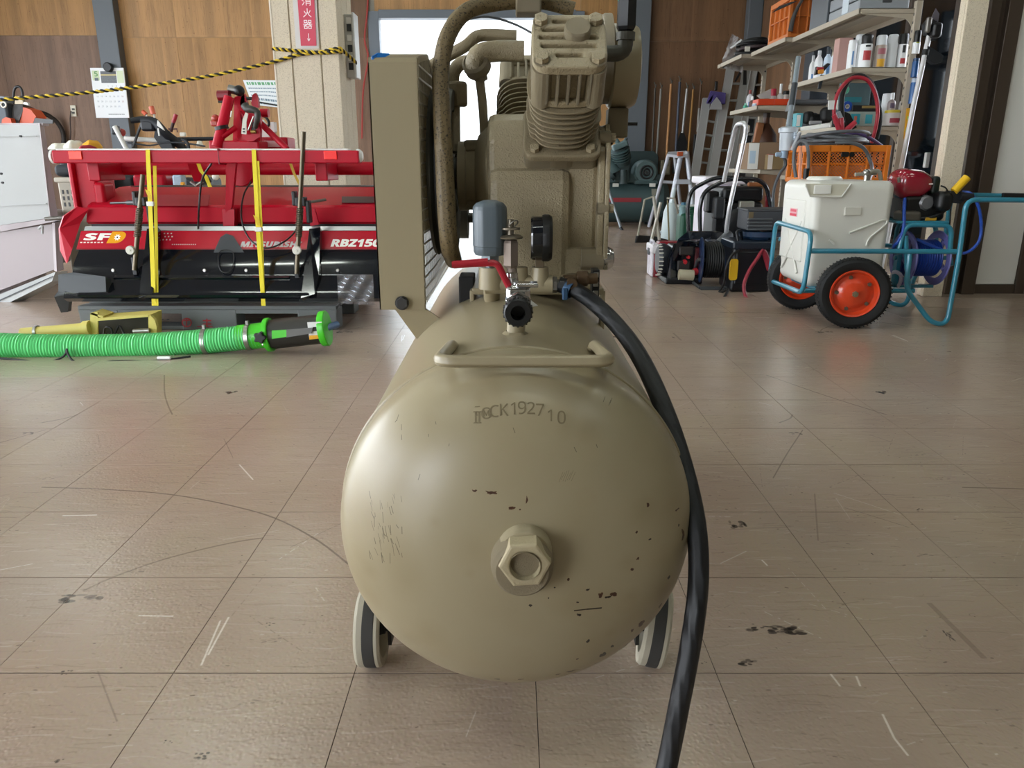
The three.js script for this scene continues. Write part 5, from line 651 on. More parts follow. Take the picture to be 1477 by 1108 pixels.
tool('garden_tool', 'brown garden tool with a pale lower sleeve, nearest the leaning ladders', 1011, 122, 1004, 215, 0.014, M(0x5d432e, 0.6), (t, d) => { part(t, 'sleeve', rod(P(1008.5, 156, d - 0.02), P(1006, 190, d - 0.02), 0.016), M(0x8f8c86, 0.5)); part(t, 'tool_head', bc(...P(1003, 210, d).toArray(), 0.06, 0.3, 0.03, 0.01), mat.black); });
{ // old green compressor
  const d = 10.3, o = thing('old_compressor', 'old dark green compressor with a red stripe along its tank by the back wall', 'air compressor', [1.45, 0, -10.45]), g = M(0x3f5455, 0.5), gd = M(0x2c3d3e, 0.5), ty = Yp(290, d + 0.1), r = 0.29, xl = 0.8, xr = 2.02, tz = -d - 0.3;
  part(o, 'tank', lathe([[0, xl - 0.12], [r * 0.7, xl - 0.09], [r, xl], [r, xr], [r * 0.7, xr + 0.09], [0, xr + 0.12]], V(0, ty, tz), 'x', 40), g);
  part(o, 'red_stripe', bx(xl + 0.02, 1.72, Yp(291.5, d), Yp(285.5, d), tz + r - 0.006, tz + r + 0.003), M(0x8f2c33, 0.5)); part(o, 'saddle_plate', bx(0.9, 1.98, ty + r - 0.05, ty + r + 0.06, tz - 0.25, tz + 0.24, 0.01), g);
  const top = ty + r + 0.06;
  part(o, 'belt_guard', slab([P(874, 262, d + 0.35), P(949, 262, d + 0.35), P(949, 224, d + 0.35), P(943, 218, d + 0.35), P(880, 218, d + 0.35), P(874, 226, d + 0.35)], 0.14), gd);
  const mo = part(o, 'motor', lathe([[0, 0.2], [0.05, 0.2], [0.07, 0.215], [0.135, 0.21], [0.155, 0.18], [0.155, -0.12], [0, -0.12]], P(932, 248, d).add(V(0, 0, -0.2)), 'z', 36), M(0x4c6060, 0.5)); part(mo, 'fan_cowl', [new THREE.TorusGeometry(0.08, 0.014, 8, 28).translate(...P(932.5, 248.5, d - 0.01).toArray()), new THREE.TorusGeometry(0.04, 0.012, 8, 24).translate(...P(932.5, 248.5, d - 0.01).toArray()), lathe([[0.018, 0], [0, 0.004]], P(932.5, 248.5, d - 0.012), 'z', 14)], mat.black); part(mo, 'motor_foot', bc(P(932, 262, d).x, P(932, 263, d).y, -d - 0.1, 0.3, 0.05, 0.24, 0.01), g);
  const pu = part(o, 'pump_block', [bc(P(897, 250, d).x, P(897, 246, d).y, -d - 0.05, 0.2, 0.3, 0.22, 0.03), rod(P(899, 265, d - 0.05), P(899, 245, d - 0.05), 0.06, 0.05)], gd); part(pu, 'pump_cylinder', [rod(P(898, 236, d), P(894, 212, d - 0.1), 0.1, 0.085, 20)], gd); for (let i = 0; i < 5; i++) { const a = P(896.8 - i * 0.6, 230 - i * 3.4, d - 0.03 - i * 0.012), b = P(896.6 - i * 0.6, 229 - i * 3.4, d - 0.034 - i * 0.012); part(pu, 'cooling_fin', rod(a, b, 0.125, 0.125, 20), g); } part(pu, 'cylinder_head', [bc(...P(894, 210, d - 0.1).toArray(), 0.2, 0.08, 0.18, 0.02, [0, 0, 0.4]), rod(P(892, 207, d - 0.1), P(888, 201, d - 0.1), 0.03)], M(0x53686a, 0.45)); part(pu, 'second_cylinder', rod(P(886, 252, d), P(876, 232, d + 0.05), 0.12, 0.11, 20), g); part(pu, 'air_valve', [rod(P(900, 205, d - 0.1), P(904, 199, d - 0.1), 0.02), rod(P(880, 256, d - 0.1), P(884, 252, d - 0.1), 0.06)], gd);
  for (const px of [888, 941]) part(o, 'name_plate', bc(...P(px, 267, d - 0.03).toArray(), 0.08, 0.045, 0.012), M(0xcfcfc8, 0.5)); part(o, 'data_plate', bc(P(946, 277, d).x, Yp(277, d), tz + r - 0.02, 0.1, 0.08, 0.05), M(0x8b8a7c, 0.5));
  for (const x of [0.95, 1.88]) { part(o, 'wheel', lathe([[0, -0.03], [0.07, -0.03], [0.085, -0.02], [0.085, 0.02], [0.07, 0.03], [0, 0.03]], V(x, 0.085, tz + 0.17), 'x', 24), mat.black); part(o, 'foot', bx(x - 0.02, x + 0.02, 0.08, ty - r * 0.7, tz + 0.06, tz + 0.2), gd); part(o, 'rear_foot', bx(x - 0.03, x + 0.03, 0, ty - r * 0.7, tz - 0.2, tz - 0.12), gd); }
  const b = thing('meter_box', 'small beige box on the plywood above the end of the old green compressor', 'box', P(959, 242, 11.1)); part(b, 'case', bx(P(952, 242, 11.1).x, P(966, 242, 11.1).x, Yp(252, 11.1), Yp(231, 11.1), -11.06, -11.2, 0.01), M(0xa39a84, 0.6)); part(b, 'cover', bx(P(953, 242, 11.05).x, P(965, 242, 11.05).x, Yp(250, 11.05), Yp(240, 11.05), -11.045, -11.06, 0.004), M(0xb3aa94, 0.6));
  const p = thing('prop_pole', 'grey metal pole with a black foot leaning against the old green compressor', 'pole', P(898, 334, 9.7)); part(p, 'shaft', rod(P(874, 262, 9.95), P(895.5, 329, 9.75), 0.017), M(0x8d949a, 0.4, 0.4)); part(p, 'foot', rod(P(895, 328, 9.75), P(899, 335, 9.72), 0.02), mat.black);
}
{ // leaning aluminium ladders
  const al = M(0xa7a8a6, 0.45, 0.35), al2 = M(0x8f908c, 0.5, 0.3);
  for (const [lab, a, b, rungs] of [['aluminium ramp leaning beside the hung tools, black writing down its rail', [[1020, 141], [992, 322]], [[1043, 146], [1012, 322]], 9], ['aluminium ladder leaning between the marked ramp and the shelf unit', [[1057, 82], [1016, 322]], [[1081, 82], [1038, 322]], 10], ['aluminium ladder leaning closest to the shelf posts, under the clear bag', [[1090, 84], [1046, 322]], [[1112, 84], [1070, 322]], 10]]) {
    const l = thing('aluminium_ladder', lab, 'ladder', P(b[1][0], 322, 10.35)), E = ([x, y], k) => P(x, y, k ? 10.4 : 10.95 - (y > 120 ? 0.1 : 0));
    for (const q of [a, b]) { const s = E(q[0], 0), e = E(q[1], 1), n = 0.055; part(l, 'rail', [slab([V(e.x - n, e.y, e.z), V(e.x + n, e.y, e.z), V(s.x + n, s.y, s.z), V(s.x - n, s.y, s.z)], 0.05)], q === a ? al : al2); part(l, 'rail_lip', [slab([V(e.x + n - 0.012, e.y, e.z + 0.014), V(e.x + n, e.y, e.z + 0.014), V(s.x + n, s.y, s.z + 0.014), V(s.x + n - 0.012, s.y, s.z + 0.014)], 0.02)], al); }
    for (let i = 0; i < rungs; i++) { const t = (i + 0.6) / rungs; part(l, 'rung', rod(E(a[0], 0).lerp(E(a[1], 1), t).add(V(0, 0, -0.02)), E(b[0], 0).lerp(E(b[1], 1), t).add(V(0, 0, -0.02)), 0.016, 0.016, 8), al2); }
    if (a[0][0] === 1020) for (let i = 0; i < 12; i++) { const t = 0.12 + i * 0.035, q = E(b[0], 0).lerp(E(b[1], 1), t); part(l, 'marking', bc(q.x + (i % 3 - 1) * 0.008, q.y, q.z + 0.004, 0.012 + (i % 3) * 0.006, 0.03 + (i % 4) * 0.01, 0.004), M(0x3a3c44, 0.6)); }
  }
  const c = thing('purple_strap', 'purple cloth band with a black tag draped over the top of the marked ramp', 'strap', P(1034, 140, 10.8)), pm = M(0x4a3f78, 0.8); part(c, 'cloth', [slab([P(1020, 149, 10.72), P(1026, 147, 10.72), P(1029, 136, 10.72), P(1033, 137, 10.72), P(1040, 150, 10.72), P(1046, 150, 10.72), P(1047, 134, 10.75), P(1026, 131, 10.75)], 0.06)], pm); part(c, 'tag', bc(...P(1033, 124, 10.85).toArray(), 0.04, 0.12, 0.03, 0.01), mat.black); part(c, 'foil_bag', [slab([P(1024, 158, 10.7), P(1042, 158, 10.7), P(1040, 148, 10.7), P(1034, 140, 10.7), P(1028, 147, 10.7)], 0.04)], M(0xb5b9bd, 0.3, 0.5));
  for (const [x0, x1] of [[1075, 1066], [1081, 1074]]) { const s = thing('cutting_shears', x0 < 1080 ? 'black open shear blade hooked on the ladder, slanting towards the tools' : 'black straight shear blade hooked on the ladder beside the shelf', 'shears', P(x1, 118, 10.6)); part(s, 'blade', slab(x0 < 1080 ? [P(1062, 118, 10.6), P(1060, 116, 10.6), P(1075, 88, 10.65), P(1078, 90, 10.65)] : [P(1072, 122, 10.6), P(1077, 122, 10.6), P(1077, 92, 10.65), P(1073, 92, 10.65)], 0.02), mat.black); part(s, 'pivot', bc(...P(1075, 88, 10.64).toArray(), 0.05, 0.05, 0.04, 0.01), M(0x1d5560, 0.5)); }
}
{ // step ladder
  const s = thing('step_ladder', 'pale aluminium step ladder with an orange-edged top step before the hung tools', 'step ladder', P(968, 340, 9.4)), m = M(0xc3c7d0, 0.4, 0.2), d = 9.4, e = 9.95;
  part(s, 'top_step', [slab([P(962, 222, d + 0.1), P(978, 224.5, d), P(992, 223, d), P(990, 217.5, d + 0.3), P(964, 219, d + 0.3)], 0.03)], m); part(s, 'orange_edge', bc(...P(981, 222, d - 0.01).toArray(), 0.07, 0.05, 0.03, 0.01), M(0xb9562c, 0.5));
  for (const [a, b, z] of [[[983, 219], [959, 340], d], [[990.5, 219], [1005, 340], d], [[964.5, 223], [936, 327], e], [[973, 224], [985, 327], e]]) part(s, 'leg', rod(P(...a, z === d ? d + 0.1 : d + 0.2), P(...b, z), z === d ? 0.03 : 0.022, z === d ? 0.03 : 0.022, 8), m);
  for (const y of [262, 300]) part(s, 'step', slab([P(975 - (y - 262) * 0.2, y + 3.5, d), P(995.5 + (y - 262) * 0.12, y + 3.5, d), P(995 + (y - 262) * 0.12, y - 3, d), P(976 - (y - 262) * 0.2, y - 3, d)], 0.14), m); part(s, 'brace', rod(P(954, 262, e - 0.1), P(979, 264, e - 0.1), 0.02), m);
}
{ // dustpan, jug, can
  const d = 8.2, u = thing('dustpan', 'black dustpan with crossed white wire handles before the step ladder', 'dustpan', P(940, 354, d)), wr = M(0xc9c6bb, 0.4, 0.3);
  part(u, 'pan', [slab([P(916, 354, d - 0.1), P(969, 356, d - 0.1), P(968, 347, d + 0.1), P(944, 341, d + 0.1), P(920, 339, d + 0.1)], 0.05), slab([P(915, 354, d - 0.1), P(918, 354, d - 0.1), P(921, 339, d + 0.1), P(917, 340, d + 0.1)], 0.03)], mat.black);
  part(u, 'wire_handle', [sweep([P(920, 340, d), P(930, 288, d - 0.05), P(944, 283, d - 0.05)], 0.011, 6)], M(0xa6a394, 0.5)); for (const [a, b] of [[[943, 284], [951, 346]], [[953, 292], [940, 345]]]) part(u, 'rod_handle', rod(P(...a, d - 0.05), P(...b, d), 0.017), wr); part(u, 'wire_handle', sweep([P(963, 289, d - 0.05), P(965, 347, d)], 0.009, 6), M(0x8a8260, 0.5)); part(u, 'wire_handle', sweep([P(962, 286, d - 0.05), P(973, 286, d - 0.05), P(985, 340, d + 0.1)], 0.011, 6), wr);
  const q = on(966, 0, 8.5), j = thing('plastic_jug', 'translucent white tapered jug standing before the step ladder', 'jug', q); part(j, 'body', [lathe([[0, 0], [0.1, 0], [0.105, 0.015], [0.085, 0.3], [0.055, 0.38], [0.03, 0.4], [0, 0.4]], q, 'y', 24)], M(0xcfdde0, 0.4)); part(j, 'spout', rod(V(q.x, 0.38, q.z), V(q.x + 0.02, 0.56, q.z), 0.022), M(0xcfdde0, 0.4)); part(j, 'handle', sweep(spline([V(q.x - 0.09, 0.1, q.z), V(q.x - 0.13, 0.05, q.z), V(q.x - 0.12, 0.02, q.z)], 8), 0.012, 6), M(0xcfdde0, 0.4));
  const a = P(979, 362, 7.4), b = P(1018, 362, 7.4), g = M(0x17503a, 0.4), yb = 0, yt = Yp(308, 7.4), c = thing('fuel_can', 'dark green jerry can with pale caps behind the small black engine', 'can', V((a.x + b.x) / 2, 0, -7.5));
  part(c, 'body', [bx(a.x, b.x, 0, yt, -7.4, -7.62, 0.04), bc((a.x + b.x) / 2, yt, -7.5, 0.16, 0.06, 0.1, 0.025)], g); part(c, 'carry_grip', [bx(a.x + 0.06, b.x - 0.05, yt + 0.03, yt + 0.06, -7.47, -7.53, 0.012), bc(a.x + 0.07, yt + 0.02, -7.5, 0.03, 0.06, 0.05, 0.01), bc(b.x - 0.06, yt + 0.02, -7.5, 0.03, 0.06, 0.05, 0.01)], g); part(c, 'cap', [rod(V(a.x + 0.03, yt - 0.02, -7.47), V(a.x + 0.02, yt + 0.07, -7.46), 0.03)], M(0x8fb3b8, 0.4)); part(c, 'vent_cap', rod(V(b.x - 0.03, yt - 0.02, -7.5), V(b.x - 0.03, yt + 0.05, -7.5), 0.022), M(0x9fb8bd, 0.4));
  const w = thing('parts_tray', 'low white tray with small jars on the floor between ladder and green can', 'tray', P(990, 300, 8.9)); part(w, 'stand', bx(P(975, 300, 8.9).x, P(1018, 300, 8.9).x, 0, Yp(303, 8.9), -8.9, -9.2, 0.01), M(0x5f6a66, 0.6)); part(w, 'tray_rim', bx(P(978, 300, 8.8).x, P(1016, 300, 8.8).x, Yp(303, 8.85), Yp(297, 8.85), -8.85, -9.15, 0.01), mat.white); part(w, 'jar', rod(P(986, 298, 8.9), P(986, 292, 8.9), 0.03), M(0x4b7d97, 0.4));
}
{ // toolbox
  const t = thing('tool_box', 'red toolbox with a white ribbed end on the floor before the dustpan', 'toolbox', [1.2, 0, -5.8]), x0 = P(942, 400, 5.62).x, yt = Yp(356, 5.62);
  part(t, 'body', bx(x0, x0 + 0.34, 0, yt - 0.03, -5.62, -5.84, 0.012), M(0x8f1f2c, 0.35)); part(t, 'lid', [bx(x0 - 0.006, x0 + 0.346, yt - 0.05, yt, -5.61, -5.85, 0.014), bx(x0 + 0.04, x0 + 0.3, yt - 0.005, yt + 0.03, -5.67, -5.79, 0.012)], M(0x97212f, 0.3)); part(t, 'end_panel', bx(x0 - 0.012, x0 + 0.001, 0.004, yt - 0.05, -5.625, -5.835, 0.004), M(0xe8e2ea, 0.45)); for (const z of [-5.69, -5.77]) part(t, 'end_rib', bx(x0 - 0.018, x0 - 0.01, 0.01, yt - 0.055, z, z - 0.01, 0.002), M(0xf2eef4, 0.45));
  part(t, 'lid_end', [bx(x0 - 0.022, x0 + 0.05, yt - 0.05, yt + 0.012, -5.605, -5.855, 0.012)], M(0xf0ecf2, 0.4)); part(t, 'latch', bx(x0 - 0.028, x0 - 0.018, yt - 0.07, yt - 0.02, -5.7, -5.76, 0.003), mat.grayDark); part(t, 'lid_grip', [sweep(bent([V(x0 - 0.0, yt + 0.01, -5.67), V(x0 - 0.0, yt + 0.035, -5.67), V(x0 - 0.0, yt + 0.035, -5.79), V(x0 - 0.0, yt + 0.01, -5.79)], 0.02), 0.009, 8)], M(0xdcd8e4, 0.4));
}
{ // small black engine machine
  const d = 5.3, e = thing('pump_engine', 'small black engine with red knobs and a domed guard beside the red toolbox', 'engine', [1.27, 0, -5.42]), k = M(0x101318, 0.35), x0 = P(959, 411, d).x, x1 = P(1012, 411, d).x;
  part(e, 'base', [bx(x0, x1, 0.0, 0.045, -5.28, -5.62, 0.012)], k); part(e, 'side_guard', [slab([P(961, 405, d + 0.02), P(967, 405, d - 0.02), P(968, 370, d), P(978, 345, d), P(993, 333, d + 0.05), P(999, 335, d + 0.05), P(999, 345, d + 0.05), P(985, 348, d), P(972, 352, d), P(963, 372, d)], 0.28)], M(0x151a22, 0.2, 0, { clearcoat: 0.8 })); part(e, 'crankcase', [bx(P(970, 390, d).x, P(1008, 390, d).x, 0.04, Yp(356, d), -5.34, -5.6, 0.03)], k);
  part(e, 'recoil_cover', [lathe([[0, -0.05], [0.1, -0.05], [0.115, -0.02], [0.115, 0.01], [0.09, 0.03], [0, 0.035]], V(x0 - 0.0, 0.15, -5.48), V(-1, 0, 0), 30)], M(0x23272e, 0.4)); const fins = []; for (let i = 0; i < 12; i++) { const a = i / 12 * PI - PI / 2; fins.push(bc(x0 - 0.02, 0.15 + Math.sin(a) * 0.112, -5.48 + Math.cos(a) * 0.112, 0.03, 0.008, 0.008)); } part(e, 'cooling_slots', fins, mat.offWhite, undefined, 'stuff');
  for (const [px, py, r] of [[988, 378, 0.017], [1003, 392, 0.025], [993, 371, 0.012]]) part(e, 'red_knob', lathe([[0, 0.015], [r * 0.8, 0.013], [r, 0.006], [r, -0.02], [0, -0.02]], P(px, py, d - 0.01), 'z', 18), M(0xb8252e, 0.35)); const tk = rod(P(979, 396, d - 0.03), P(1000, 397, d - 0.03), 0.037, 0.037, 20); part(e, 'fuel_bottle', tk, M(0xb8b096, 0.4)); part(e, 'red_side', bx(P(1003, 380, d).x, P(1010, 380, d).x, 0.08, Yp(358, d), -5.33, -5.6, 0.01), M(0x5f151d, 0.4)); part(e, 'control_box', [bc(...P(990, 362, d - 0.005).toArray(), 0.1, 0.06, 0.03, 0.01), bc(...P(986, 383, d - 0.005).toArray(), 0.09, 0.07, 0.03, 0.01)], M(0x2a2422, 0.5));
}
{ // cord reel
  const d = 5.1, x0 = P(1018, 383, d).x, x1 = P(1045, 383, d).x, r = 0.155, y = 0.175, z = -5.25, R = thing('cord_reel', 'navy blue cord reel wound with black cable between the small engine and the black box', 'cord reel', [(x0 + x1) / 2, 0, z]), nv = M(0x1c2d4c, 0.3);
  for (const x of [x0, x1 + 0.03]) part(R, 'flange', lathe([[0.03, -0.006], [r - 0.01, -0.006], [r, -0.002], [r, 0.004], [r - 0.01, 0.008], [0.03, 0.008]], V(x, y, z), V(1, 0, 0.12), 40), nv); part(R, 'wound_cable', lathe(Array.from({ length: 37 }, (_, i) => [0.118 + 0.006 * Math.abs(Math.sin(i * 0.78)), x0 + 0.008 + i / 36 * (x1 - x0 + 0.012)]), V(0, y, z), 'x', 32), mat.rubber); part(R, 'axle', rod(V(x0 - 0.02, y, z), V(x1 + 0.06, y, z), 0.014), mat.dullSteel); part(R, 'stand', [pipe([V(x0 - 0.04, 0.012, z + 0.2), V(x0 - 0.03, 0.012, z - 0.14), V(x0 - 0.02, y, z), V(x0 - 0.02, y, z)].slice(0, 3), 0.01), pipe([V(x0 - 0.04, 0.012, z + 0.2), V(x1 + 0.06, 0.012, z + 0.2), V(x1 + 0.06, 0.012, z - 0.14), V(x1 + 0.05, y, z)], 0.01), bx(x0 - 0.04, x1 + 0.06, 0, 0.008, z + 0.12, z + 0.22, 0.002)], mat.grayDark); part(R, 'reel_handle', lathe([[0, -0.02], [0.02, -0.018], [0.02, 0.015], [0, 0.02]], V(x1 + 0.06, y + 0.1, z + 0.08), 'x', 14), M(0xa88b25, 0.5));
}
{ // black power box, stacked cases, loops
  const d = 4.95, x0 = P(1053, 420, d).x, x1 = P(1110, 420, d).x, yt = Yp(349, d), b = thing('power_box', 'black battery box with a yellow oval panel beside the cord reel', 'battery box', [(x0 + x1) / 2, 0, -5.1]), k = M(0x0f1218, 0.35);
  part(b, 'case', [bx(x0, x1, 0, yt, -d, -d - 0.3, 0.02), bx(x0 + 0.02, x1 - 0.02, 0.05, yt - 0.06, -d + 0.006, -d - 0.28, 0.01)], k); part(b, 'lid', bx(x0 - 0.006, x1 + 0.006, yt - 0.05, yt + 0.004, -d + 0.008, -d - 0.305, 0.015), M(0x16202c, 0.3)); part(b, 'yellow_panel', ext(rrect(0.055, 0.14, 0.022), 0.012, 0.003).translate(...P(1058, 389, d - 0.012).toArray()), M(0xdcae1c, 0.5)); part(b, 'carry_loop', sweep(bent([V(x0 + 0.03, yt, -d - 0.02), V(x0 + 0.02, yt + 0.06, -d - 0.03), V(x0 + 0.06, yt + 0.07, -d - 0.08), V(x0 + 0.08, yt, -d - 0.1)], 0.02), 0.01, 8), k);
  part(b, 'cable', sweep(spline([P(1066, 362, d - 0.02), P(1056, 368, d - 0.04), P(1048, 385, d - 0.05), P(1044, 408, d - 0.02), P(1038, 421, 4.95), P(1044, 420, 4.9), P(1050, 417, 4.86), P(1042, 432, 4.76), P(1030, 438, 4.7)], 50), 0.009, 8), mat.rubber); part(b, 'plug', rod(P(1034, 436, 4.72), P(1030, 438.5, 4.7), 0.012), mat.offWhite);
  const l = thing('jumper_lead', 'dark red lead looped over the black battery box and trailing on the floor', 'cable', P(1090, 432, 4.8)); part(l, 'lead', sweep(spline([P(1110, 388, d - 0.05), P(1107, 372, d - 0.06), P(1101, 361, d - 0.06), P(1093, 372, d - 0.08), P(1080, 392, d - 0.1), P(1073, 412, d - 0.12), P(1075, 426, 4.8), P(1085, 436, 4.66), P(1105, 440, 4.62), P(1125, 438, 4.68), P(1150, 430, 4.85)], 60), 0.0115, 10), M(0x8c2232, 0.45)); part(l, 'clamp_grip', [rod(P(1101, 361, d - 0.06), P(1110, 389, d - 0.05), 0.014, 0.018)], M(0x8c2232, 0.45));
  const yb = yt + 0.006, c = thing('blue_tub', 'shallow navy tub on the black battery box', 'tub', [(x0 + x1) / 2 + 0.1, yb, -5.12]); { const q = V((x0 + x1) / 2 + 0.09, yb, -5.12); part(c, 'bowl', lathe([[0, 0], [0.12, 0], [0.145, 0.02], [0.15, 0.05], [0.155, 0.055], [0.14, 0.055], [0, 0.05]], q, 'y', 32), M(0x243a55, 0.25, 0, { clearcoat: 0.5 })); const e = thing('grey_case', 'flat charcoal equipment case with side fins stacked on the navy tub', 'case', [q.x, yb + 0.056, q.z]); part(e, 'case', [bc(q.x + 0.02, yb + 0.056 + 0.07, q.z, 0.3, 0.13, 0.24, 0.015)], M(0x3d4045, 0.6)); for (let i = 0; i < 4; i++) part(e, 'side_fin', bc(q.x - 0.05, yb + 0.07 + i * 0.022, q.z + 0.125, 0.16, 0.01, 0.02, 0.003), M(0x54585c, 0.5)); part(e, 'tan_label', bc(q.x - 0.11, yb + 0.16, q.z + 0.121, 0.03, 0.04, 0.004), M(0x6b5d43, 0.6)); part(e, 'lid', bc(q.x + 0.02, yb + 0.192, q.z, 0.31, 0.012, 0.25, 0.004), M(0x45494d, 0.5)); }
}
{ // generator with a tubular frame, white panel behind, bent steel handle
  const d = 5.75, g = thing('generator', 'black portable generator in a rounded tube frame with a wooden grip on top', 'generator', [1.9, 0, -5.95]), k = M(0x0c0e12, 0.4), X = (px) => P(px, 300, d).x;
  for (const z of [0, 0.4]) part(g, 'frame_tube', sweep(bent([P(1012, 396, d), P(1009, 300, d), P(1015, 276, d), P(1050, 258, d), P(1092, 258, d), P(1106, 268, d), P(1112, 300, d), P(1112, 396, d)].map((p) => V(p.x, Math.max(0.02, p.y), p.z - z)), 0.06), 0.016, 10), M(0x171a20, 0.25, 0, { clearcoat: 0.5 }));
  part(g, 'fuel_tank', bx(X(1042), X(1102), Yp(291, d), Yp(270, d), -d - 0.02, -d - 0.36, 0.03), k); part(g, 'engine_block', [bx(X(1032), X(1104), 0.1, Yp(292, d), -d - 0.04, -d - 0.36, 0.03), bc(X(1030), Yp(292, d), -d - 0.1, 0.09, 0.16, 0.12, 0.02), bx(X(1008), X(1112), 0.03, 0.1, -d, -d - 0.4, 0.02)], k); part(g, 'air_cleaner', bc(...P(1036, 300, d).toArray(), 0.08, 0.16, 0.1, 0.02), M(0x23262a, 0.5)); part(g, 'silver_plate', [bc(...P(1076, 296, d - 0.0).toArray(), 0.11, 0.06, 0.06, 0.01)], M(0xa5a49a, 0.4, 0.5)); part(g, 'wooden_grip', bx(X(1080), X(1104), Yp(269.5, d), Yp(263.5, d), -d - 0.05, -d - 0.1, 0.012), M(0xa8683a, 0.6)); part(g, 'blower', lathe([[0, 0.02], [0.08, 0.02], [0.11, 0], [0.11, -0.06], [0, -0.06]], P(1066, 322, d), 'z', 28), M(0x15171b, 0.35)); part(g, 'red_decal', bc(...P(1108, 294, d + 0.02).toArray(), 0.05, 0.12, 0.02, 0.006), M(0x7d1a22, 0.4));
  const w = thing('white_cabinet', 'upright white plastic cabinet standing behind the black generator frame', 'cabinet', [1.92, 0, -6.6]), wp = M(0xe3ddea, 0.4), y1 = Yp(262, 6.4), x0 = P(1017, 300, 6.4).x, x1 = P(1066, 300, 6.4).x; part(w, 'shell', bx(x0, x1, 0, y1, -6.4, -6.8, 0.02), wp); part(w, 'lid', bx(x0 - 0.03, x1 + 0.03, y1 - 0.02, y1 + 0.04, -6.37, -6.83, 0.015), M(0xefeaf2, 0.35)); part(w, 'caster', bc(x0 + 0.05, Yp(328, 6.35), -6.38, 0.1, 0.08, 0.04, 0.02), wp);
  const h = thing('cart_handle', 'bent bright steel tube handle rising before the black generator', 'handle', P(1046, 345, 5.35)); part(h, 'tube', sweep(bent([P(1046, 345, 5.35), P(1052, 300, 5.3), P(1076, 190, 5.3), P(1075, 177, 5.3), P(1063, 179, 5.45), P(1058, 195, 5.5), P(1044, 262, 5.6)], 0.05), 0.0155, 12), M(0xd2d4d8, 0.25, 0.6)); part(h, 'foot_clamp', [rod(P(1036, 352, 5.3), P(1052, 338, 5.36), 0.03, 0.035, 14), rod(P(1044, 348, 5.33), on(1040, 0.015, 5.42), 0.014)], M(0x6a6d70, 0.4, 0.6)); part(h, 'grip_clip', bc(...P(1078, 186, 5.33).toArray(), 0.025, 0.05, 0.03, 0.01), mat.offWhite);
  const s = thing('green_stand', 'dark green steel stand lying behind the cord reel', 'stand', P(1020, 352, 6)); part(s, 'leg', rod(P(1008, 346, 6), P(1075, 358, 5.6), 0.03), M(0x1c5846, 0.4)); part(s, 'leg_end', rod(P(1005, 345, 6.02), P(1013, 347, 5.97), 0.033), M(0xc9d4d0, 0.4)); part(s, 'support', bx(P(1030, 360, 5.9).x - 0.04, P(1030, 360, 5.9).x + 0.04, 0, Yp(352, 5.9), -5.85, -5.95), M(0x1c5846, 0.4));
}
// ------------------------------------------------------------ right: shelf unit and its load
const shelfM = M(0xb0a694, 0.5), shelfUnder = M(0x9d9687, 0.55);
const SX = 2.262, PX = 2.645;
{
  const s = thing('steel_shelving', 'beige slotted steel shelving with cantilever brackets along the glazed side wall', 'shelving', [2.5, 0, -6.8]);
  const post = (d, top) => { const p = part(s, 'post', [bx(PX - 0.02, PX + 0.02, 0, top, -d + 0.02, -d - 0.02, 0.003)], shelfM); const h = []; for (let y = 0.1; y < top - 0.03; y += 0.05) h.push(bc(PX - 0.021, y, -d, 0.003, 0.016, 0.007)); part(p, 'slots', h, mat.grayDark, undefined, 'stuff'); part(p, 'foot', bx(SX, PX + 0.3, 0, 0.05, -d + 0.02, -d - 0.02, 0.004), shelfM); };
  post(5.4, 1.83); post(6.68, 1.8); post(7.62, 1.8); post(8.5, 1.8);
  const bracket = (d, y, depth) => { const sh = new THREE.Shape(); sh.moveTo(0, 0); sh.lineTo(-depth, 0); sh.lineTo(-depth, -0.03); sh.lineTo(-0.1, -0.055); sh.quadraticCurveTo(-0.055, -0.065, -0.03, -0.13); sh.lineTo(0, -0.14); const b = part(s, 'bracket', ext(sh, 0.006).translate(PX + 0.018, y, -d), shelfM); part(b, 'bolt', rod(V(PX, y - 0.06, -d + 0.006), V(PX, y - 0.06, -d + 0.012), 0.009), mat.grayDark); };
  const board = (d0, d1, y, x0 = SX) => { const b = part(s, 'shelf_board', [bx(x0, PX + 0.02, y - 0.004, y, -d0, -d1), bx(x0, x0 + 0.014, y - 0.034, y, -d0, -d1, 0.004), bx(x0, PX, y - 0.03, y, -d0, -d0 - 0.012), bx(x0, PX, y - 0.03, y, -d1 + 0.012, -d1), bx(PX + 0.005, PX + 0.02, y - 0.034, y, -d0, -d1)], shelfM); part(b, 'stiffener', bx(x0 + 0.12, x0 + 0.2, y - 0.02, y - 0.003, -d0 - 0.02, -d1 + 0.02, 0.004), shelfUnder); for (const d of [d0 + 0.01, d1 - 0.02]) bracket(d, y - 0.004, PX - x0); };
  board(5.4, 6.62, 1.787); board(6.66, 7.58, 1.80, 2.22); board(7.64, 8.5, 1.80, 2.15);
  board(5.4, 6.6, 1.43); board(5.4, 6.6, 1.06); board(6.74, 7.56, 1.285, 2.06); board(6.62, 7.6, 0.765, 2.1); board(5.4, 6.6, 0.72);
  board(6.62, 7.6, 0.35, 2.1);
}
const sit = (px, Y, d) => on(px, Y, d), hOf = (py, d, Y) => Math.max(0.01, Yp(py, d) - Y), rOf = (wpx, d, Y) => wpx / 2 * (d * CP + (EYE - Y) * SP) / FPX;
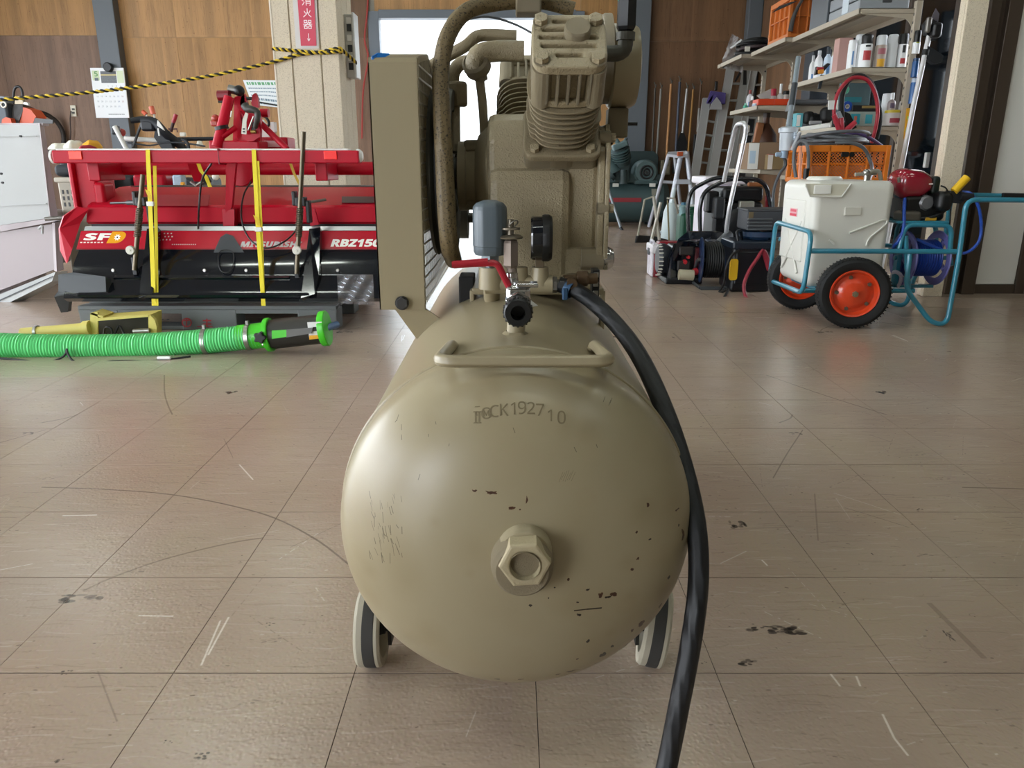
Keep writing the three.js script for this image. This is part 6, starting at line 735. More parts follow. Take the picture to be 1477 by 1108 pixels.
// a bottle or can: base on a surface of height Y
function canister(name, label, cat, group, px, pyTop, wpx, Y, d, bodyM, capM, capShare = 0.25, shape = 0, marks = []) {
  const q = sit(px, Y, d), h = hOf(pyTop, d, Y), r = rOf(wpx, d, Y), hb = h * (1 - capShare), t = thing(name, label, cat, q, group);
  part(t, 'body', lathe(shape ? [[0, 0], [r, 0.002], [r, hb * 0.72], [r * 0.85, hb * 0.86], [r * 0.42, hb * 0.97], [r * 0.4, hb], [0, hb]] : [[0, 0], [r, 0.002], [r, hb * 0.95], [r * 0.93, hb], [0, hb]], q, 'y', 20), bodyM);
  part(t, 'cap', lathe(shape ? [[r * 0.45, 0], [r * 0.45, h - hb - 0.002], [r * 0.4, h - hb], [0, h - hb]] : [[r * 0.9, 0], [r * 0.9, (h - hb) * 0.85], [r * 0.75, h - hb], [0, h - hb]], V(q.x, q.y + hb, q.z), 'y', 18), capM);
  marks.forEach(([m, y0, y1, w]) => part(t, 'printed_mark', (() => { const g = new THREE.CylinderGeometry(r * 1.012, r * 1.012, hb * (y1 - y0), 12, 1, true, -w / 2 - 0.12, w); return g.translate(q.x, q.y + hb * (y0 + y1) / 2, q.z); })(), m));
  return t;
}
const wb = M(0xe4e6e8, 0.35), wb2 = M(0xcfd3d6, 0.35), mk = M(0x2b2d31, 0.5), rd = M(0xb23a3e, 0.4), bl = M(0x6c93c4, 0.4);
// spray cans on the middle board, near end
const G1 = 'spray cans and bottles on the middle shelf board';
canister('spray_can', 'white spray can with a black cap and big red dot on the middle shelf', 'spray can', G1, 1246, 50, 17, 1.43, 5.48, wb, mat.black, 0.28, 0, [[rd, 0.32, 0.72, 1.3], [mk, 0.86, 0.94, 0.8]]);
canister('spray_can', 'pinkish tan spray can with yellow foot print and pale cap on the middle shelf', 'spray can', G1, 1267, 51, 16, 1.43, 5.48, M(0xa89a8e, 0.4), wb2, 0.3, 0, [[M(0xd9a32b, 0.5), 0.06, 0.4, 1.4], [M(0xa4616a, 0.5), 0.6, 0.85, 1.4]]);
canister('spray_can', 'plain pale grey spray can between the tan can and the red-lettered one', 'spray can', G1, 1283, 50, 15, 1.43, 5.5, wb2, wb2, 0.25);
canister('spray_can', 'white spray can with black cap and red lettering, closest to the shelf post', 'spray can', G1, 1298, 49, 14, 1.43, 5.5, wb, mat.black, 0.3, 0, [[mk, 0.65, 0.95, 0.6], [rd, 0.2, 0.42, 1.0]]);
canister('spray_can', 'white spray can with tall grey cap behind the red-dot can', 'spray can', G1, 1236, 50, 15, 1.43, 5.62, wb, wb2, 0.3);
canister('spray_can', 'slim white spray can with a blue band beside the pink carton', 'spray can', G1, 1226, 58, 12, 1.43, 5.6, wb, wb, 0.1, 0, [[bl, 0.2, 0.7, 0.4]]);
canister('lube_bottle', 'white bottle with blue stripe at the far end of the middle shelf', 'bottle', G1, 1169.5, 80, 9, 1.43, 6.45, wb, wb2, 0.2, 1, [[bl, 0.1, 0.4, 0.8]]);
canister('lube_bottle', 'taller pale-capped white bottle second from the far end of the middle shelf', 'bottle', G1, 1178, 73, 11, 1.43, 6.3, wb, wb2, 0.15, 1);
canister('lube_bottle', 'white and blue bottle with a dark cap second before the pink carton', 'bottle', G1, 1191, 68, 11, 1.43, 6.15, M(0xc6d8ea, 0.35), M(0x26313a, 0.5), 0.22, 1, [[bl, 0.1, 0.6, 0.8]]);
canister('lube_bottle', 'white and blue bottle with a dark cap touching the pink carton', 'bottle', G1, 1201, 67, 10, 1.43, 6.0, M(0xd2dce6, 0.35), M(0x26313a, 0.5), 0.22, 1, [[bl, 0.2, 0.5, 0.8]]);
{ const q = sit(1212, 1.43, 5.75), h = hOf(56, 5.75, 1.43), t = thing('carton', 'dusty pink carton standing between the bottles and the spray cans', 'carton', q); part(t, 'box', bc(q.x, q.y + h / 2, q.z, 0.095, h, 0.09, 0.003), M(0xb9938c, 0.7)); part(t, 'flap', bc(q.x + 0.01, q.y + h + 0.003, q.z - 0.02, 0.1, 0.006, 0.06, 0.001), M(0x7c5148, 0.8)); }
{ const t = thing('shelf_clip', 'black and orange sprung clip hanging over the middle shelf edge', 'clip', P(1182, 100, 6.05)); part(t, 'jaw', [slab([P(1176, 108, 6.0), P(1186, 106, 6.0), P(1198, 92, 6.0), P(1194, 91, 6.0), P(1186, 98, 6.0), P(1178, 96, 6.0)], 0.03)], mat.black); part(t, 'pad', bc(...P(1184, 103, 5.99).toArray(), 0.04, 0.035, 0.03, 0.01), M(0xd38a26, 0.5)); part(t, 'red_tip', bc(...P(1183, 99, 5.985).toArray(), 0.05, 0.02, 0.02, 0.006), M(0xa0252c, 0.5)); part(t, 'tail', slab([P(1184, 108, 6.0), P(1189, 108, 6.0), P(1184, 128, 6.0), P(1180, 128, 6.0)], 0.012), M(0x30353c, 0.5)); }
// top boards
{ const a = sit(1198, 1.787, 5.55), t = thing('tool_case', 'flat light grey tool case on the top shelf near its open end', 'tool case', a); const x0 = 2.28, x1 = 2.63; part(t, 'lower_shell', bx(x0, 2.61, 1.789, 1.85, -5.45, -5.95, 0.01), M(0x8f959b, 0.45)); part(t, 'upper_shell', bx(x0, 2.61, 1.855, 1.93, -5.45, -5.95, 0.01), M(0x858b92, 0.45)); part(t, 'label', bx(x0 - 0.002, x0 + 0.001, 1.80, 1.9, -5.62, -5.72), M(0xc7d3dc, 0.5)); part(t, 'latch', bx(x0 + 0.15, x0 + 0.21, 1.83, 1.875, -5.44, -5.455, 0.003), mat.grayDark);
  const u = thing('black_case', 'black upright case between the grey tool case and the orange crate', 'case', V(2.45, 1.787, -6.25)); part(u, 'shell', bx(2.3, 2.62, 1.787, 2.1, -6.0, -6.32, 0.015), mat.black); part(u, 'edge_frame', bx(2.285, 2.30, 1.787, 2.11, -6.0, -6.33, 0.004), M(0x555b61, 0.45)); part(u, 'grip', bx(2.4, 2.52, 2.1, 2.125, -6.14, -6.18, 0.008), mat.black); }
function latticeCrate(t, x0, x1, y0, y1, z0, z1, m, cols, rows, lattice) { // sides: corner posts, rails and bars
  const w = 0.012; for (const x of [x0, x1]) for (const z of [z0, z1]) part(t, 'corner_post', bx(x - 0.014, x + 0.014, y0, y1, z - 0.014, z + 0.014, 0.005), m);
  for (const z of [z0, z1]) { part(t, 'top_rail', bx(x0, x1, y1 - 0.04, y1, z - w, z + w, 0.004), m); part(t, 'bottom_rail', bx(x0, x1, y0, y0 + 0.03, z - w, z + w, 0.004), m); for (let i = 1; i < cols; i++) part(t, 'bar', bx(x0 + (x1 - x0) * i / cols - 0.006, x0 + (x1 - x0) * i / cols + 0.006, y0, y1, z - 0.009, z + 0.012, 0.003), m); for (let i = 1; i < rows; i++) part(t, 'cross_bar', bx(x0, x1, y0 + (y1 - y0) * i / rows - 0.005, y0 + (y1 - y0) * i / rows + 0.005, z - 0.009, z + 0.01, 0.003), m); }
  for (const x of [x0, x1]) { part(t, 'top_rail', bx(x - w, x + w, y1 - 0.04, y1, z0, z1, 0.004), m); part(t, 'bottom_rail', bx(x - w, x + w, y0, y0 + 0.03, z0, z1, 0.004), m); for (let i = 1; i < 4; i++) part(t, 'bar', bx(x - 0.009, x + 0.012, y0, y1, z0 + (z1 - z0) * i / 4 - 0.006, z0 + (z1 - z0) * i / 4 + 0.006, 0.003), m); part(t, 'cross_bar', bx(x - 0.009, x + 0.009, (y0 + y1) / 2 - 0.005, (y0 + y1) / 2 + 0.005, z0, z1, 0.003), m); }
  part(t, 'base', bx(x0, x1, y0, y0 + 0.012, z0, z1), m);
  if (lattice) { const l = []; const H_ = y1 - y0 - 0.05, s = 0.02; for (const z of [z0, z1]) for (let k = -Math.ceil(H_ / s); k < (x1 - x0) / s; k++) for (const f of [1, -1]) { let a = x0 + k * s, b = a + H_, ya = y0 + 0.02, yb = ya + H_; if (f < 0) [ya, yb] = [yb, ya]; const cut = (x) => ya + (yb - ya) * (x - a) / (b - a); const p = Math.max(a, x0), q = Math.min(b, x1); if (q - p < 0.01) continue; l.push(rod(V(p, cut(p), z), V(q, cut(q), z), 0.0019, 0.0019, 4)); } part(t, 'side_lattice', l, m, undefined, 'stuff'); }
}
{ const t = thing('plastic_crate', 'orange slatted crate on the top shelf beside the black case', 'crate', V(2.42, 1.8, -6.95)); latticeCrate(t, 2.25, 2.6, 1.8, 2.12, -6.68, -7.15, M(0xc9702a, 0.5), 5, 2, false); part(t, 'inner_panel', [bx(2.262, 2.268, 1.82, 2.08, -6.7, -7.13), bx(2.26, 2.59, 1.82, 2.08, -6.695, -6.7)], M(0xb5611f, 0.6));
  const s = thing('sickle', 'dark curved sickle blade propped against the orange crate on the top shelf', 'sickle', P(1140, 46, 6.64)); part(s, 'blade', slab([P(1113, 19, 6.62), P(1124, 9, 6.62), P(1140, 3, 6.62), P(1152, 1, 6.62), P(1140, 6, 6.62), P(1126, 12, 6.62)], 0.008), mat.grayDark); part(s, 'handle', sweep(spline([P(1158, -2, 6.62), P(1150, 12, 6.62), P(1143, 30, 6.62), P(1140, 45, 6.62)], 14), (u) => 0.012 + 0.008 * u, 8), M(0x3d3a38, 0.6));
  const c = thing('hose_coil', 'black hose coil heaped on the far top shelf board', 'hose coil', P(1105, 60, 7.9)); for (let i = 0; i < 9; i++) part(c, 'loop', new THREE.TorusGeometry(0.19 - i * 0.012, 0.016, 8, 36).rotateX(PI / 2 + 0.12 * Math.sin(i * 2)).rotateZ(0.1 * Math.cos(i * 1.7)).translate(2.36 + 0.02 * Math.sin(i), 1.83 + i * 0.017, -7.98 + 0.03 * Math.cos(i * 2)), i % 4 === 3 ? M(0x3a2c2e, 0.6) : mat.rubber); part(c, 'white_tag', bc(2.24, 1.86, -7.78, 0.05, 0.045, 0.01, 0.004), mat.offWhite); part(c, 'filling', lathe([[0, 0], [0.15, 0], [0.13, 0.1], [0, 0.12]], V(2.36, 1.81, -7.98), 'y', 24), mat.rubber);
  const d = thing('clear_bag', 'crumpled clear plastic bag hanging off the far end of the top shelf', 'bag', P(1050, 80, 8.4)), g = new THREE.PlaneGeometry(1, 1, 10, 14), p = g.attributes.position; for (let i = 0; i < p.count; i++) { const u = p.getX(i) + 0.5, v = p.getY(i) + 0.5, q = P(1038 + 34 * u + 18 * v * (1 - u) + rr(-1, 1), 97 - 48 * v + 8 * u + rr(-1, 1), 8.38 + 0.05 * Math.sin(u * 9) * Math.cos(v * 7)); p.setXYZ(i, q.x, q.y, q.z); } g.computeVertexNormals(); part(d, 'film', g, M(0xe6e6ea, 0.25, 0, { transmission: 0.75, thickness: 0 })); part(d, 'strap_bar', rod(P(1054, 70, 8.3), P(1070, 58, 8.25), 0.014), M(0xb4b6b8, 0.3, 0.5)); }
// lower boards, near unit
const near = (px, Y, py, wpx, d, dep, m, name, label, cat, extra) => { const q = sit(px, Y, d), h = hOf(py, d, Y), w = rOf(wpx, d, Y) * 2, t = thing(name, label, cat, q); part(t, 'box', bc(q.x, q.y + h / 2, q.z - dep / 2, w, h, dep, 0.004), m); extra && extra(t, q, h, w); return t; };
near(1241, 1.06, 161, 44, 5.48, 0.16, M(0x9ba79f, 0.6), 'carton', 'grey-green carton with teal printed panels on the lower shelf', 'carton', (t, q, h, w) => { part(t, 'printed_panel', bc(q.x - w * 0.2, q.y + h * 0.5, q.z + 0.001, w * 0.3, h * 0.7, 0.004), M(0x2f93a3, 0.5)); part(t, 'printed_panel', bc(q.x + w * 0.24, q.y + h * 0.5, q.z + 0.001, w * 0.22, h * 0.6, 0.004), M(0x3c9aa8, 0.5)); part(t, 'printed_mark', bc(q.x - w * 0.2, q.y + h * 0.55, q.z + 0.004, w * 0.09, h * 0.3, 0.003), M(0xc06a58, 0.5)); });
{ const y = 1.06 + hOf(161, 5.48, 1.06) + 0.001, q = sit(1244, y, 5.56), t = thing('tape_tray', 'flat black tray of brass parts on top of the teal-printed carton', 'tray', q); part(t, 'tray', bc(q.x, y + 0.022, q.z, 0.19, 0.042, 0.1, 0.006), mat.black); part(t, 'brass_parts', [bc(q.x + 0.02, y + 0.03, q.z + 0.05, 0.1, 0.016, 0.01, 0.003)], M(0x8a7440, 0.5)); const b = thing('blue_roll', 'blue tape roll with a white core standing on the black tray edge', 'tape', V(q.x - 0.1, y, q.z + 0.03)); part(b, 'roll', lathe([[0.016, -0.018], [0.034, -0.018], [0.034, 0.018], [0.016, 0.018], [0.016, -0.018]], V(q.x - 0.125, y + 0.035, q.z + 0.02), 'z', 24), M(0x2750a8, 0.35)); part(b, 'core', lathe([[0.009, -0.016], [0.016, -0.016], [0.016, 0.017], [0.009, 0.017]], V(q.x - 0.125, y + 0.035, q.z + 0.02), 'z', 18), mat.offWhite);
  const c = thing('blister_pack', 'teal and grey blister pack propped behind the black tray', 'package', V(q.x, y, q.z - 0.12)); part(c, 'card', bc(q.x - 0.02, y + 0.1, q.z - 0.12, 0.22, 0.2, 0.015, 0.003), M(0x50666a, 0.5)); part(c, 'teal_strip', bc(q.x - 0.04, y + 0.09, q.z - 0.111, 0.14, 0.035, 0.004), M(0x2b7c86, 0.5)); part(c, 'green_spot', lathe([[0, 0.004], [0.024, 0.003], [0.028, 0], [0, 0]], V(q.x - 0.09, y + 0.155, q.z - 0.112), 'z', 20), M(0x58b08f, 0.4)); }
canister('paper_cup', 'tall white cup at the back of the lower shelf behind the red cable loop', 'cup', undefined, 1274, 135, 13, 1.06, 5.62, wb, wb, 0.04);
canister('spray_bottle', 'small bottle with a white nozzle standing on the yellow-banded tub', 'bottle', undefined, 1284.5, 134, 11, 1.06 + hOf(161, 5.46, 1.06), 5.5, M(0x9a8d8c, 0.4), wb, 0.35, 1, [[M(0x53435a, 0.5), 0.3, 0.7, 1.2]]);
canister('parts_tub', 'clear tub with a yellow band and dark red print beside the shelf post', 'tub', undefined, 1286, 159, 26, 1.06, 5.46, M(0xb3aba6, 0.4), M(0xb8a223, 0.45), 0.18, 0, [[M(0x8d2b38, 0.5), 0.25, 0.6, 1.2]]);
{ const t = thing('plastic_sleeve', 'crumpled translucent sleeve slumped beside the yellow-banded tub', 'bag', P(1300, 175, 5.45)); part(t, 'film', slab([P(1292, 181, 5.43), P(1303, 173, 5.43), P(1303, 168, 5.43), P(1300, 146, 5.5), P(1297, 158, 5.45), P(1296, 172, 5.43)], 0.02), M(0xc9c6c4, 0.4, 0, { transmission: 0.4, thickness: 0 })); }
{ // jumper cables
  const t = thing('jumper_cables', 'red and black jumper cables looped over the lower shelf', 'cable', P(1214, 188, 5.36)), d = 5.34;
  part(t, 'black_cable', sweep(spline([P(1218, 184, d), P(1214, 160, d), P(1216, 134, d), P(1226, 115, d), P(1240, 109, d), P(1255, 118, d), P(1264, 142, d), P(1269, 164, d), P(1267, 188, d), P(1264, 200, d + 0.01)], 50), 0.0165, 10), mat.rubber); part(t, 'red_cable', sweep(spline([P(1205, 178, d - 0.03), P(1203, 160, d - 0.03), P(1208, 136, d - 0.03), P(1220, 119, d - 0.03), P(1232, 112, d - 0.02), P(1250, 115, d - 0.03), P(1262, 134, d - 0.03), P(1266, 160, d - 0.03), P(1263, 185, d - 0.02), P(1257, 206, d)], 50), 0.0125, 10), M(0x9c1b2c, 0.4));
  for (const [a, b] of [[[1203, 166], [1213, 192]], [[1213, 170], [1214, 192]], [[1234, 176], [1216, 192]]]) part(t, 'clamp_handle', rod(P(...a, d - 0.05), P(...b, d - 0.05), 0.016, 0.022), M(0xa52334, 0.4)); part(t, 'jaw', [slab([P(1207, 162, d - 0.04), P(1212, 160, d - 0.04), P(1219, 176, d - 0.04), P(1214, 178, d - 0.04)], 0.02)], M(0xb9c3cf, 0.3, 0.6)); part(t, 'black_guard', slab([P(1216, 160, d), P(1226, 164, d), P(1236, 184, d), P(1228, 188, d), P(1218, 176, d)], 0.03), mat.black); part(t, 'label_card', slab([P(1195, 158, d - 0.04), P(1209, 158, d - 0.04), P(1209, 144, d - 0.04), P(1195, 145, d - 0.04)], 0.01), mat.white);
}
// far unit
{ const Y = 1.285, d = 7.0, q = sit(1116, Y, d), w = rOf(46, d, Y) * 2, t = thing('parts_tray', 'orange-red open tray of small bottles on the far middle shelf', 'tray', q), m = M(0xd2431f, 0.4); for (const s of [-0.25, 0.25]) part(t, 'tray_half', [bc(q.x + s * w, Y + 0.005, q.z - 0.08, w * 0.48, 0.008, 0.16), bc(q.x + s * w, Y + 0.035, q.z, w * 0.49, 0.07, 0.008, 0.003), bc(q.x + s * w, Y + 0.035, q.z - 0.16, w * 0.49, 0.07, 0.008, 0.003), bc(q.x + s * w - w * 0.24, Y + 0.035, q.z - 0.08, 0.008, 0.07, 0.16, 0.003), bc(q.x + s * w + w * 0.24, Y + 0.035, q.z - 0.08, 0.008, 0.07, 0.16, 0.003)], m);
  part(t, 'clear_lid', slab([P(1096, 142, d - 0.02), P(1112, 142, d - 0.02), P(1112, 128, d - 0.02), P(1091, 138, d - 0.02)], 0.004), M(0xd8d2cf, 0.3, 0, { transmission: 0.5, thickness: 0 }));
  const J = 'small bottles in the orange-red tray'; canister('small_bottle', 'clear bottle with a red cap in the orange-red tray', 'bottle', J, 1114, 128, 9, Y + 0.01, d + 0.08, M(0xc0b6b4, 0.3), M(0xa81e36, 0.4), 0.4); canister('small_bottle', 'pale bottle with a white nozzle in the orange-red tray', 'bottle', J, 1124, 121, 9, Y + 0.01, d + 0.08, M(0xc9c9c8, 0.3), wb, 0.4, 1); canister('small_bottle', 'dark-topped clear jar at the end of the orange-red tray', 'bottle', J, 1132, 131, 10, Y + 0.01, d + 0.08, M(0xb5aeaa, 0.3), mat.black, 0.25);
  const K = 'bottles before the ladders on the far middle shelf'; canister('oil_bottle', 'white bottle with a rust-red cap on the far middle shelf before the ladders', 'bottle', K, 1080, 130, 9, Y, d + 0.32, M(0xc8c9cf, 0.35), M(0x8d3a34, 0.45), 0.2, 1, [[M(0x6f8fc4, 0.5), 0.1, 0.5, 1]]); canister('oil_bottle', 'brown bottle with a white cap between two pale ones', 'bottle', K, 1084, 139, 8, Y, d + 0.2, M(0x5d3f36, 0.4), wb, 0.3, 1); canister('oil_bottle', 'mint green little bottle at the shelf corner before the ladders', 'bottle', K, 1075, 149, 7, Y, d + 0.24, M(0x4fb094, 0.4), M(0x8fd0bd, 0.4), 0.3, 1); canister('oil_bottle', 'squat pale blue jar beside the orange-red tray', 'bottle', K, 1089, 149, 9, Y, d + 0.06, M(0xa9c2d6, 0.4), wb, 0.2); }
{ const Y = 1.285, d = 6.66, t = thing('grey_housing', 'long grey plastic housing lying across the end of the far middle shelf', 'housing', sit(1168, Y, d)); const a = P(1146, 157, 6.6), b = P(1197, 157, 6.6); part(t, 'body', [bx(a.x, b.x, Y + 0.002, Yp(143, 6.6), -6.62, -6.8, 0.015)], M(0x6f7175, 0.5)); part(t, 'cheek', slab([P(1138, 160, 6.58), P(1147, 160, 6.58), P(1147, 142, 6.58), P(1144, 142, 6.58)], 0.1), M(0x85878a, 0.5)); part(t, 'seam', bx(a.x, b.x, Yp(148, 6.6) - 0.003, Yp(148, 6.6), -6.615, -6.63), mat.grayDark);
  const u = thing('teal_carton', 'tall teal and white carton on the lowest visible shelf behind the sprayer', 'carton', P(1153, 184, 6.45)); part(u, 'box', bx(P(1148, 175, 6.5).x, P(1158, 175, 6.5).x, Yp(184, 6.5), Yp(163, 6.5), -6.5, -6.58, 0.003), M(0x5fb3bf, 0.5)); part(u, 'white_panel', bx(P(1149, 175, 6.5).x, P(1154, 175, 6.5).x, Yp(182, 6.5), Yp(166, 6.5), -6.497, -6.5), mat.white); const yb = Yp(184.3, 6.5), px0 = P(1145, 186, 6.4).x; part(scene, 'support_board', [bx(px0, 2.64, yb - 0.02, yb, -6.38, -6.62, 0.004)], shelfM).userData = { label: 'short narrow beige board carrying the teal carton beside the shelf posts', category: 'shelf board' };
  const p = thing('white_tube', 'white plastic tube with a green tie lying before the teal carton', 'tube', P(1176, 184, 6.35)); part(p, 'tube', rod(P(1155, 187, 6.35), P(1197, 181, 6.25), 0.021, 0.021, 14), mat.white); part(p, 'tie', rod(P(1182, 183.2, 6.29), P(1184, 183, 6.285), 0.024), M(0x4c9a78, 0.5));
  const g = thing('black_gloves', 'heap of black gloves and grey straps on the board behind the white tube', 'gloves', P(1180, 178, 6.45)); part(g, 'heap', [bc(...P(1178, 172, 6.5).toArray(), 0.16, 0.08, 0.1, 0.035), bc(...P(1192, 166, 6.45).toArray(), 0.1, 0.12, 0.1, 0.04), bc(...P(1166, 170, 6.5).toArray(), 0.08, 0.1, 0.08, 0.03)], mat.rubber); part(g, 'grey_strap', [bc(...P(1176, 177, 6.42).toArray(), 0.1, 0.03, 0.03, 0.01)], M(0x9a9a9c, 0.5)); }
{ const Y = 0.765, d = 6.72, x0 = P(1079, 230, d).x, x1 = P(1122, 230, d).x, h = hOf(206, d, Y), t = thing('cardboard_box', 'brown cardboard box with a white printed end on the far low shelf', 'box', V((x0 + x1) / 2, Y, -d)); part(t, 'carton', bx(x0, x1, Y, Y + h, -d, -d - 0.3, 0.003), M(0x8d745c, 0.85)); part(t, 'white_end', bx(x0 - 0.002, x0 + 0.085, Y + 0.002, Y + h - 0.002, -d + 0.002, -d + 0.004), mat.white); part(t, 'blue_print', bx(x0 + 0.01, x0 + 0.06, Y + 0.05, Y + h * 0.7, -d + 0.004, -d + 0.005), M(0xb9cfe0, 0.5)); part(t, 'flap', bx(x0 + 0.02, x1, Y + h, Y + h + 0.004, -d, -d - 0.28), M(0x7d6650, 0.85));
  const q = sit(1117, Y, d - 0.12), h2 = hOf(223, d - 0.12, Y), s = thing('small_carton', 'small carton with a cream and red end before the brown cardboard box', 'carton', q); part(s, 'box', bc(q.x, Y + h2 / 2, q.z - 0.03, 0.13, h2, 0.08, 0.003), M(0x8a7450, 0.8)); part(s, 'cream_end', bc(q.x - 0.045, Y + h2 / 2, q.z + 0.011, 0.04, h2 * 0.96, 0.003), M(0xd9cfc6, 0.6)); part(s, 'red_top', bc(q.x, Y + h2 + 0.002, q.z - 0.03, 0.11, 0.004, 0.07), M(0xa3303a, 0.6));
  const p = thing('brown_jug', 'brown glass jug behind the cardboard box under the far middle shelf', 'jug', sit(1099, Y, 7.25)); const j = sit(1099, Y, 7.25); part(p, 'body', lathe([[0, 0], [0.1, 0], [0.11, 0.2], [0.1, 0.3], [0.03, 0.4], [0.028, 0.46], [0, 0.46]], j, 'y', 24), M(0x4f3326, 0.3)); part(p, 'neck_cap', rod(V(j.x, Y + 0.45, j.z), V(j.x, Y + 0.49, j.z), 0.032), M(0x35241c, 0.4)); const o = thing('orange_funnel', 'orange-brown wooden block leaning beside the brown jug', 'block', sit(1087, Y, 7.2)); const k = sit(1087, Y, 7.2); part(o, 'block', bc(k.x, Y + 0.2, k.z, 0.06, 0.4, 0.06, 0.006, [0, 0, -0.12]), M(0x96603a, 0.6)); part(o, 'end_grain', bc(k.x + 0.022, Y + 0.4, k.z, 0.055, 0.006, 0.055, 0.002, [0, 0, -0.12]), M(0x7d4e2e, 0.7)); }
// hung on the near post and leaning beside it
{ const d = 5.37; canister('hung_can', 'black-topped white can clipped high on the shelf post', 'can', 'cans clipped to the shelf post', 1320, 44, 10, Yp(78, d), d, wb, mat.black, 0.5, 0, [[M(0x9aa52c, 0.5), 0.9, 0.99, 1]]);
  for (const [a, b, lab, m] of [[84, 112, 'upper blue can clipped to the shelf post', M(0x1d4f86, 0.35)], [113, 150, 'lower blue can with a bright top clipped to the shelf post', M(0x215a96, 0.3)]]) canister('hung_can', lab, 'can', 'cans clipped to the shelf post', 1318 - (a - 84) * 0.12, a, 9, Yp(b, d), d, m, a > 100 ? M(0xb7c4d4, 0.3) : M(0x143a63, 0.35), 0.16);
  const l = thing('spirit_level', 'short yellow spirit level hung low on the shelf post', 'level', P(1309, 180, d)); part(l, 'body', slab([P(1304, 200, d), P(1308, 200, d), P(1313.5, 156, d), P(1308.5, 156, d)], 0.02), M(0xd7a01f, 0.45)); for (const y of [170, 188]) part(l, 'vial', bc(...P(1310 - (y - 170) * 0.12, y, d - 0.012).toArray(), 0.014, 0.02, 0.006, 0.002), M(0xa5c04a, 0.3));
  const w = thing('net_pole', 'long white pole with a dark net head leaning beside the shelf post', 'pole', P(1296, 262, 5.18)); part(w, 'pole', sweep([P(1341, 48, 5.22), P(1318, 150, 5.2), P(1283, 330, 5.16), P(1262, 432, 5.1)].map((p) => (p.y = Math.max(p.y, 0.012), p)), 0.0155, 12), M(0xcfcfd0, 0.35)); part(w, 'coupling', rod(P(1336, 72, 5.215), P(1334, 80, 5.212), 0.021), mat.black); part(w, 'net_head', [slab([P(1337, 50, 5.2), P(1335, 34, 5.2), P(1342, 26, 5.2), P(1352, 30, 5.2), P(1358, 42, 5.2), P(1357, 52, 5.2), P(1349, 58, 5.2), P(1343, 50, 5.2)], 0.05), bc(...P(1350, 44, 5.18).toArray(), 0.06, 0.09, 0.06, 0.02)], mat.black); part(w, 'net_bag', slab([P(1338, 66, 5.2), P(1346, 70, 5.2), P(1361, 80, 5.2), P(1359, 90, 5.2), P(1349, 92, 5.2), P(1336, 84, 5.2)], 0.05), M(0x16191c, 0.7)); part(w, 'mesh_wing', slab([P(1343, 26, 5.2), P(1350, 12, 5.2), P(1355, 20, 5.2), P(1353, 32, 5.2)], 0.004), M(0x77727a, 0.5, 0, { transmission: 0.4, thickness: 0 })); part(w, 'silver_clip', bc(...P(1339, 36, 5.18).toArray(), 0.03, 0.09, 0.03, 0.01), mat.dullSteel);
  { const q = P(1344, 231, 6.42); const c = part(scene, 'sash_pull', bx(3.37, 3.402, q.y - 0.06, q.y + 0.06, q.z + 0.02, q.z - 0.02, 0.006), mat.white); c.userData = { label: 'small white pull on the dark glazing beside the boarded column', category: 'pull' }; } }
{ // grey pipe with strainer cup
  const d = 5.25, t = thing('suction_pipe', 'grey suction pipe with a clear strainer cup rising before the far shelves', 'pipe', P(1135, 215, d)), g = M(0x7b868c, 0.45); part(t, 'pipe', rod(P(1137, 184, d), P(1152, 82, d + 0.1), 0.0165, 0.0165, 14), g); part(t, 'black_sleeve', rod(P(1142, 152, d + 0.03), P(1146.5, 120, d + 0.06), 0.02, 0.02, 14), M(0x2e3338, 0.5)); part(t, 'strainer_cup', lathe([[0, -0.085], [0.045, -0.08], [0.052, 0.03], [0.062, 0.034], [0.062, 0.06], [0.045, 0.07], [0, 0.07]], P(1136, 199, d), 'y', 26), M(0xb9c1c9, 0.3)); part(t, 'neck', [rod(P(1133, 212, d), P(1130, 228, d), 0.024), bc(...P(1126, 223, d).toArray(), 0.07, 0.03, 0.03, 0.01)], M(0x8ba4bb, 0.4)); part(t, 'wire_spring', sweep(Array.from({ length: 41 }, (_, i) => P(1147 + Math.cos(i * 0.785) * 2.2, 190 + i * 0.3, d - 0.05 + Math.sin(i * 0.785) * 0.012)), 0.004, 5), M(0xd8e4f0, 0.4)); part(t, 'drop_hose', sweep(spline([P(1130, 227, d), P(1134, 236, d), P(1124, 252, d), P(1116, 275, d), P(1115, 300, d), P(1113, 370, d + 0.1), V(1.83, 0.012, -5.4), V(1.72, 0.012, -5.5)], 40), 0.0105, 8), M(0x4c5154, 0.5)); part(t, 'grey_rod', rod(P(1142, 217, d - 0.1), P(1154, 191, d - 0.1), 0.011), M(0xa5aab0, 0.4)); }
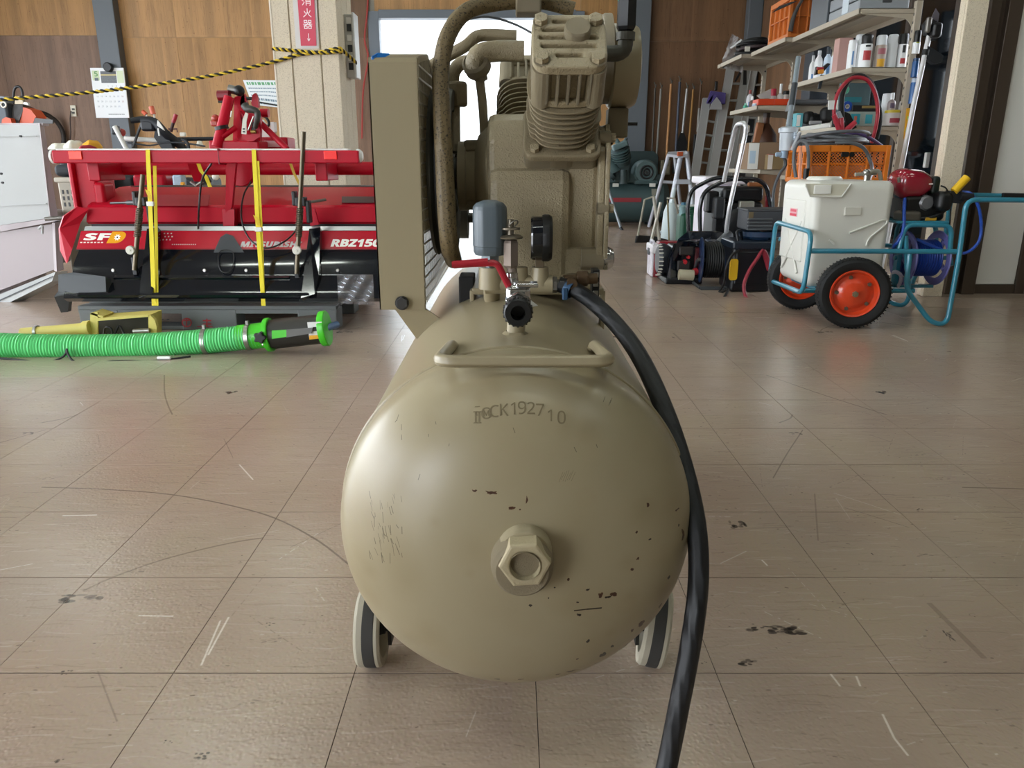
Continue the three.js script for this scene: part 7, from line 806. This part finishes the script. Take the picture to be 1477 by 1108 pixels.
// ------------------------------------------------------------ right: sprayer cart and the crate of hoses
{
  const S = thing('sprayer_cart', 'teal tubular sprayer cart with a white tank, red engine and orange-hubbed wheels', 'cart', [1.9, 0, -4.1]), tl = M(0x2c8199, 0.3, 0, { clearcoat: 0.5 }), R = 0.0128;
  const X0 = 1.535, X1 = 1.957, YB = 0.19, YT = 0.732, Z0 = -3.95, Z1 = -4.42, milk = M(0xd9d8cf, 0.4, 0, { clearcoat: 0.2 });
  // tank: tapering moulded body
  { const g = new RoundedBoxGeometry(X1 - X0, YT - YB, Z0 - Z1, 6, 0.045), p = g.attributes.position; for (let i = 0; i < p.count; i++) { const v = (p.getY(i) + (YT - YB) / 2) / (YT - YB); p.setX(i, p.getX(i) * (0.965 + 0.035 * v)); p.setZ(i, p.getZ(i) * (0.975 + 0.025 * v)); } g.computeVertexNormals();
    const body = part(S, 'tank', g.translate((X0 + X1) / 2, (YB + YT) / 2, (Z0 + Z1) / 2), milk);
    part(body, 'top_recess', slab([P(1168, 282, 3.943), P(1213, 283, 3.943), P(1226, 266, 3.943), P(1162, 265, 3.943)], 0.012), M(0xcfccba, 0.4)); part(body, 'level_window', [bx(P(1174, 275, 3.94).x, P(1199, 275, 3.94).x, Yp(280, 3.94), Yp(267, 3.94), -3.936, -3.95, 0.004)], M(0xe9e9e2, 0.3)); part(body, 'recess_edge', sweep([P(1162, 267, 3.942), P(1168, 283, 3.942), P(1214, 284, 3.942), P(1228, 265, 3.942)], 0.005, 6), milk);
    part(body, 'name_boss', bx(P(1219, 306, 3.94).x, P(1243, 306, 3.94).x, Yp(311.5, 3.94), Yp(299, 3.94), -3.943, -3.96, 0.005), M(0xcdcbc0, 0.45)); part(body, 'moulded_rib', sweep(bent([P(1196, 346, 3.945), P(1203, 352, 3.945)], 0.01), 0.006, 6), milk); part(body, 'moulded_rib', sweep(bent([P(1225, 336, 3.945), P(1262, 322, 3.945), P(1279, 315, 3.945), P(1280, 322, 3.945), P(1252, 345, 3.948), P(1250, 355, 3.95)], 0.03), 0.005, 6), milk);
    const xs = X0 + 0.0; part(body, 'end_panel', bx(xs - 0.004, xs + 0.02, YB + 0.12, YT - 0.1, Z0 - 0.09, Z1 + 0.08, 0.01), milk); part(body, 'red_label', bx(xs - 0.007, xs - 0.003, Yp(312.5, 4.15), Yp(301, 4.15), -4.14, -4.24), M(0xe0a8ae, 0.5)); part(body, 'label_print', [bx(xs - 0.009, xs - 0.006, Yp(312, 4.15), Yp(308.5, 4.15), -4.145, -4.235)], M(0xd03a50, 0.5)); part(body, 'label_print', [bx(xs - 0.009, xs - 0.006, Yp(306, 4.15), Yp(302.5, 4.15), -4.15, -4.23)], M(0xd85468, 0.5));
    for (const s of [-1, 1]) part(body, 'cross_rib', rod(V(xs - 0.002, 0.25, -4.185 - s * 0.12), V(xs - 0.002, 0.52, -4.185 + s * 0.12), 0.006), milk);
    part(body, 'filler_lid', lathe([[0, 0.02], [0.08, 0.018], [0.09, 0.008], [0.09, -0.005], [0, -0.005]], V(1.68, YT, -4.2), 'y', 30), milk); part(body, 'valve', [rod(V(P(1253, 262, 4.0).x, YT - 0.005, -4.03), V(P(1253, 262, 4.0).x, YT + 0.045, -4.03), 0.014), new THREE.SphereGeometry(0.018, 14, 10).translate(P(1253, 255, 4.0).x, YT + 0.04, -4.03)], mat.steel); part(body, 'hose_barb', [sweep(spline([V(1.85, YT, -4.06), V(1.86, YT + 0.04, -4.06), V(1.9, YT + 0.045, -4.06), V(1.92, YT, -4.06)], 14), 0.011, 8), rod(V(1.79, YT + 0.03, -4.08), V(1.9, YT + 0.035, -4.08), 0.009)], M(0x9d998c, 0.4, 0.4)); }
  // frame
  const f = (pts, rad = 0.05) => sweep(bent(pts, rad, 6), R, 10);
  part(S, 'front_hoop', sweep(bent([P(1119, 320, 4.42), P(1171, 335, 3.9), P(1158, 423, 3.88), P(1110, 404, 4.42)], 0.06, 6, true), R, 10, true), tl);
  part(S, 'side_rail', rod(P(1165, 362, 3.9), P(1386, 363, 3.88), R, R, 12), tl); part(S, 'side_rail', rod(P(1124, 345, 4.46), P(1340, 358, 4.46), R, R, 12), tl);
  part(S, 'handle_and_leg', f([P(1510, 289, 3.86), P(1394, 288, 3.86), P(1388, 335, 3.87), P(1384, 365, 3.87), P(1366, 468, 3.86), P(1343, 466, 3.86), P(1306, 416, 3.88), P(1313, 364, 3.9)], 0.055), tl);
  part(S, 'handle_and_leg', f([P(1470, 283, 4.4), P(1395, 281, 4.4), P(1372, 284, 4.42), P(1362, 350, 4.44), P(1318, 400, 4.44), P(1308, 440, 4.42), P(1290, 440, 4.42), P(1268, 425, 4.44), P(1262, 390, 4.46)], 0.05), tl);
  part(S, 'handle_grip', rod(P(1446, 282.5, 4.38), P(1500, 284, 4.38), 0.017), mat.black);
  part(S, 'engine_arch', f([P(1296, 362, 3.98), P(1306, 324, 3.98), P(1373, 325, 3.98), P(1370, 362, 3.98)], 0.05), tl); part(S, 'engine_arch', f([P(1290, 356, 4.35), P(1296, 320, 4.35), P(1350, 322, 4.35), P(1350, 356, 4.35)], 0.05), tl); part(S, 'engine_plate', bx(P(1290, 321, 4).x, P(1366, 321, 4).x, Yp(322, 4), Yp(318.5, 4), -3.98, -4.36, 0.004), tl);
  part(S, 'tank_cradle', [rod(V(X0, YB - 0.02, Z0 - 0.02), V(2.13, YB - 0.02, Z0 - 0.02), R), rod(V(X0, YB - 0.02, Z1 + 0.02), V(2.13, YB - 0.02, Z1 + 0.02), R), rod(V(1.62, YB - 0.012, Z0), V(1.62, YB - 0.012, Z1), R), rod(V(1.88, YB - 0.012, Z0), V(1.88, YB - 0.012, Z1), R)], tl); part(S, 'rear_upright', rod(V(2.1, YB - 0.02, Z0 - 0.02), P(1306, 340, 3.98), R), tl);
  // wheels
  for (const [px, py, d] of [[1230, 424.5, 3.835], [1153, 409, 4.36]]) {
    const c = P(px, py, d); c.y = 0.181; const ax = V(-0.17, 0, 1).normalize(), w = part(S, 'tyre', lathe([[0.118, -0.03], [0.135, -0.041], [0.16, -0.042], [0.174, -0.032], [0.18, -0.015], [0.181, 0], [0.18, 0.015], [0.174, 0.032], [0.16, 0.042], [0.135, 0.041], [0.118, 0.03]], c, ax, 56), M(0x121314, 0.7));
    const ribs = []; for (let i = 0; i < 60; i++) for (const s of [-1, 1]) { const g = new THREE.BoxGeometry(0.005, 0.004, 0.024).translate(0, 0.1775, s * 0.026); g.rotateZ(i / 60 * 2 * PI + (s > 0 ? 0.05 : 0)); ribs.push(g.applyQuaternion(new THREE.Quaternion().setFromUnitVectors(AX.z, ax)).translate(c.x, c.y, c.z)); } part(w, 'tread_ribs', ribs, M(0x121314, 0.7), undefined, 'stuff');
    const om = M(0xd8431d, 0.3, 0, { clearcoat: 0.5 }), r = part(S, 'wheel_rim', lathe([[0.121, 0.034], [0.118, 0.038], [0.11, 0.034], [0.104, 0.018], [0.098, 0.012], [0.08, 0.014], [0.066, 0.026], [0.05, 0.034], [0.03, 0.036], [0.022, 0.04], [0, 0.04]], c, ax, 44), om); part(S, 'wheel_back', lathe([[0.121, -0.034], [0.11, -0.034], [0.1, -0.015], [0.03, -0.02], [0, -0.02]], c, ax, 36), om);
    const place = (g) => g.applyQuaternion(new THREE.Quaternion().setFromUnitVectors(AX.z, ax)).translate(c.x, c.y, c.z); for (let i = 0; i < 5; i++) { const a = i * 2 * PI / 5 + 0.6; part(r, 'bolt', place(hexnut(0.0105, 0.01, V(Math.cos(a) * 0.084, Math.sin(a) * 0.084, 0.018), 'z')), M(0x7d6e60, 0.4, 0.7)); } part(r, 'axle_nut', place(mergeGeometries([hexnut(0.016, 0.014, V(0, 0, 0.046), 'z'), rod(V(0, 0, 0.04), V(0, 0, 0.058), 0.009)].map((g) => { g = g.index ? g.toNonIndexed() : g; return g; }))), M(0x9b937c, 0.35, 0.7));
  }
  { const a = P(1230, 424.5, 3.835), b = P(1153, 409, 4.36); a.y = b.y = 0.181; part(S, 'axle', [rod(a, b, 0.012), bx(1.63, 1.75, 0.165, 0.185, -3.95, -4.35)], mat.grayDark); }
  // engine
  const d = 4.05, E = part(S, 'engine', [bx(P(1303, 300, d).x, P(1362, 300, d).x, Yp(318, d), Yp(283, d), -d + 0.02, -d - 0.2, 0.02), bc(...P(1354, 290, d).toArray(), 0.08, 0.1, 0.16, 0.03)], mat.black);
  { const g = new THREE.SphereGeometry(1, 30, 20), p = g.attributes.position; for (let i = 0; i < p.count; i++) { const x = p.getX(i), y = p.getY(i), z = p.getZ(i), s = (v, k) => Math.sign(v) * Math.pow(Math.abs(v), k); p.setXYZ(i, s(x, 0.6) * 0.098, s(y, 0.65) * (0.07 + 0.012 * Math.cos(x * 3 + 1)), s(z, 0.7) * 0.1); } g.computeVertexNormals(); const c = P(1323, 266, d); part(E, 'red_cover', g.translate(c.x, c.y, c.z - 0.08), M(0x8c1428, 0.18, 0, { clearcoat: 1, clearcoatRoughness: 0.05 })); part(E, 'cover_lobe', new THREE.SphereGeometry(0.045, 22, 16).translate(...P(1309, 269, d + 0.03).toArray()), M(0x8c1428, 0.18, 0, { clearcoat: 1, clearcoatRoughness: 0.05 })); part(E, 'cover_label', bc(...P(1333, 265.5, d - 0.005).toArray(), 0.085, 0.009, 0.02, 0.003), M(0xe8c9cc, 0.4)); }
  part(E, 'air_cleaner', bx(P(1345, 266, d).x, P(1358, 266, d).x, Yp(281, d), Yp(254, d), -d, -d - 0.14, 0.02), M(0x12201c, 0.4)); part(E, 'silver_cover', [lathe([[0, 0.012], [0.03, 0.01], [0.04, 0], [0.04, -0.03], [0, -0.03]], P(1336.5, 293, d - 0.02), 'z', 8), bc(...P(1336.5, 293, d - 0.025).toArray(), 0.03, 0.008, 0.01, 0.002), bc(...P(1336.5, 293, d - 0.025).toArray(), 0.008, 0.03, 0.01, 0.002)], M(0x77777a, 0.4, 0.5)); part(E, 'steel_bolt', [rod(P(1296, 256, d - 0.02), P(1297, 263, d - 0.02), 0.008)], mat.steel); part(E, 'pump_body', [bc(...P(1308, 312, d).toArray(), 0.1, 0.06, 0.12, 0.02), rod(P(1302, 290, d - 0.02), P(1304, 310, d - 0.02), 0.012)], M(0x5f5a50, 0.4, 0.5)); part(E, 'yellow_tap', bc(...P(1342, 316, d - 0.03).toArray(), 0.06, 0.02, 0.02, 0.006), M(0xc99a24, 0.5)); part(E, 'exhaust_arc', sweep(spline([P(1325, 316, d - 0.02), P(1345, 313, d - 0.03), P(1362, 303, d - 0.03), P(1369, 288, d - 0.02)], 16), 0.012, 8), mat.black);
  part(S, 'spray_grip', [slab([P(1366, 292, 3.98), P(1386, 294, 3.98), P(1392, 288, 3.98), P(1391, 277, 3.98), P(1372, 275, 3.98)], 0.05), rod(P(1385, 283, 3.98), P(1402, 284, 3.98), 0.02)], M(0x191b20, 0.5)); part(S, 'yellow_handle', rod(P(1376, 276, 3.98), P(1395, 256, 3.98), 0.02, 0.021, 16), M(0xe0b319, 0.4)); part(S, 'throttle_cable', sweep(spline([P(1357, 268, 4.0), P(1364, 271, 4.0), P(1368, 279, 4.0), P(1371, 300, 4.0), P(1370, 325, 4.0)], 20), 0.004, 6), mat.black);
  // hose reel
  const rc = P(1330, 372, 4.12), xa = P(1303, 372, 4.12).x, xb = P(1350, 372, 4.12).x, lil = M(0x6b6aa8, 0.4), bm = M(0x1c3f9c, 0.35);
  const reel = part(S, 'reel_drum', lathe(Array.from({ length: 61 }, (_, i) => [0.092 + 0.007 * Math.abs(Math.sin(i * PI / 5)), xa + 0.01 + i / 60 * (xb - xa - 0.02)]), V(0, rc.y, rc.z), 'x', 36), bm);
  for (const x of [xa, xb]) { part(reel, 'reel_flange', lathe([[0.108, -0.005], [0.142, -0.005], [0.147, 0], [0.142, 0.006], [0.108, 0.006], [0.108, -0.005]], V(x, rc.y, rc.z), 'x', 40), lil); for (let i = 0; i < 4; i++) { const a = i * PI / 2 + 0.5; part(reel, 'flange_spoke', rod(V(x, rc.y, rc.z), V(x, rc.y + Math.cos(a) * 0.115, rc.z + Math.sin(a) * 0.115), 0.013), lil); } }
  part(reel, 'reel_axle', [rod(V(xa - 0.05, rc.y, rc.z), V(xb + 0.08, rc.y, rc.z), 0.012), rod(V(xb + 0.08, rc.y, rc.z), V(xb + 0.08, rc.y - 0.04, rc.z + 0.02), 0.01)], tl); part(reel, 'reel_bearing', [bx(xa - 0.04, xa - 0.02, 0.17, rc.y + 0.02, rc.z - 0.02, rc.z + 0.02), bx(xa - 0.04, xb, 0.165, 0.18, rc.z - 0.02, rc.z + 0.02)], tl);
  part(S, 'blue_hose', sweep(spline([P(1305, 286, d - 0.03), P(1304, 305, 4.0), P(1303, 330, 3.98), P(1297, 346, 3.98), P(1289, 356, 4.0), P(1296, 362, 4.08)], 30), 0.009, 8), M(0x2450b0, 0.3)); part(S, 'blue_hose', sweep(spline([P(1388, 277, 4.0), P(1398, 278, 3.98), P(1408, 290, 3.97), P(1415, 318, 3.97), P(1412, 348, 3.97), P(1395, 364, 3.98), P(1370, 364, 4.02), P(1345, 355, 4.03), P(1322, 345, 4.03)], 44), 0.008, 8), M(0x2450b0, 0.3)); part(S, 'clear_tube', sweep(spline([P(1285, 400, 4.2), P(1292, 392, 4.1), P(1300, 398, 4.08), P(1296, 412, 4.1), P(1284, 410, 4.2)], 20), 0.01, 8), M(0xb9b4c4, 0.3));
}
{ // orange crate of hoses
  const t = thing('plastic_crate', 'orange lattice-sided crate holding hoses behind the white sprayer tank', 'crate', [2.1, 0.7, -5.05]), m = M(0xdd7a1c, 0.45); latticeCrate(t, 1.852, 2.335, 0.7, 0.925, -4.9, -5.25, m, 4, 2, true);
  part(t, 'handhold', bx(2.045, 2.125, 0.855, 0.885, -4.888, -4.9, 0.004), mat.black);
  const b = thing('inner_carton', 'pinkish brown carton seen through the orange crate lattice', 'carton', [2.1, 0.72, -5.08]); part(b, 'box', bx(1.9, 2.28, 0.714, 0.80, -4.96, -5.2, 0.004), M(0xb08468, 0.8)); part(b, 'tape', bx(2.05, 2.09, 0.80, 0.802, -4.96, -5.2), M(0xc9b08c, 0.5));
  const st = thing('crate_stand', 'plain dark stand carrying the orange crate behind the sprayer', 'stand', [2.1, 0, -5.08]); part(st, 'top_board', bx(1.85, 2.34, 0.66, 0.699, -4.9, -5.25, 0.004), mat.grayDark); for (const x of [1.88, 2.31]) for (const z of [-4.93, -5.22]) part(st, 'leg', bx(x - 0.015, x + 0.015, 0, 0.66, z - 0.015, z + 0.015), mat.grayDark);
  const h = thing('hose_bundle', 'grey hose coils tied with white bands heaped on the orange crate', 'hose', [2.1, 0.93, -5.08]), gm = [M(0x4e5255, 0.5), M(0x5d6165, 0.5)];
  for (let i = 0; i < 6; i++) part(h, 'coil', sweep(spline(Array.from({ length: 12 }, (_, k) => { const a = k / 12 * 2 * PI; return V(2.07 + Math.cos(a) * (0.17 + (i % 3) * 0.018), 0.936 + i * 0.007 + 0.028 * Math.max(0, Math.cos(a * 1 + i)) + (i % 2) * 0.01, -5.08 + Math.sin(a) * (0.12 + (i % 2) * 0.02)); }), 60, true), 0.0105, 8, true), gm[i % 2]);
  for (const x of [1.97, 2.2]) for (let i = 0; i < 3; i++) part(h, 'packed_coil', new THREE.TorusGeometry(0.085 - i * 0.004, 0.02, 8, 28).rotateX(PI / 2).translate(x, 0.828 + i * 0.036, -5.07), mat.rubber);
  for (const px of [1207, 1217]) part(h, 'tie_band', rod(P(px, 208, 4.93), P(px - 4, 196, 4.97), 0.006), mat.offWhite); part(h, 'left_loop', sweep(spline([P(1166, 246, 4.82), P(1166, 222, 4.82), P(1162, 206, 4.84), P(1154, 204, 4.86), P(1147, 214, 4.86), P(1145, 232, 4.85), P(1148, 256, 4.84)], 36), 0.0105, 8), gm[1]); part(h, 'connector', rod(P(1162, 258, 4.82), P(1163.5, 243, 4.82), 0.017, 0.017, 14), mat.black); part(h, 'right_drop', sweep(spline([P(1205, 206, 4.9), P(1228, 206, 4.87), P(1246, 214, 4.86), P(1255, 232, 4.85), P(1257, 248, 4.6), P(1254, 257, 4.2), P(1253, 262, 4.06)], 40), 0.011, 8), gm[0]);
  const p = part(scene, 'purple_hose', sweep(spline([P(1215, 196, 5.12), P(1235, 192, 5.1), P(1252, 198, 5.08), P(1268, 208, 5.08), P(1275, 214, 5.1)], 24), 0.011, 8), M(0x4c3a66, 0.4)); p.userData = { label: 'purple hose end lying over the grey coils on the orange crate', category: 'hose' };
  const r = thing('orange_rod', 'pinkish orange rod standing against the corner of the orange crate', 'rod', P(1152, 258, 4.8)); part(r, 'rod', rod(P(1153, 268, 4.5), P(1155, 212, 4.85), 0.009), M(0xe0916f, 0.4)); part(r, 'tip', rod(P(1155, 212, 4.85), P(1156, 205, 4.86), 0.006), mat.black);
}
renderer.render(scene, camera);
